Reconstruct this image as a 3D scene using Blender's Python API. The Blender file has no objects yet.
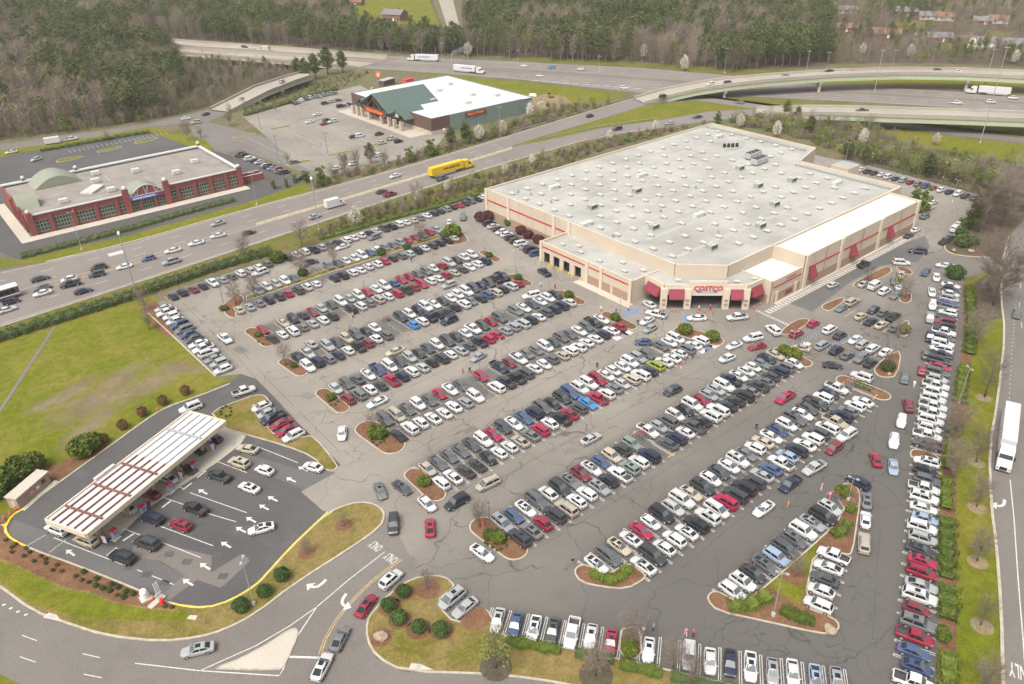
import bpy, bmesh, math, random
from mathutils import Vector, Matrix
R = math.radians
random.seed(7)
SC = bpy.context.scene
COL = SC.collection

# ------------------------------------------------------------------ camera, sky, sun, exposure
# The world is laid out in the car park's own grid: X runs along the parking rows, Y towards the highway.
CAM_H, FOC, HORIZON, ROLL, GRID = 95.0, 784.3, -116.1, -0.0213, 0.6839
PITCH = math.atan((342 - HORIZON) / FOC)
sp, cp, cr, sr = math.sin(PITCH), math.cos(PITCH), math.cos(ROLL), math.sin(ROLL)
cg, sg = math.cos(GRID), math.sin(GRID)
def togrid(x, y): return (x * cg + y * sg, -x * sg + y * cg)
def survey(px, py, z=0.0):
    """measured photo point -> the place in the car-park grid at height z"""
    a, b = px - 512, py - 342
    u, v = (cr * a + sr * b) / FOC, (-sr * a + cr * b) / FOC
    dx, dy, dz = u, cp - v * sp, -sp - v * cp
    t = (z - CAM_H) / dz
    X, Y = togrid(dx * t, dy * t)
    return Vector((X, Y, z))
S = survey
def S2(px, py, z=0.0):
    q = survey(px, py, z); return (q.x, q.y)

cam_d = bpy.data.cameras.new('camera'); cam = bpy.data.objects.new('camera', cam_d); COL.objects.link(cam)
def g3(x, y, z): X, Y = togrid(x, y); return Vector((X, Y, z))
_R, _D, _F = g3(1, 0, 0), g3(0, -sp, -cp), g3(0, cp, -sp)
_right = _R * cr - _D * sr; _down = _R * sr + _D * cr
_m = Matrix((_right, -_down, -_F)).transposed().to_4x4(); _m.translation = Vector((0, 0, CAM_H))
cam.matrix_world = _m
cam_d.sensor_fit = 'HORIZONTAL'; cam_d.sensor_width = 36.0; cam_d.lens = FOC / 1024 * 36
cam_d.clip_start = 1.0; cam_d.clip_end = 9000.0
SC.camera = cam

SUN_EL, SUN_AZ = R(56), R(200)      # azimuth in the grid, counter-clockwise from +X, of the place the light comes from
world = bpy.data.worlds.new('World'); SC.world = world; world.use_nodes = True
wn = world.node_tree; wn.nodes.clear()
sky = wn.nodes.new('ShaderNodeTexSky'); sky.sky_type = 'NISHITA'; sky.sun_disc = False
sky.sun_elevation = SUN_EL; sky.sun_rotation = math.pi / 2 - SUN_AZ
sky.air_density = 1.0; sky.dust_density = 6.0; sky.ozone_density = 0.6; sky.altitude = 100
hsv = wn.nodes.new('ShaderNodeHueSaturation'); hsv.inputs['Saturation'].default_value = 0.35
bg = wn.nodes.new('ShaderNodeBackground'); bg.inputs['Strength'].default_value = 0.15
wo = wn.nodes.new('ShaderNodeOutputWorld')
wn.links.new(sky.outputs[0], hsv.inputs['Color']); wn.links.new(hsv.outputs[0], bg.inputs['Color']); wn.links.new(bg.outputs[0], wo.inputs['Surface'])
sun_d = bpy.data.lights.new('sun', 'SUN'); sun_d.energy = 1.1; sun_d.angle = R(24); sun_d.color = (1.0, 0.93, 0.82)
sun = bpy.data.objects.new('sun', sun_d); COL.objects.link(sun)
sun.rotation_euler = Vector((math.cos(SUN_AZ) * math.cos(SUN_EL), math.sin(SUN_AZ) * math.cos(SUN_EL), math.sin(SUN_EL))).to_track_quat('Z', 'Y').to_euler()
SC.view_settings.view_transform = 'Standard'; SC.view_settings.look = 'None'
SC.view_settings.exposure = 0.97; SC.view_settings.gamma = 1.0; SC.view_settings.use_curve_mapping = False
SC.render.engine = 'CYCLES'
SC.cycles.max_bounces = 6; SC.cycles.diffuse_bounces = 3; SC.cycles.glossy_bounces = 2; SC.cycles.transparent_max_bounces = 4; SC.cycles.transmission_bounces = 2
SC.cycles.use_denoising = True

# ------------------------------------------------------------------ materials
MAT = {}
def nodes(name, rough=0.8, spec=0.3):
    m = bpy.data.materials.new(name); m.use_nodes = True; nt = m.node_tree
    p = nt.nodes['Principled BSDF']; p.inputs['Roughness'].default_value = rough
    p.inputs['Specular IOR Level'].default_value = spec
    MAT[name] = m
    return m, nt, p
def N(nt, t, **k):
    n = nt.nodes.new(t)
    for a, b in k.items():
        if a in n.inputs: n.inputs[a].default_value = b
        else: setattr(n, a, b)
    return n
def noise(nt, scale, detail=4.0, rough=0.6, coord='Object', off=0.0, stretch=None):
    tc = N(nt, 'ShaderNodeTexCoord'); n = N(nt, 'ShaderNodeTexNoise', Scale=scale, Detail=detail, Roughness=rough)
    if stretch or off:
        mp = N(nt, 'ShaderNodeMapping'); mp.inputs['Location'].default_value = (off, off * .7, 0)
        if stretch: mp.inputs['Scale'].default_value = stretch
        nt.links.new(tc.outputs[coord], mp.inputs[0]); nt.links.new(mp.outputs[0], n.inputs['Vector'])
    else: nt.links.new(tc.outputs[coord], n.inputs['Vector'])
    return n
def ramp(nt, src, stops):
    r = N(nt, 'ShaderNodeValToRGB'); e = r.color_ramp.elements
    while len(e) < len(stops): e.new(0.5)
    for i, (p, c) in enumerate(stops):
        e[i].position = p; e[i].color = (c[0], c[1], c[2], 1) if not isinstance(c, (int, float)) else (c, c, c, 1)
    nt.links.new(src, r.inputs[0]); return r
def mix(nt, fac, a, b, mode='MIX'):
    m = N(nt, 'ShaderNodeMix', data_type='RGBA', blend_type=mode)
    for sock, val in ((0, fac), (6, a), (7, b)):
        if hasattr(val, 'is_linked') or hasattr(val, 'links'): nt.links.new(val, m.inputs[sock])
        elif sock == 0: m.inputs[0].default_value = val
        else: m.inputs[sock].default_value = (val[0], val[1], val[2], 1)
    return m.outputs[2]
def flat(name, c, rough=0.7, spec=0.3, metal=0.0, var=0.12, scale=1.5, coord='Object'):
    m, nt, p = nodes(name, rough, spec); p.inputs['Metallic'].default_value = metal
    n = noise(nt, scale, 5, 0.6, coord)
    lo = [max(0, x * (1 - var)) for x in c]; hi = [min(1, x * (1 + var)) for x in c]
    r = ramp(nt, n.outputs['Fac'], [(0.3, lo), (0.7, hi)])
    nt.links.new(r.outputs[0], p.inputs['Base Color']); return m
def bump(nt, p, h, strength, dist=0.05):
    b = N(nt, 'ShaderNodeBump', Strength=strength, Distance=dist); nt.links.new(h, b.inputs['Height']); nt.links.new(b.outputs[0], p.inputs['Normal'])

def asphalt(name, lo, hi, patch, crack=0.0, crack_scale=0.085, sealed=False):
    m, nt, p = nodes(name, 0.9, 0.2)
    big = noise(nt, 0.035, 4, 0.62); fine = noise(nt, 5.0, 4, 0.7, off=9)
    c = ramp(nt, big.outputs['Fac'], [(0.33, lo), (0.67, hi)]).outputs[0]
    blot = noise(nt, 0.16, 5, 0.65, off=31)
    bm = ramp(nt, blot.outputs['Fac'], [(0.56, 0.0), (0.72, 0.75)]).outputs[0]
    c = mix(nt, bm, c, patch)
    fm = ramp(nt, fine.outputs['Fac'], [(0.3, 0.80), (0.7, 1.15)]).outputs[0]
    c = mix(nt, 1.0, c, fm, 'MULTIPLY')
    if sealed:   # newer, darker seal coat over the nearer end of the lot, with a ragged edge
        tc = N(nt, 'ShaderNodeTexCoord'); sx = N(nt, 'ShaderNodeSeparateXYZ'); nt.links.new(tc.outputs['Object'], sx.inputs[0])
        wob = noise(nt, 0.06, 4, 0.6, off=60); ma = N(nt, 'ShaderNodeMath', operation='MULTIPLY_ADD'); ma.inputs[1].default_value = 34.0
        nt.links.new(wob.outputs['Fac'], ma.inputs[0]); nt.links.new(sx.outputs['Y'], ma.inputs[2])
        dv = N(nt, 'ShaderNodeMath', operation='DIVIDE'); dv.inputs[1].default_value = 150.0; nt.links.new(ma.outputs[0], dv.inputs[0])
        sm = ramp(nt, dv.outputs[0], [(0.46, 0.95), (0.80, 0.0)]).outputs[0]
        c = mix(nt, sm, c, (0.087, 0.082, 0.075))
    if crack > 0:
        tc = N(nt, 'ShaderNodeTexCoord'); dn = N(nt, 'ShaderNodeTexNoise', Scale=0.16, Detail=2.5, Roughness=0.55)
        nt.links.new(tc.outputs['Object'], dn.inputs['Vector'])
        off = N(nt, 'ShaderNodeVectorMath', operation='MULTIPLY_ADD'); off.inputs[1].default_value = (9, 9, 0)
        nt.links.new(dn.outputs['Color'], off.inputs[0]); nt.links.new(tc.outputs['Object'], off.inputs[2])
        for sc, w, th in ((crack_scale, 0.0095, 0.42), (crack_scale * 3.4, 0.02, 0.57)):
            v = N(nt, 'ShaderNodeTexVoronoi', feature='DISTANCE_TO_EDGE', Scale=sc); nt.links.new(off.outputs[0], v.inputs['Vector'])
            line = ramp(nt, v.outputs['Distance'], [(0.0, 1.0), (w, 0.0)]).outputs[0]
            mk = noise(nt, 0.03 if sc == crack_scale else 0.05, 3, 0.55, off=77 + sc * 100)
            mm = ramp(nt, mk.outputs['Fac'], [(th - .03, 0.0), (th + .03, crack)]).outputs[0]
            f = N(nt, 'ShaderNodeMath', operation='MULTIPLY'); nt.links.new(line, f.inputs[0]); nt.links.new(mm, f.inputs[1])
            c = mix(nt, f.outputs[0], c, (0.03, 0.028, 0.027))
    nt.links.new(c, p.inputs['Base Color']); bump(nt, p, fine.outputs['Fac'], 0.25, 0.02)
    return m
LOTM = asphalt('lot asphalt', (0.175, 0.158, 0.135), (0.235, 0.213, 0.182), (0.145, 0.132, 0.116), 0.66, sealed=True)
asphalt('patch asphalt', (0.13, 0.119, 0.104), (0.15, 0.138, 0.121), (0.12, 0.11, 0.098))
asphalt('road asphalt', (0.128, 0.116, 0.104), (0.155, 0.141, 0.127), (0.12, 0.109, 0.098), 0.0)
asphalt('highway asphalt', (0.155, 0.136, 0.122), (0.185, 0.164, 0.148), (0.17, 0.15, 0.135), 0.0)
asphalt('new asphalt', (0.066, 0.063, 0.063), (0.09, 0.086, 0.084), (0.105, 0.1, 0.097), 0.0)
asphalt('grey asphalt', (0.09, 0.088, 0.086), (0.115, 0.112, 0.107), (0.1, 0.095, 0.09), 0.0)
asphalt('bridge concrete', (0.25, 0.222, 0.182), (0.30, 0.27, 0.225), (0.23, 0.205, 0.17), 0.0)
asphalt('slab concrete', (0.34, 0.305, 0.25), (0.40, 0.365, 0.305), (0.27, 0.24, 0.2), 0.0)
asphalt('walk concrete', (0.36, 0.325, 0.27), (0.44, 0.4, 0.335), (0.33, 0.295, 0.245), 0.0)
flat('kerb', (0.34, 0.305, 0.24), 0.9, 0.2, var=0.2, scale=0.9)
flat('white paint', (0.45, 0.435, 0.41), 0.8, 0.2, var=0.25, scale=2.5)
flat('faded paint', (0.4, 0.385, 0.355), 0.85, 0.2, var=0.35, scale=3.0)
flat('yellow paint', (0.62, 0.44, 0.03), 0.8, 0.2, var=0.2)
flat('old yellow paint', (0.42, 0.31, 0.13), 0.8, 0.2, var=0.3)
flat('blue paint', (0.15, 0.185, 0.26), 0.8, 0.2, var=0.25)
flat('median paint', (0.30, 0.26, 0.18), 0.85, 0.2, var=0.3, scale=0.5)

def turf(name, green, dry, soil, g0=0.42, g1=0.62, soil_th=0.66):
    m, nt, p = nodes(name, 0.95, 0.1)
    a = noise(nt, 0.09, 5, 0.65); b = noise(nt, 0.05, 4, 0.6, off=40); f = noise(nt, 3.2, 5, 0.75, off=5)
    c = ramp(nt, a.outputs['Fac'], [(g0, dry), (g1, green)]).outputs[0]
    sm = ramp(nt, b.outputs['Fac'], [(soil_th, 0.0), (soil_th + .06, 1.0)]).outputs[0]
    c = mix(nt, sm, c, soil)
    fm = ramp(nt, f.outputs['Fac'], [(0.28, 0.62), (0.72, 1.4)]).outputs[0]
    md_ = noise(nt, .55, 5, .7, off=17); c = mix(nt, 1.0, c, ramp(nt, md_.outputs['Fac'], [(0.3, 0.78), (0.7, 1.24)]).outputs[0], 'MULTIPLY')
    c = mix(nt, 1.0, c, fm, 'MULTIPLY')
    nt.links.new(c, p.inputs['Base Color']); bump(nt, p, f.outputs['Fac'], 0.6, 0.12); return m
turf('ground', (0.085, 0.095, 0.036), (0.13, 0.105, 0.066), (0.12, 0.088, 0.06))
turf('lawn', (0.097, 0.113, 0.008), (0.135, 0.123, 0.018), (0.135, 0.106, 0.05), 0.36, 0.6, 0.7)
FIELD = turf('field grass', (0.098, 0.112, 0.008), (0.14, 0.128, 0.024), (0.14, 0.112, 0.055), 0.36, 0.6, 0.7)
turf('dry lawn', (0.11, 0.102, 0.018), (0.165, 0.125, 0.046), (0.145, 0.105, 0.055), 0.45, 0.62, 0.72)
turf('soil', (0.105, 0.1, 0.03), (0.19, 0.148, 0.085), (0.15, 0.128, 0.09), 0.62, 0.7)
turf('mulch', (0.125, 0.066, 0.037), (0.155, 0.085, 0.05), (0.105, 0.056, 0.032), 0.4, 0.6)
turf('leaf litter', (0.075, 0.065, 0.042), (0.09, 0.068, 0.05), (0.065, 0.065, 0.032), 0.4, 0.6, 0.6)
turf('verge', (0.085, 0.1, 0.014), (0.12, 0.105, 0.03), (0.125, 0.09, 0.052), 0.40, 0.6, 0.64)

def leafmat(name, lo, hi, scale=0.5):
    m, nt, p = nodes(name, 0.75, 0.2)
    oi = N(nt, 'ShaderNodeObjectInfo'); n = noise(nt, scale, 4, 0.7)
    ad = N(nt, 'ShaderNodeMath', operation='MULTIPLY_ADD'); ad.inputs[1].default_value = 0.35
    nt.links.new(oi.outputs['Random'], ad.inputs[0]); nt.links.new(n.outputs['Fac'], ad.inputs[2])
    r = ramp(nt, ad.outputs[0], [(0.42, lo), (0.92, hi)])
    nt.links.new(r.outputs[0], p.inputs['Base Color']); return m
leafmat('pine leaf', (0.042, 0.058, 0.018), (0.098, 0.115, 0.036))
leafmat('evergreen leaf', (0.055, 0.085, 0.018), (0.115, 0.155, 0.03))
leafmat('shrub leaf', (0.04, 0.064, 0.01), (0.12, 0.15, 0.022), 1.8)
leafmat('hedge leaf', (0.05, 0.075, 0.024), (0.1, 0.125, 0.045), 1.2)
leafmat('dark bush leaf', (0.032, 0.062, 0.016), (0.065, 0.105, 0.026), 2.0)
leafmat('rust bush leaf', (0.10, 0.06, 0.022), (0.155, 0.095, 0.035), 2.0)
leafmat('purple leaf', (0.07, 0.024, 0.028), (0.12, 0.042, 0.045), 1.0)
leafmat('spring leaf', (0.13, 0.155, 0.04), (0.22, 0.23, 0.07))
leafmat('blossom', (0.36, 0.335, 0.26), (0.58, 0.55, 0.46), 0.9)
leafmat('twig', (0.13, 0.1, 0.079), (0.215, 0.173, 0.14))
leafmat('bud twig', (0.15, 0.125, 0.07), (0.22, 0.185, 0.105))
leafmat('bark', (0.10, 0.08, 0.065), (0.15, 0.122, 0.1), 2.0)

# car paint takes its colour from each car
m, nt, p = nodes('car paint', 0.28, 0.5)
oi = N(nt, 'ShaderNodeObjectInfo'); dn = noise(nt, 1.3, 4, 0.6)
dm = ramp(nt, dn.outputs['Fac'], [(0.3, 0.9), (0.7, 1.04)]).outputs[0]
nt.links.new(mix(nt, 1.0, oi.outputs['Color'], dm, 'MULTIPLY'), p.inputs['Base Color']); p.inputs['Coat Weight'].default_value = 0.35; p.inputs['Coat Roughness'].default_value = 0.08
flat('glass', (0.018, 0.021, 0.023), 0.12, 0.35, var=0.2)
flat('windscreen glass', (0.075, 0.088, 0.09), 0.14, 0.6, var=0.2)  # base lightened to stand in for sky reflected in sloping windscreens
flat('tyre', (0.02, 0.02, 0.02), 0.85, 0.2)
flat('rim', (0.42, 0.42, 0.43), 0.35, 0.5, 0.6)
flat('lamp clear', (0.2, 0.2, 0.2), 0.15, 0.6)
flat('lamp red', (0.2, 0.01, 0.015), 0.2, 0.5)
flat('black trim', (0.025, 0.025, 0.026), 0.6, 0.3)
flat('bed liner', (0.055, 0.055, 0.055), 0.8, 0.2)
# building and street materials
flat('cream wall', (0.425, 0.355, 0.275), 0.85, 0.2, var=0.05, scale=0.15)
flat('pale cream', (0.47, 0.405, 0.315), 0.8, 0.2, var=0.05, scale=0.15)
flat('tan brick', (0.27, 0.185, 0.135), 0.9, 0.2, var=0.12, scale=3)
m, nt, p = nodes('roof membrane', 0.85, 0.2)      # aged membrane: welded sheet seams, ponding stains
tc_ = N(nt, 'ShaderNodeTexCoord'); bt = N(nt, 'ShaderNodeTexBrick', Scale=1.0); bt.inputs['Brick Width'].default_value = 24.0; bt.inputs['Row Height'].default_value = 2.2; bt.inputs['Mortar Size'].default_value = 0.035
for k_, c_ in (('Color1', 0.30), ('Color2', 0.316), ('Mortar', 0.26)): bt.inputs[k_].default_value = (c_, c_ * .975, c_ * .885, 1)
nt.links.new(tc_.outputs['Object'], bt.inputs['Vector']); st_ = noise(nt, 0.07, 6, 0.62); st2 = noise(nt, 0.35, 5, 0.7, off=8)
c_ = mix(nt, 1.0, bt.outputs['Color'], ramp(nt, st_.outputs['Fac'], [(0.34, 0.8), (0.62, 1.1)]).outputs[0], 'MULTIPLY'); c_ = mix(nt, 1.0, c_, ramp(nt, st2.outputs['Fac'], [(0.3, 0.93), (0.7, 1.05)]).outputs[0], 'MULTIPLY')
nt.links.new(c_, p.inputs['Base Color'])
flat('roof streak', (0.32, 0.31, 0.285), 0.85, 0.2, var=0.06, scale=0.2)
flat('white roof', (0.45, 0.45, 0.45), 0.7, 0.3, var=0.03, scale=0.1)
flat('seam', (0.06, 0.056, 0.052), 0.95, 0.1)
flat('skylight dome', (0.44, 0.42, 0.35), 0.4, 0.5, var=0.04)
flat('metal grey', (0.36, 0.36, 0.36), 0.5, 0.4, 0.3)
flat('unit grey', (0.23, 0.235, 0.215), 0.6, 0.4, var=0.15)
flat('unit white', (0.42, 0.415, 0.40), 0.6, 0.4)
flat('red stripe', (0.36, 0.035, 0.045), 0.6, 0.3)
flat('awning red', (0.2, 0.038, 0.055), 0.75, 0.2, var=0.08)
flat('sign red', (0.38, 0.01, 0.03), 0.5, 0.3)
flat('sign blue', (0.06, 0.12, 0.35), 0.5, 0.3)
flat('sign orange', (0.85, 0.14, 0.04), 0.5, 0.3)
flat('sign white', (0.6, 0.6, 0.6), 0.5, 0.3)
flat('dark void', (0.022, 0.021, 0.02), 0.9, 0.1)  # near-black colour stands in for shade inside openings
flat('red brick', (0.2, 0.062, 0.052), 0.9, 0.2, var=0.15, scale=2.5)
flat('gravel roof', (0.21, 0.19, 0.168), 0.9, 0.2, var=0.16, scale=0.25)
flat('sage panel', (0.2, 0.215, 0.165), 0.7, 0.3)
flat('store glass', (0.03, 0.035, 0.035), 0.1, 0.6)
flat('green roof', (0.075, 0.11, 0.097), 0.6, 0.3, 0.1, var=0.08, scale=0.3)
flat('green wall', (0.135, 0.175, 0.145), 0.75, 0.3, var=0.06, scale=0.3)
flat('brown wall', (0.10, 0.062, 0.05), 0.85, 0.2, var=0.12)
flat('timber', (0.085, 0.06, 0.05), 0.85, 0.2, var=0.2)
flat('stone', (0.36, 0.30, 0.235), 0.9, 0.2, var=0.3, scale=1.6)
flat('rust beam', (0.17, 0.07, 0.055), 0.7, 0.3)
flat('girder green', (0.31, 0.34, 0.235), 0.75, 0.3)
flat('pier concrete', (0.40, 0.36, 0.29), 0.9, 0.2, var=0.15, scale=0.4)
flat('pole grey', (0.33, 0.33, 0.32), 0.5, 0.4, 0.4)
flat('pole dark', (0.09, 0.085, 0.08), 0.6, 0.3)
flat('kiosk brown', (0.30, 0.215, 0.165), 0.8, 0.3)
flat('cart steel', (0.32, 0.33, 0.34), 0.4, 0.5, 0.7)
flat('signal red', (0.62, 0.03, 0.03), 0.6, 0.3)
flat('hivis', (0.65, 0.72, 0.03), 0.7, 0.2)
flat('truck yellow', (0.55, 0.37, 0.012), 0.5, 0.4)
flat('truck white', (0.46, 0.455, 0.44), 0.5, 0.4, var=0.05)
flat('house brick', (0.17, 0.1, 0.08), 0.9, 0.2)
flat('shingle brown', (0.17, 0.1, 0.07), 0.9, 0.2, var=0.2)
flat('shingle grey', (0.15, 0.14, 0.14), 0.9, 0.2, var=0.15)
flat('boulder', (0.27, 0.21, 0.15), 0.9, 0.2, var=0.3, scale=2)
flat('skin', (0.42, 0.25, 0.17), 0.7, 0.3); flat('hair', (0.04, 0.028, 0.02), 0.7, 0.3)
for nm, c in (('cloth red', (0.5, 0.05, 0.06)), ('cloth blue', (0.06, 0.12, 0.38)), ('cloth black', (0.03, 0.03, 0.035)), ('cloth white', (0.6, 0.6, 0.6)),
              ('cloth pink', (0.62, 0.2, 0.27)), ('cloth denim', (0.07, 0.1, 0.18)), ('cloth khaki', (0.3, 0.23, 0.15)), ('cloth orange', (0.75, 0.18, 0.03))):
    flat(nm, c, 0.85, 0.2)

# ------------------------------------------------------------------ mesh helpers
class MB:
    def __init__(s): s.v = []; s.f = []; s.m = []; s.mats = []
    def mi(s, mat):
        if mat not in s.mats: s.mats.append(mat)
        return s.mats.index(mat)
    def face(s, pts, mat):
        n = len(s.v); s.v.extend(tuple(p) for p in pts); s.f.append(tuple(range(n, n + len(pts)))); s.m.append(s.mi(mat))
    def box(s, x0, x1, y0, y1, z0, z1, mat, top=None, bottom=True):
        n = len(s.v)
        s.v += [(x0, y0, z0), (x1, y0, z0), (x1, y1, z0), (x0, y1, z0), (x0, y0, z1), (x1, y0, z1), (x1, y1, z1), (x0, y1, z1)]
        k = s.mi(mat); t = s.mi(top) if top else k
        for q, mm in (((4, 5, 6, 7), t), ((0, 1, 5, 4), k), ((1, 2, 6, 5), k), ((2, 3, 7, 6), k), ((3, 0, 4, 7), k)):
            s.f.append(tuple(n + i for i in q)); s.m.append(mm)
        if bottom: s.f.append((n + 3, n + 2, n + 1, n)); s.m.append(k)
    def obox(s, c, ux, hx, hy, z0, z1, mat, top=None):
        """box about c with half sizes hx along unit direction ux, hy across it"""
        ux = Vector((ux[0], ux[1])).normalized(); uy = Vector((-ux.y, ux.x)); n = len(s.v)
        for z in (z0, z1):
            for a, b in ((-1, -1), (1, -1), (1, 1), (-1, 1)):
                q = Vector((c[0], c[1])) + ux * hx * a + uy * hy * b; s.v.append((q.x, q.y, z))
        k = s.mi(mat); t = s.mi(top) if top else k
        for q, mm in (((4, 5, 6, 7), t), ((0, 1, 5, 4), k), ((1, 2, 6, 5), k), ((2, 3, 7, 6), k), ((3, 0, 4, 7), k), ((3, 2, 1, 0), k)):
            s.f.append(tuple(n + i for i in q)); s.m.append(mm)
    def beam(s, a, b, w, h, mat):
        a, b = Vector(a), Vector(b); d = (b - a).normalized()
        up = Vector((0, 0, 1)) if abs(d.z) < 0.95 else Vector((1, 0, 0))
        x = d.cross(up).normalized() * w / 2; y = x.cross(d).normalized() * h / 2; n = len(s.v); k = s.mi(mat)
        for q in (a, b):
            for i, j in ((-1, -1), (1, -1), (1, 1), (-1, 1)): s.v.append(tuple(q + x * i + y * j))
        for q in ((0, 1, 5, 4), (1, 2, 6, 5), (2, 3, 7, 6), (3, 0, 4, 7), (3, 2, 1, 0), (4, 5, 6, 7)): s.f.append(tuple(n + i for i in q)); s.m.append(k)
    def tube(s, pts, rads, n, mat, cap=True):
        k = s.mi(mat); rings = []
        for i, q in enumerate(pts):
            q = Vector(q); a = Vector(pts[max(0, i - 1)]); b = Vector(pts[min(len(pts) - 1, i + 1)])
            d = (b - a).normalized() if (b - a).length > 1e-6 else Vector((0, 0, 1))
            up = Vector((0, 0, 1)) if abs(d.z) < 0.9 else Vector((1, 0, 0))
            x = d.cross(up).normalized(); y = d.cross(x).normalized(); r0 = len(s.v)
            for j in range(n):
                t = 2 * math.pi * j / n; s.v.append(tuple(q + (x * math.cos(t) + y * math.sin(t)) * rads[i]))
            rings.append(r0)
        for a, b in zip(rings, rings[1:]):
            for j in range(n): s.f.append((a + j, a + (j + 1) % n, b + (j + 1) % n, b + j)); s.m.append(k)
        if cap:
            s.f.append(tuple(rings[0] + j for j in range(n))[::-1]); s.m.append(k)
            s.f.append(tuple(rings[-1] + j for j in range(n))); s.m.append(k)
    def prism(s, poly, z0, z1, mat, top=None, bottom=False):
        n = len(s.v); k = s.mi(mat); t = s.mi(top) if top else k; c = len(poly)
        if area(poly) < 0: poly = poly[::-1]
        for z in (z0, z1):
            for q in poly: s.v.append((q[0], q[1], z))
        for i in range(c): s.f.append((n + i, n + (i + 1) % c, n + c + (i + 1) % c, n + c + i)); s.m.append(k)
        s.f.append(tuple(n + c + i for i in range(c))); s.m.append(t)
        if bottom: s.f.append(tuple(n + i for i in range(c))[::-1]); s.m.append(k)
    def mesh(s, name, smooth=False):
        me = bpy.data.meshes.new(name); me.from_pydata(s.v, [], s.f)
        for mm in s.mats: me.materials.append(MAT[mm])
        me.polygons.foreach_set('material_index', s.m)
        if smooth: me.polygons.foreach_set('use_smooth', [True] * len(s.f))
        me.update(); return me
    def obj(s, name, parent=None, smooth=False, **k): return link(name, s.mesh(name, smooth), parent, **k)
def area(p): return 0.5 * sum(p[i][0] * p[(i + 1) % len(p)][1] - p[(i + 1) % len(p)][0] * p[i][1] for i in range(len(p)))
def link(name, data, parent=None, loc=None, rz=None, sc=None):
    o = bpy.data.objects.new(name, data); COL.objects.link(o)
    if parent: o.parent = parent
    if loc is not None: o.location = loc
    if rz is not None: o.rotation_euler = (0, 0, rz)
    if sc is not None: o.scale = (sc, sc, sc) if isinstance(sc, (int, float)) else sc
    return o
def tag(o, label, cat, group=None):
    o['label'] = label; o['category'] = cat
    if group: o['group'] = group
    return o
def thing(name, label, cat, loc=(0, 0, 0), rz=0, group=None):
    o = link(name, None, None, loc, rz); o.empty_display_size = 0.5; return tag(o, label, cat, group)
def struct(o): o['kind'] = 'structure'; return o
def sheet(name, px, z, mat, world_pts=False, parent=None):
    pts = px if world_pts else [S2(*q) for q in px]
    if area(pts) < 0: pts = pts[::-1]
    mb = MB(); mb.face([(x, y, z) for x, y in pts], mat); o = mb.obj(name, parent)
    if not parent: struct(o)
    return o
def smooth_poly(pts, it=2, closed=True):
    for _ in range(it):
        q = []; n = len(pts)
        for i in range(n if closed else n - 1):
            a, b = pts[i], pts[(i + 1) % n]
            q += [(a[0] * .75 + b[0] * .25, a[1] * .75 + b[1] * .25), (a[0] * .25 + b[0] * .75, a[1] * .25 + b[1] * .75)]
        if not closed: q = [pts[0]] + q + [pts[-1]]
        pts = q
    return pts
def offset(poly, d):
    """move a closed polygon inwards by d"""
    s = 1 if area(poly) > 0 else -1; n = len(poly); out = []
    for i in range(n):
        a, b, c = Vector(poly[i - 1]), Vector(poly[i]), Vector(poly[(i + 1) % n])
        e1 = (b - a).normalized() if (b - a).length > 1e-6 else Vector((1, 0)); e2 = (c - b).normalized() if (c - b).length > 1e-6 else e1
        n1 = Vector((-e1.y, e1.x)) * s; n2 = Vector((-e2.y, e2.x)) * s; m_ = (n1 + n2)
        m_ = m_ / max(m_.length_squared / 2, 0.5) if m_.length > 1e-6 else n1
        out.append((b.x + m_.x * d, b.y + m_.y * d))
    return out
def offline(pts, d):
    out = []
    for i, q in enumerate(pts):
        a = Vector(pts[max(0, i - 1)]); b = Vector(pts[min(len(pts) - 1, i + 1)]); e = (b - a).normalized(); out.append((q[0] - e.y * d, q[1] + e.x * d))
    return out
def strip(mb, pts, w, z, mat, d=0.0):
    """painted line of width w along a polyline"""
    l, r = offline(pts, d + w / 2), offline(pts, d - w / 2)
    for i in range(len(pts) - 1): mb.face([(*r[i], z), (*r[i + 1], z), (*l[i + 1], z), (*l[i], z)], mat)
def dashes(mb, pts, w, z, mat, on, off, d=0.0):
    pts = resample(offline(pts, d), 0.5) if d else resample(pts, 0.5); n_on, n_off = int(on / .5), int(off / .5); i = 0
    while i + n_on < len(pts): strip(mb, pts[i:i + n_on + 1], w, z, mat); i += n_on + n_off
def resample(pts, step):
    out = [tuple(pts[0])]; acc = 0.0
    for a, b in zip(pts, pts[1:]):
        a, b = Vector(a), Vector(b); L = (b - a).length; t = step - acc
        while t <= L and L > 0: q = a.lerp(b, t / L); out.append((q.x, q.y)); t += step
        acc = L - (t - step)
    return out
def wall_strip(mb, pts, w, z0, z1, mat, top=None):
    """kerb or parapet: a thick wall along a polyline; z0,z1 numbers or lists"""
    l, r = offline(pts, w / 2), offline(pts, -w / 2); Z0 = z0 if isinstance(z0, list) else [z0] * len(pts); Z1 = z1 if isinstance(z1, list) else [z1] * len(pts)
    for i in range(len(pts) - 1):
        a, b, c, d = r[i], r[i + 1], l[i + 1], l[i]
        mb.face([(*a, Z1[i]), (*b, Z1[i + 1]), (*c, Z1[i + 1]), (*d, Z1[i])], top or mat)
        mb.face([(*a, Z0[i]), (*b, Z0[i + 1]), (*b, Z1[i + 1]), (*a, Z1[i])], mat)
        mb.face([(*c, Z0[i + 1]), (*d, Z0[i]), (*d, Z1[i]), (*c, Z1[i + 1])], mat)
LZ = 0.05        # top of the car park surface
MZ = LZ + 0.02   # painted markings
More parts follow.
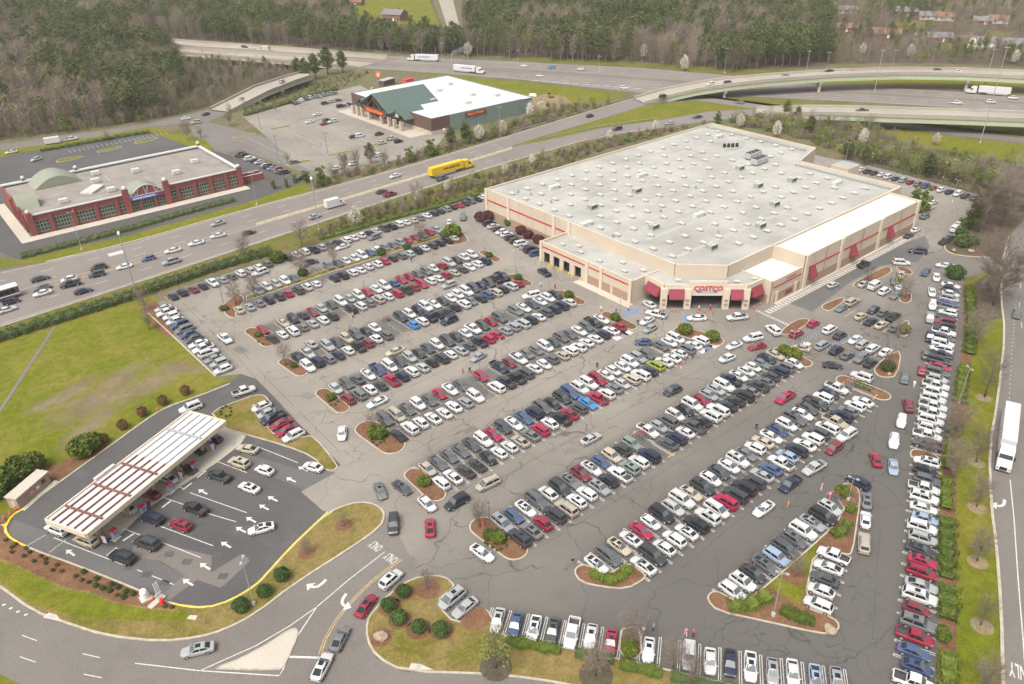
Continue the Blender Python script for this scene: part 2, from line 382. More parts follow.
# ------------------------------------------------------------------ ground, lots, roads
mb = MB(); mb.face([(-2500, -2500, 0), (4500, -2500, 0), (4500, 4500, 0), (-2500, 4500, 0)], 'ground'); struct(mb.obj('ground'))
LOT = [(46, 209.3), (100, 211.5), (160, 213.8), (285, 217), (287, 150)] + [S2(*q) for q in
  [(850, 160), (979, 195), (973, 206), (962, 226), (950, 240), (943, 247), (950, 254), (970, 257), (1001, 258), (1001, 267), (975, 275), (963, 279),
   (966, 300), (963, 340), (955, 400), (945, 440), (940, 470), (939, 520), (939, 600), (938, 690), (940, 730), (840, 715), (700, 680), (610, 658), (500, 638),
   (470, 634), (430, 620), (405, 590), (398, 560), (388, 518), (328, 516), (280, 488), (250, 420), (246, 398), (241, 374), (216, 377), (182, 345), (148, 313), (160, 300), (174, 302), (166, 294)]]
def bays(m, rows, stain_shade):
    """oil and tyre stains plus painted shade where cars stand, ragged at its edges"""
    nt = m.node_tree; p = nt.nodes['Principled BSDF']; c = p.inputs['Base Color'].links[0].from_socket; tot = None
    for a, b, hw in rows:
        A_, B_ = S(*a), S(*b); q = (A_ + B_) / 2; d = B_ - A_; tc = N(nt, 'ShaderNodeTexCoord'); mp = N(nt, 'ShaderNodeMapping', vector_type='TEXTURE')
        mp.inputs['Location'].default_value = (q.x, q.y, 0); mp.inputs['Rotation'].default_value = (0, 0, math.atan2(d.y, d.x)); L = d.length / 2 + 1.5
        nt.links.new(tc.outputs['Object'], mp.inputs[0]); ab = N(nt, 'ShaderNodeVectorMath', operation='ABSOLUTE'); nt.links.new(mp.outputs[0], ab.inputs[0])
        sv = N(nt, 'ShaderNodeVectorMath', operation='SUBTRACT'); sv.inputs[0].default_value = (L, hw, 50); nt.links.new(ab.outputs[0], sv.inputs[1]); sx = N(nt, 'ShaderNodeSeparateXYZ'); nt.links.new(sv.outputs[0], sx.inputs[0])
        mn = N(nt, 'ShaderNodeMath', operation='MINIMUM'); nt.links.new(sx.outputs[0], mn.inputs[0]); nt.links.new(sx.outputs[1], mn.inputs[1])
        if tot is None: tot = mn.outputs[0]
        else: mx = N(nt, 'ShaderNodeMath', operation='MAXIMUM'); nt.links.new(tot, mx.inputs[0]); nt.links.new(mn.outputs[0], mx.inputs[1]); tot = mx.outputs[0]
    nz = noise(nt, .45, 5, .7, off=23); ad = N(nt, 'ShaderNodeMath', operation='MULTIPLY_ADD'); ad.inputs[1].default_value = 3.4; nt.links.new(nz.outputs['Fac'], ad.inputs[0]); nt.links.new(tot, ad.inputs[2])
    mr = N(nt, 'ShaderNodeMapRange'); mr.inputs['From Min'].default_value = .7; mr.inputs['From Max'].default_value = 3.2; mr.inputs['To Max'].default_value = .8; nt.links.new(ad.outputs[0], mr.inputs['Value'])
    nt.links.new(mix(nt, mr.outputs[0], c, stain_shade), p.inputs['Base Color'])
bays(LOTM, [((172, 296), (483, 197), 2.6), ((248, 300), (445, 234), 5.0), ((267, 334), (478, 258), 5.2), ((303, 362), (510, 280), 5.2), ((342, 394), (562, 298), 5.2), ((392, 427), (611, 323), 5.2), ((435, 475), (689, 340), 5.2), ((510, 530), (784, 359), 5.2), ((620, 564), (850, 395), 5.2), ((733, 592), (831, 508), 2.8), ((927, 462), (914, 682), 2.8), ((951, 285), (927, 444), 2.8), ((497, 621), (837, 682), 2.8), ((489, 223), (536, 253), 2.6), ((162, 308), (224, 369), 2.6)], (0.088, 0.082, 0.075))  # shade around parked cars painted in along with oil and tyre stains
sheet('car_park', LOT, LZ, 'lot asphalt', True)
FUEL = [(6, 527), (12, 516), (24, 509), (55, 486), (119, 440), (145, 421), (165, 408), (200, 396), (233, 381), (241, 374), (256, 379), (275, 398), (300, 425), (341, 465), (301, 492),
        (323, 511), (328, 512), (288, 550), (263, 578), (256, 585), (232, 600), (207, 608), (172, 604), (140, 590), (83, 567), (27, 547), (7, 535)]
sheet('fuel_station_pavement', FUEL, LZ + .008, 'new asphalt')
sheet('worn_pavement', [(8, 534), (27, 546), (83, 566), (140, 589), (171, 603), (185, 575), (150, 558), (120, 548), (60, 536), (30, 526), (14, 520)], LZ + .012, 'grey asphalt')
sheet('worn_pavement', [(135, 541), (180, 548), (212, 556), (211, 573), (242, 554), (247, 557), (250, 561), (225, 585), (220, 588), (197, 580), (170, 600), (160, 597), (185, 575), (160, 561), (131, 557)], LZ + .016, 'road asphalt')
sheet('worn_pavement', [(240, 452), (300, 470), (322, 470), (336, 473), (304, 490), (280, 480), (246, 466)], LZ + .012, 'grey asphalt')
sheet('fuel_station_slab', [(222, 427), (246, 436), (240, 445), (218, 462), (146, 510), (117, 539), (108, 538), (60, 525), (190, 425)], LZ + .020, 'slab concrete')
sheet('service_road_pavement', [(788, 303), (845, 274), (905, 243), (925, 236), (930, 247), (918, 262), (899, 263), (880, 266), (852, 281), (812, 312)], LZ + .006, 'grey asphalt')
sheet('street', [(-60, 545), (0, 588), (32, 612), (62, 623), (160, 643), (256, 615), (293, 586), (351, 549), (386, 518), (392, 522), (418, 572), (391, 595), (368, 625), (376, 658), (403, 672), (512, 676), (640, 702), (760, 735), (820, 760), (760, 790), (640, 752), (540, 732), (400, 722), (200, 728), (60, 716), (-60, 700)], LZ + .004, 'road asphalt')
sheet('grass_bank', [(-60, 660), (0, 675), (24, 686), (60, 705), (-60, 760)], LZ + .03, 'lawn')
_re = [S2(*q) for q in [(1075, 165), (1040, 205), (1009, 236), (1002, 262), (1001, 300), (1005, 333), (998, 397), (989, 450), (991, 507), (996, 543), (1001, 610), (1003, 690), (1004, 760)]]
sheet('road', _re + offline(_re, 14.5)[::-1], LZ + .004, 'road asphalt', True)
mb = MB(); wall_strip(mb, offline(_re, 14.6), .4, 0.0, LZ + .15, 'kerb'); struct(mb.obj('kerb'))
sheet('lawn', [(966, 280), (1000, 268), (1000, 300), (1004, 333), (997, 397), (988, 450), (990, 507), (995, 543), (1000, 610), (1002, 690), (1003, 760), (938, 760), (938, 690), (939, 600), (939, 520), (940, 470), (945, 440), (955, 400), (963, 340), (966, 300)], 0.04, 'lawn')
sheet('hedge_bed', [(963, 285), (973, 284), (975, 330), (968, 400), (957, 450), (956, 520), (957, 600), (956, 690), (956, 760), (939, 760), (939.5, 600), (940, 500), (946, 440), (956, 400), (963, 340)], 0.075, 'mulch')
sheet('tree_bed', [(975, 282), (999, 268), (999, 296), (1002, 318), (985, 322), (974, 318)], 0.08, 'leaf litter')
sheet('lawn', [(940, 213), (962, 226), (950, 240), (943, 247), (950, 253), (970, 256), (1000, 257), (1008, 236), (1024, 218), (1024, 195), (985, 190), (978, 197)], 0.045, 'leaf litter')
# field beside the fuel station
sheet('field', [(-80, 365), (0, 343), (60, 323), (110, 305), (146, 294), (160, 300), (148, 313), (182, 345), (216, 377), (232, 380), (200, 395), (165, 407), (145, 420), (119, 439), (55, 485), (24, 508), (10, 512), (-80, 530)], 0.03, 'field grass')
def blob(name, cx, cy, rx, ry, z, mat, seed, ang=0.0, k=22):
    rnd = random.Random(seed); c = S(cx, cy); pts = []
    ph = [rnd.uniform(0, 6.28) for _ in range(4)]
    for i in range(k):
        t = 2 * math.pi * i / k; rr = 1 + .22 * math.sin(2 * t + ph[0]) + .16 * math.sin(3 * t + ph[1]) + .12 * math.sin(5 * t + ph[2])
        x, y = rx * rr * math.cos(t), ry * rr * math.sin(t); pts.append((c.x + x * math.cos(ang) - y * math.sin(ang), c.y + x * math.sin(ang) + y * math.cos(ang)))
    return sheet(name, pts, z, mat, True)
def earth(m, spots, soil):
    """worn bare earth with its own ragged outline inside the field"""
    nt = m.node_tree; p = nt.nodes['Principled BSDF']; c = p.inputs['Base Color'].links[0].from_socket; tot = None
    for px, py, a, b, ang in spots:
        q = S(px, py); tc = N(nt, 'ShaderNodeTexCoord'); mp = N(nt, 'ShaderNodeMapping', vector_type='TEXTURE'); mp.inputs['Location'].default_value = (q.x, q.y, 0); mp.inputs['Rotation'].default_value = (0, 0, ang); mp.inputs['Scale'].default_value = (a, b, 1)
        nt.links.new(tc.outputs['Object'], mp.inputs[0]); ln = N(nt, 'ShaderNodeVectorMath', operation='LENGTH'); nt.links.new(mp.outputs[0], ln.inputs[0])
        sb_ = N(nt, 'ShaderNodeMath', operation='SUBTRACT'); sb_.inputs[0].default_value = 1.0; nt.links.new(ln.outputs['Value'], sb_.inputs[1])
        if tot is None: tot = sb_.outputs[0]
        else: mx = N(nt, 'ShaderNodeMath', operation='MAXIMUM'); nt.links.new(tot, mx.inputs[0]); nt.links.new(sb_.outputs[0], mx.inputs[1]); tot = mx.outputs[0]
    nz = noise(nt, .5, 6, .72, off=3); ad = N(nt, 'ShaderNodeMath', operation='MULTIPLY_ADD'); ad.inputs[1].default_value = 2.6; nt.links.new(nz.outputs['Fac'], ad.inputs[0]); nt.links.new(tot, ad.inputs[2])
    mk = ramp(nt, ad.outputs[0], [(0.0, 0.0), (1.0, 0.0)]); mk.color_ramp.elements[0].position = .0
    sc_ = N(nt, 'ShaderNodeMapRange'); sc_.inputs['From Min'].default_value = 1.08; sc_.inputs['From Max'].default_value = 2.1; nt.links.new(ad.outputs[0], sc_.inputs['Value'])
    n2 = noise(nt, .12, 4, .6, off=13); sl = ramp(nt, n2.outputs['Fac'], [(.4, soil), (.62, [k * .72 for k in soil])]).outputs[0]
    nt.links.new(mix(nt, sc_.outputs[0], c, sl), p.inputs['Base Color'])
earth(FIELD, [(118, 380, 9, 3.4, .55), (98, 400, 11, 6, .3), (72, 392, 8, 3, .6), (140, 388, 9, 3, .5), (50, 402, 6, 2.4, .2), (160, 380, 10, 3, .5), (180, 368, 7, 3, -.8), (90, 425, 9, 3, .6)], (.175, .135, .085))
sheet('mulch_bed', [(24, 506), (56, 484), (110, 446), (100, 441), (62, 462), (36, 470)], 0.072, 'mulch')
sheet('mulch_bed', [(140, 306), (152, 300), (160, 306), (176, 332), (168, 338), (150, 325)], 0.072, 'mulch')
sheet('verge', [(-80, 352), (0, 328), (128, 287), (256, 245), (340, 217), (430, 188), (486, 170), (486, 192), (440, 208), (385, 222), (290, 249), (200, 277), (166, 291), (100, 309), (0, 343), (-80, 366)], 0.02, 'verge')
# concrete drainage channel across the field
sheet('drainage_channel', [(-10, 420), (0, 408), (46, 338), (58, 320), (59.5, 321), (48, 340), (3, 409), (-9, 424)], 0.075, 'patch asphalt')

# highway along the store
HU = [S2(*q) for q in [(-60, 284), (46, 262), (128, 243.5), (240, 211), (368, 177.5), (440, 157), (510, 136), (575, 116), (634, 98.5)]]
HL = [S2(*q) for q in [(-60, 347), (0, 327), (128, 286), (256, 244), (340, 216), (430, 187), (512, 161), (600, 136), (660, 128), (700, 122.5), (756, 116)]]
HM1 = [S2(*q) for q in [(512, 146), (560, 131), (600, 119.5), (646, 105)]]
HM2 = [S2(*q) for q in [(512, 147), (560, 137.5), (600, 128.5), (662, 120), (709, 111.5), (756, 109)]]
sheet('highway', HU[:7] + [HM1[0], HM2[0]] + HL[:7][::-1], LZ, 'highway asphalt', True)
sheet('highway', HU[6:] + HM1[::-1], LZ + .002, 'highway asphalt', True)
sheet('highway', HM2 + HL[6:][::-1], LZ + .002, 'highway asphalt', True)
sheet('median_lawn', [(512, 146.5), (560, 131.5), (600, 120), (646, 106), (700, 101), (757, 108), (709, 111), (662, 119.5), (600, 128), (560, 137)], 0.03, 'lawn')
sheet('interstate', [(387, 56), (520, 62), (640, 68), (724, 75), (768, 83), (893, 88), (1060, 98), (1060, 114), (893, 104), (768, 97), (640, 93), (568, 85), (512, 79), (440, 73), (357, 68)], LZ, 'highway asphalt')
sheet('interstate_shoulder', [(372, 62), (500, 68.5), (640, 77), (768, 87.5), (893, 94), (1060, 104), (1060, 107), (893, 96.5), (768, 90.5), (640, 81), (500, 72), (368, 65)], LZ + .006, 'road asphalt')
sheet('ramp_road', [(630, 96), (700, 96.5), (770, 106), (756, 109), (700, 101), (640, 99)], LZ + .004, 'highway asphalt')
sheet('ramp_road', [(866, 119.5), (950, 130.5), (1060, 142), (1060, 147), (950, 135), (866, 123)], LZ, 'road asphalt')
sheet('lawn', [(400, 71), (512, 81), (568, 87), (628, 95), (560, 113), (545, 108), (520, 95), (445, 77)], 0.022, 'lawn')
sheet('lawn', [(640, 95), (768, 99), (893, 106), (1060, 116), (1060, 140), (950, 129), (866, 118), (770, 105), (700, 95)], 0.02, 'verge')
sheet('lawn', [(878, 126), (950, 137), (1060, 148), (1060, 168), (985, 160), (930, 150), (885, 138)], 0.028, 'lawn')
sheet('lawn', [(740, 76), (1060, 82), (1060, 92), (893, 86), (790, 82)], 0.022, 'lawn')
sheet('bare_earth', [(840, 85), (900, 83.5), (1060, 88), (1060, 94), (893, 87.5), (850, 86.5)], 0.03, 'soil')
sheet('lawn', [(640, 62), (724, 69), (800, 70), (800, 76), (724, 74), (640, 67), (520, 61), (520, 57)], 0.022, 'verge')
sheet('access_road', [(205, 121), (240, 130), (270, 139), (331, 162), (320, 178), (285, 166), (240, 150), (219, 156), (196, 140), (190, 128)], LZ, 'road asphalt')
sheet('store_car_park', [(243, 117), (290, 104), (345, 89), (360, 85), (445, 135), (436, 148), (396, 160), (330, 177), (300, 166), (262, 133)], LZ + .004, 'lot asphalt')
sheet('brick_store_pavement', [(-60, 160), (20, 152), (100, 140), (150, 130), (205, 148), (262, 165), (310, 180), (288, 190), (250, 201), (128, 235), (60, 250), (20, 260), (-20, 245), (-60, 240)], LZ + .002, 'new asphalt')
sheet('lawn', [(-60, 272), (46, 262), (128, 243), (240, 210.5), (310, 192), (306, 182), (250, 202), (128, 236), (60, 251), (16, 262), (-60, 250)], 0.06, 'lawn')
sheet('lawn', [(-60, 158), (60, 143), (150, 127), (205, 140), (215, 150), (190, 147), (148, 131), (100, 141), (20, 153), (-60, 172)], 0.062, 'lawn')
sheet('local_road', [(420, -60), (432, -20), (447, 26), (460, 28), (453, 0), (448, -30), (440, -60)], 0.05, 'bridge concrete')
sheet('lawn', [(345, -20), (420, -20), (440, 24), (400, 29), (365, 26), (350, 10)], 0.02, 'lawn')
RL = [S2(*q) for q in [(212, 109), (147, 124), (60, 136), (-60, 153)]]; RN = [S2(*q) for q in [(230, 113), (207, 122), (160, 126), (100, 136), (-60, 165)]]
sheet('frontage_road', RL + RN[::-1], LZ + .002, 'road asphalt', True)


# kerbs along the roads
def kerb(px, mat='kerb', w=0.3, h=0.15, world_pts=False, name='kerb'):
    pts = px if world_pts else [S2(*q) for q in px]; pts = smooth_poly(pts, 1, False)
    mb = MB(); wall_strip(mb, pts, w, 0.0, LZ + h, mat); return struct(mb.obj(name))
kerb([(1009, 236), (1002, 262)]); kerb([(1001, 268), (1001, 300), (1005, 333), (998, 397), (989, 450), (991, 507), (996, 543), (1001, 610), (1003, 690), (1004, 760)], w=.45)
kerb([(24, 509), (55, 486), (119, 440), (145, 421), (165, 408), (200, 396), (230, 384)], w=.35)
kerb([(148, 313), (182, 345), (216, 377)], w=.3)
kerb([(1000, 258), (970, 257), (950, 254), (943, 247), (950, 240), (962, 226)], w=.35)
kerb(HU[1:], w=.5, world_pts=True); kerb(HL[:9], w=.4, world_pts=True)
kerb([(6, 527), (12, 516), (24, 509)], 'yellow paint', w=.35)

# raised, kerbed islands ------------------------------------------------
def island(name, pts, label_mat, it=1, kerb_mat='kerb', h=0.15, kw=0.25, px=True):
    pts = [S2(*q) for q in pts] if px else pts
    if it: pts = smooth_poly(pts, it)
    if area(pts) < 0: pts = pts[::-1]
    inner = offset(pts, kw); z = LZ + h; mb = MB(); n = len(pts)
    for i in range(n):
        j = (i + 1) % n
        mb.face([(*pts[i], 0), (*pts[j], 0), (*pts[j], z), (*pts[i], z)], kerb_mat)
        mb.face([(*pts[i], z), (*pts[j], z), (*inner[j], z), (*inner[i], z)], kerb_mat)
    o = struct(mb.obj(name)); t = MB(); t.face([(*q, z - .015) for q in offset(pts, kw * .9)], label_mat); t.obj('planting_bed', o)
    return o, z
def capsule(a, b, hw, px=True):
    a, b = (Vector(S2(*a)), Vector(S2(*b))) if px else (Vector(a), Vector(b)); d = (b - a).normalized(); n = Vector((-d.y, d.x)); out = []
    for c, s0 in ((b, 0), (a, math.pi)):
        for i in range(9):
            t = s0 - math.pi / 2 + math.pi * i / 8; q = c + (d * math.cos(t) + n * math.sin(t)) * hw; out.append((q.x, q.y))
    return out
ISLZ = LZ + 0.135
caps = [((251, 331), (268, 344), 1.6), ((285, 362), (301, 373), 1.6), ((323, 393), (342, 409), 1.7), ((368, 429), (392, 446), 2.7), ((414, 475), (436, 495), 1.9), ((483, 527), (514, 550), 2.4),
        ((484, 252.5), (496, 260), 1.5), ((513, 277), (527, 284), 1.6), ((560, 293), (580, 302.5), 1.6), ((607, 315), (631, 327), 1.6), ((683, 332), (714, 341), 2.4), ((781, 352), (804, 363), 1.9), ((845, 381), (881, 395.5), 2.0)]
for a, b, w in caps: island('planted_island', capsule(a, b, w), 'mulch', 0, px=False)
island('planted_island', [(222, 309), (226, 302), (237, 294), (246, 298), (240, 308), (236, 313), (237, 317), (232, 319), (226, 316)], 'mulch')
island('planted_median', [(246, 296.5), (330, 268.5), (400, 247), (444, 233.5), (444, 237), (400, 251), (330, 273), (246, 301.5)], 'dry lawn', 0)
island('planted_island', [(440, 231), (456, 226), (470, 240), (463, 244), (448, 247), (444, 240)], 'mulch')
island('planted_island', [(573, 572), (578, 566), (586, 564.5), (608, 575.5), (627.5, 561), (646, 575), (645, 580), (627, 590), (603, 588), (580, 583)], 'mulch')
o9, _ = island('planted_island', [(706, 600), (709, 593), (717, 591), (728, 597), (742, 604), (763, 588), (800, 556.5), (847, 513), (833, 495), (840, 485), (850, 483), (858, 488), (861, 497), (858, 520), (853, 554), (847, 556), (816, 547), (804, 607), (834, 618), (841, 627), (834, 635), (817, 634), (759, 621), (717, 612)], 'mulch', 1)
sheet('lawn', [(775, 580), (800, 558.5), (818, 542), (813, 560), (801, 606), (797, 605), (768, 588)], ISLZ + .012, 'lawn', False, o9)
island('planted_island', [(620, 632), (624, 628), (630, 627), (636, 628), (641, 632), (643, 660), (618, 657)], 'mulch')
U = lambda x, y: (770 + x / 6, 260 + y / 6)
for q in ([(485, 150), (600, 85), (690, 38), (725, 48), (735, 78), (620, 132), (515, 168)], [(770, 215), (850, 195), (853, 245), (825, 264), (775, 252)], [(745, 42), (800, 38), (860, 72), (848, 95), (790, 80)],
          [(300, 285), (330, 262), (425, 226), (458, 240), (380, 300), (340, 312)], [(60, 430), (150, 360), (230, 352), (238, 380), (130, 448), (75, 452)], [(757, 440), (795, 372), (838, 362), (832, 450), (800, 466)], [(620, 645), (720, 560), (792, 548), (765, 700), (690, 712), (630, 690)]):
    island('planted_island', [U(*w) for w in q], 'mulch')
island('planted_island', [(909, 453), (913, 449), (925, 451.5), (939, 457), (939, 464), (918, 459.5), (911, 457.5)], 'mulch')
BI, _ = island('grass_island', [(366, 640), (366, 622), (372, 612), (391, 592), (411, 579), (431, 575), (446, 577), (455, 585), (454, 589), (436, 603), (457, 625), (474, 613), (481, 609), (489, 611), (495, 622), (497, 634), (530, 641), (566, 648), (610, 657), (660, 668), (700, 677), (760, 691), (840, 706), (840, 745), (700, 724), (640, 702), (567, 685), (500, 675.5), (403, 672.5), (376, 658)], 'dry lawn', 1, kw=.3)
YI, _ = island('grass_island', [(328, 512), (351, 503), (368, 502), (381, 507), (386, 516), (381, 528), (351, 549), (293, 586), (256, 615), (225, 631), (200, 638.5), (160, 643), (105, 637), (62, 623), (32, 612), (0, 588), (-60, 547), (-60, 512), (6, 523), (7, 535), (27, 547), (83, 567), (140, 590), (172, 604), (207, 608), (232, 600), (256, 585), (263, 578), (288, 550)], 'dry lawn', 1, kw=.35)
sheet('mulch_bed', [(-60, 515), (5, 525), (7, 537), (27, 549), (83, 569), (140, 592), (171, 605), (167, 610), (140, 607), (115, 602), (90, 592), (65, 588), (17, 566), (0, 558), (-60, 530)], ISLZ + .012, 'mulch', False, YI)
sheet('lawn', [(-40, 545), (0, 562), (16, 567), (62, 590), (90, 594), (113, 604), (140, 609), (200, 615), (190, 621), (130, 622), (70, 616), (30, 603), (0, 582)], ISLZ + .010, 'lawn', False, YI)
GI, _ = island('grass_island', [(210, 412), (243, 399), (262, 394), (270, 400), (267, 406), (249, 406), (283, 444), (306, 436), (315, 437), (338, 465), (337, 470), (330, 472), (323, 469), (312, 457), (287, 447), (245, 435), (222, 428), (217, 420)], 'dry lawn', 1)
kerb([(173, 604.5), (190, 608), (207, 608.5), (232, 600.5), (256, 585.5), (263, 578.5), (288, 550.5), (308, 531), (328, 512.5)], 'yellow paint', .25, .16, name='yellow_kerb')
kerb([(5.5, 524), (7, 535), (16, 542), (27, 547)], 'yellow paint', .28, .16, name='yellow_kerb')
for q in ([(96, 152), (100, 150), (121, 146), (123, 147.5), (100, 153)], [(134, 143), (138, 141), (157, 137.5), (159, 139), (138, 144)], [(55, 162), (60, 159), (82, 156), (84, 157.5), (60, 163)]): island('planted_island', q, 'lawn')
mb = MB()
for i in range(22): c = S(70 + i * 4.6, 151.5 - i * .85); mb.obox((c.x, c.y), (0, 1), 2.4, .07, MZ - .006, MZ, 'faded paint')
struct(mb.obj('parking_bay_marking'))
island('traffic_island', [(215, 668), (240, 659), (270, 643), (288, 630), (297, 628), (299, 634), (292, 652), (284, 668), (278, 671), (216, 670)], 'walk concrete', 1, h=.14)
for ox, oy, px_ in ((-2.6, 1.0, [(43, 618.5), (49, 613.5), (57, 615.5), (62, 622.5)]), (0, 0, [(409, 670), (411, 664), (421, 665), (434, 671)])):
    o = sheet('storm_drain_apron', px_, LZ + .165, 'walk concrete'); c = [sum(S2(*q)[k] for q in px_) / 4 for k in (0, 1)]
    mb = MB(); mb.obox(c, (1, .3), .35, .3, LZ + .166, LZ + .175, 'metal grey'); mb.obj('drain_cover', o)
sheet('utility_lid', [(187, 620), (190, 616), (198, 616.5), (196, 621)], LZ + .19, 'walk concrete')
# round mulch rings under young trees
def ring(px, py, r, z, mat='mulch', parent=None):
    c = S(px, py, z); pts = [(c.x + r * math.cos(i * math.pi / 9), c.y + r * math.sin(i * math.pi / 9)) for i in range(18)]
    return sheet('mulch_ring', pts, z, mat, True, parent)
for x, y, r in ((344, 525, 1.5), (307, 553, 1.5)): ring(x, y, r, ISLZ + .02, parent=YI)
for x, y, r in ((428, 589, 2.0), (475, 618, 2.2), (381, 637, 1.7), (496, 667, 2.3), (596, 675, 2.4), (404, 593, 1.8), (390, 607, 1.8), (400, 620, 1.8), (419, 629, 1.9), (442, 630, 1.9)): ring(x, y, r, ISLZ + .02, 'mulch' if y < 660 else 'leaf litter', parent=BI)
for x, y, r in ((984, 398, 1.6), (977, 463, 1.5), (977, 508, 1.6), (977.5, 562, 1.6), (982, 626, 1.6), (795, 577, 1.8)): ring(x, y, r, .09 if x > 900 else ISLZ + .03, 'soil' if x > 900 else 'mulch')

# ------------------------------------------------------------------ painted markings
def marks(name): return MB()
mb = MB()
hl = [S2(*q) for q in [(-60, 347), (0, 327), (128, 286), (256, 244), (340, 216), (430, 187), (512, 161)]]
hu = [S2(*q) for q in [(-60, 284), (0, 271.5), (128, 243.5), (256, 206.5), (340, 185), (430, 160), (512, 135.5)]]
def between(f): return [(a[0] + (b[0] - a[0]) * f, a[1] + (b[1] - a[1]) * f) for a, b in zip(hl, hu)]
for f, kind in ((.04, 'w'), (.245, 'd'), (.44, 'y'), (.47, 'y'), (.62, 'd'), (.80, 'd'), (.96, 'w')):
    ln = between(f)
    if kind == 'd': dashes(mb, ln, .2, MZ, 'faded paint', 3.5, 9)
    else: strip(mb, ln, .18, MZ, 'old yellow paint' if kind == 'y' else 'faded paint')
strip(mb, between(.535)[:4], .15, MZ, 'faded paint')
struct(mb.obj('highway_lane_marking'))
mb = MB(); md = between(.455); mdu = between(.535)
for i in range(3, 6): mb.face([(*md[i], MZ + .004), (*md[i + 1], MZ + .004), (*mdu[i + 1], MZ + .004), (*mdu[i], MZ + .004)], 'median paint')
struct(mb.obj('painted_median'))
mb = MB(); q = S(116, 253.5)
mb.obox((q.x, q.y), (1, 0), 2.2, 1.3, MZ - .001, MZ + .003, 'faded paint'); struct(mb.obj('road_patch'))
# lanes of the interstate
mb = MB()
itf = [S2(*q) for q in [(387, 56), (520, 62), (640, 68), (724, 75), (893, 88), (1060, 98)]]; itn = [S2(*q) for q in [(357, 68), (512, 79), (600, 89), (700, 95), (893, 104), (1060, 114)]]
for f in (.05, .95, .38, .56): strip(mb, [(a[0] + (b[0] - a[0]) * f, a[1] + (b[1] - a[1]) * f) for a, b in zip(itf, itn)], .3, MZ, 'faded paint' if f in (.05, .95) else 'old yellow paint')
for f in (.16, .27, .68, .82): dashes(mb, [(a[0] + (b[0] - a[0]) * f, a[1] + (b[1] - a[1]) * f) for a, b in zip(itf, itn)], .3, MZ, 'faded paint', 4, 9)
for i in range(11):
    c = S(535 + i * 10.2, 80.5 + i * .82); mb.obox((c.x, c.y), (.62, -.78), 2.2, .35, MZ, MZ + .004, 'white paint')
struct(mb.obj('interstate_lane_marking'))
# street and entrance markings
mb = MB()
for a, b in (((22, 635.5), (37, 641)), ((83, 654), (100, 658)), ((20, 657), (36, 662.5)), ((84, 674.5), (102, 678)), ((150, 686), (170, 688))): strip(mb, [S2(*a), S2(*b)], .13, MZ, 'white paint')
for x, y in ((4, 605), (11, 608.5), (18, 612), (26, 615)): c = S(x, y); mb.obox((c.x, c.y), (1, -.2), .25, .16, MZ, MZ + .003, 'white paint')
strip(mb, [S2(135, 663.5), S2(200, 671), S2(279, 676), S2(283, 670), S2(295, 640), S2(317, 607)], .16, MZ, 'white paint')
strip(mb, [S2(200, 671), S2(256, 646), S2(290, 626), S2(317, 607), S2(350, 579), S2(385, 552)], .16, MZ, 'white paint')
strip(mb, [S2(287, 657), S2(320, 658)], .35, MZ, 'white paint')
for d in (0, .35): strip(mb, smooth_poly([S2(321, 655), S2(328, 635), S2(345, 610), S2(372, 582), S2(402, 560)], 1, False), .12, MZ, 'old yellow paint', d)
struct(mb.obj('street_lane_marking'))
def arrow(px, py, heading, L, kind, mat='white paint', name='painted_arrow'):
    """heading: world angle the arrow points to"""
    c = S(px, py); mb = MB(); ca, sa = math.cos(heading), math.sin(heading)
    def T(pts): return [(c.x + (x * ca - y * sa) * L, c.y + (x * sa + y * ca) * L, MZ + .004) for x, y in pts]
    if kind == 'straight':
        mb.face(T([(-.5, -.07), (.1, -.07), (.1, .07), (-.5, .07)]), mat); mb.face(T([(.1, -.24), (.5, 0), (.1, .24)]), mat)
    else:
        s = 1 if kind == 'left' else -1
        arc = [(-.5, 0), (-.2, 0), (.0, .05 * s), (.12, .17 * s), (.17, .3 * s)]
        l = offline(arc, .07); r = offline(arc, -.07)
        for i in range(4): mb.face(T([r[i], r[i + 1], l[i + 1], l[i]]), mat)
        mb.face(T([(-.1, .3 * s), (.44, .3 * s), (.17, .62 * s)]), mat)
    return struct(mb.obj(name))
def hdg(a, b): p, q = S(*a), S(*b); return math.atan2(q.y - p.y, q.x - p.x)
fh = hdg((212, 497), (199, 490))
for x, y in ((70.5, 553), (203, 492), (272.7, 499), (264, 507.5), (251, 520), (241, 530), (226, 545), (205, 566.5), (188, 582.5), (291, 480), (303, 469)): arrow(x, y, fh, 2.5, 'straight')
arrow(319, 587, hdg((328, 580), (312, 596)), 3.4, 'right'); arrow(341, 602, hdg((345, 592), (336, 606)), 3.4, 'left')
arrow(1004, 506, hdg((1010, 490), (1008, 520)), 3.6, 'right')
# bays and small islands in the outdoor store lot
mb = MB()
for xc in (130, 148, 166):
    for k in range(17): mb.obox((xc, 296 + k * 2.8), (1, 0), 5.2, .07, MZ - .004, MZ + .002, 'faded paint')
    mb.obox((xc, 318.5), (0, 1), 23, .07, MZ - .003, MZ + .003, 'faded paint')
struct(mb.obj('parking_bay_marking'))
for a, b in (((126, 292), (134, 292)), ((144, 292), (152, 292)), ((162, 293), (170, 293)), ((126, 346), (134, 346)), ((144, 347), (152, 347)), ((162, 347), (170, 347))): island('planted_island', capsule(a, b, 1.3, False), 'dry lawn', 0, px=False)
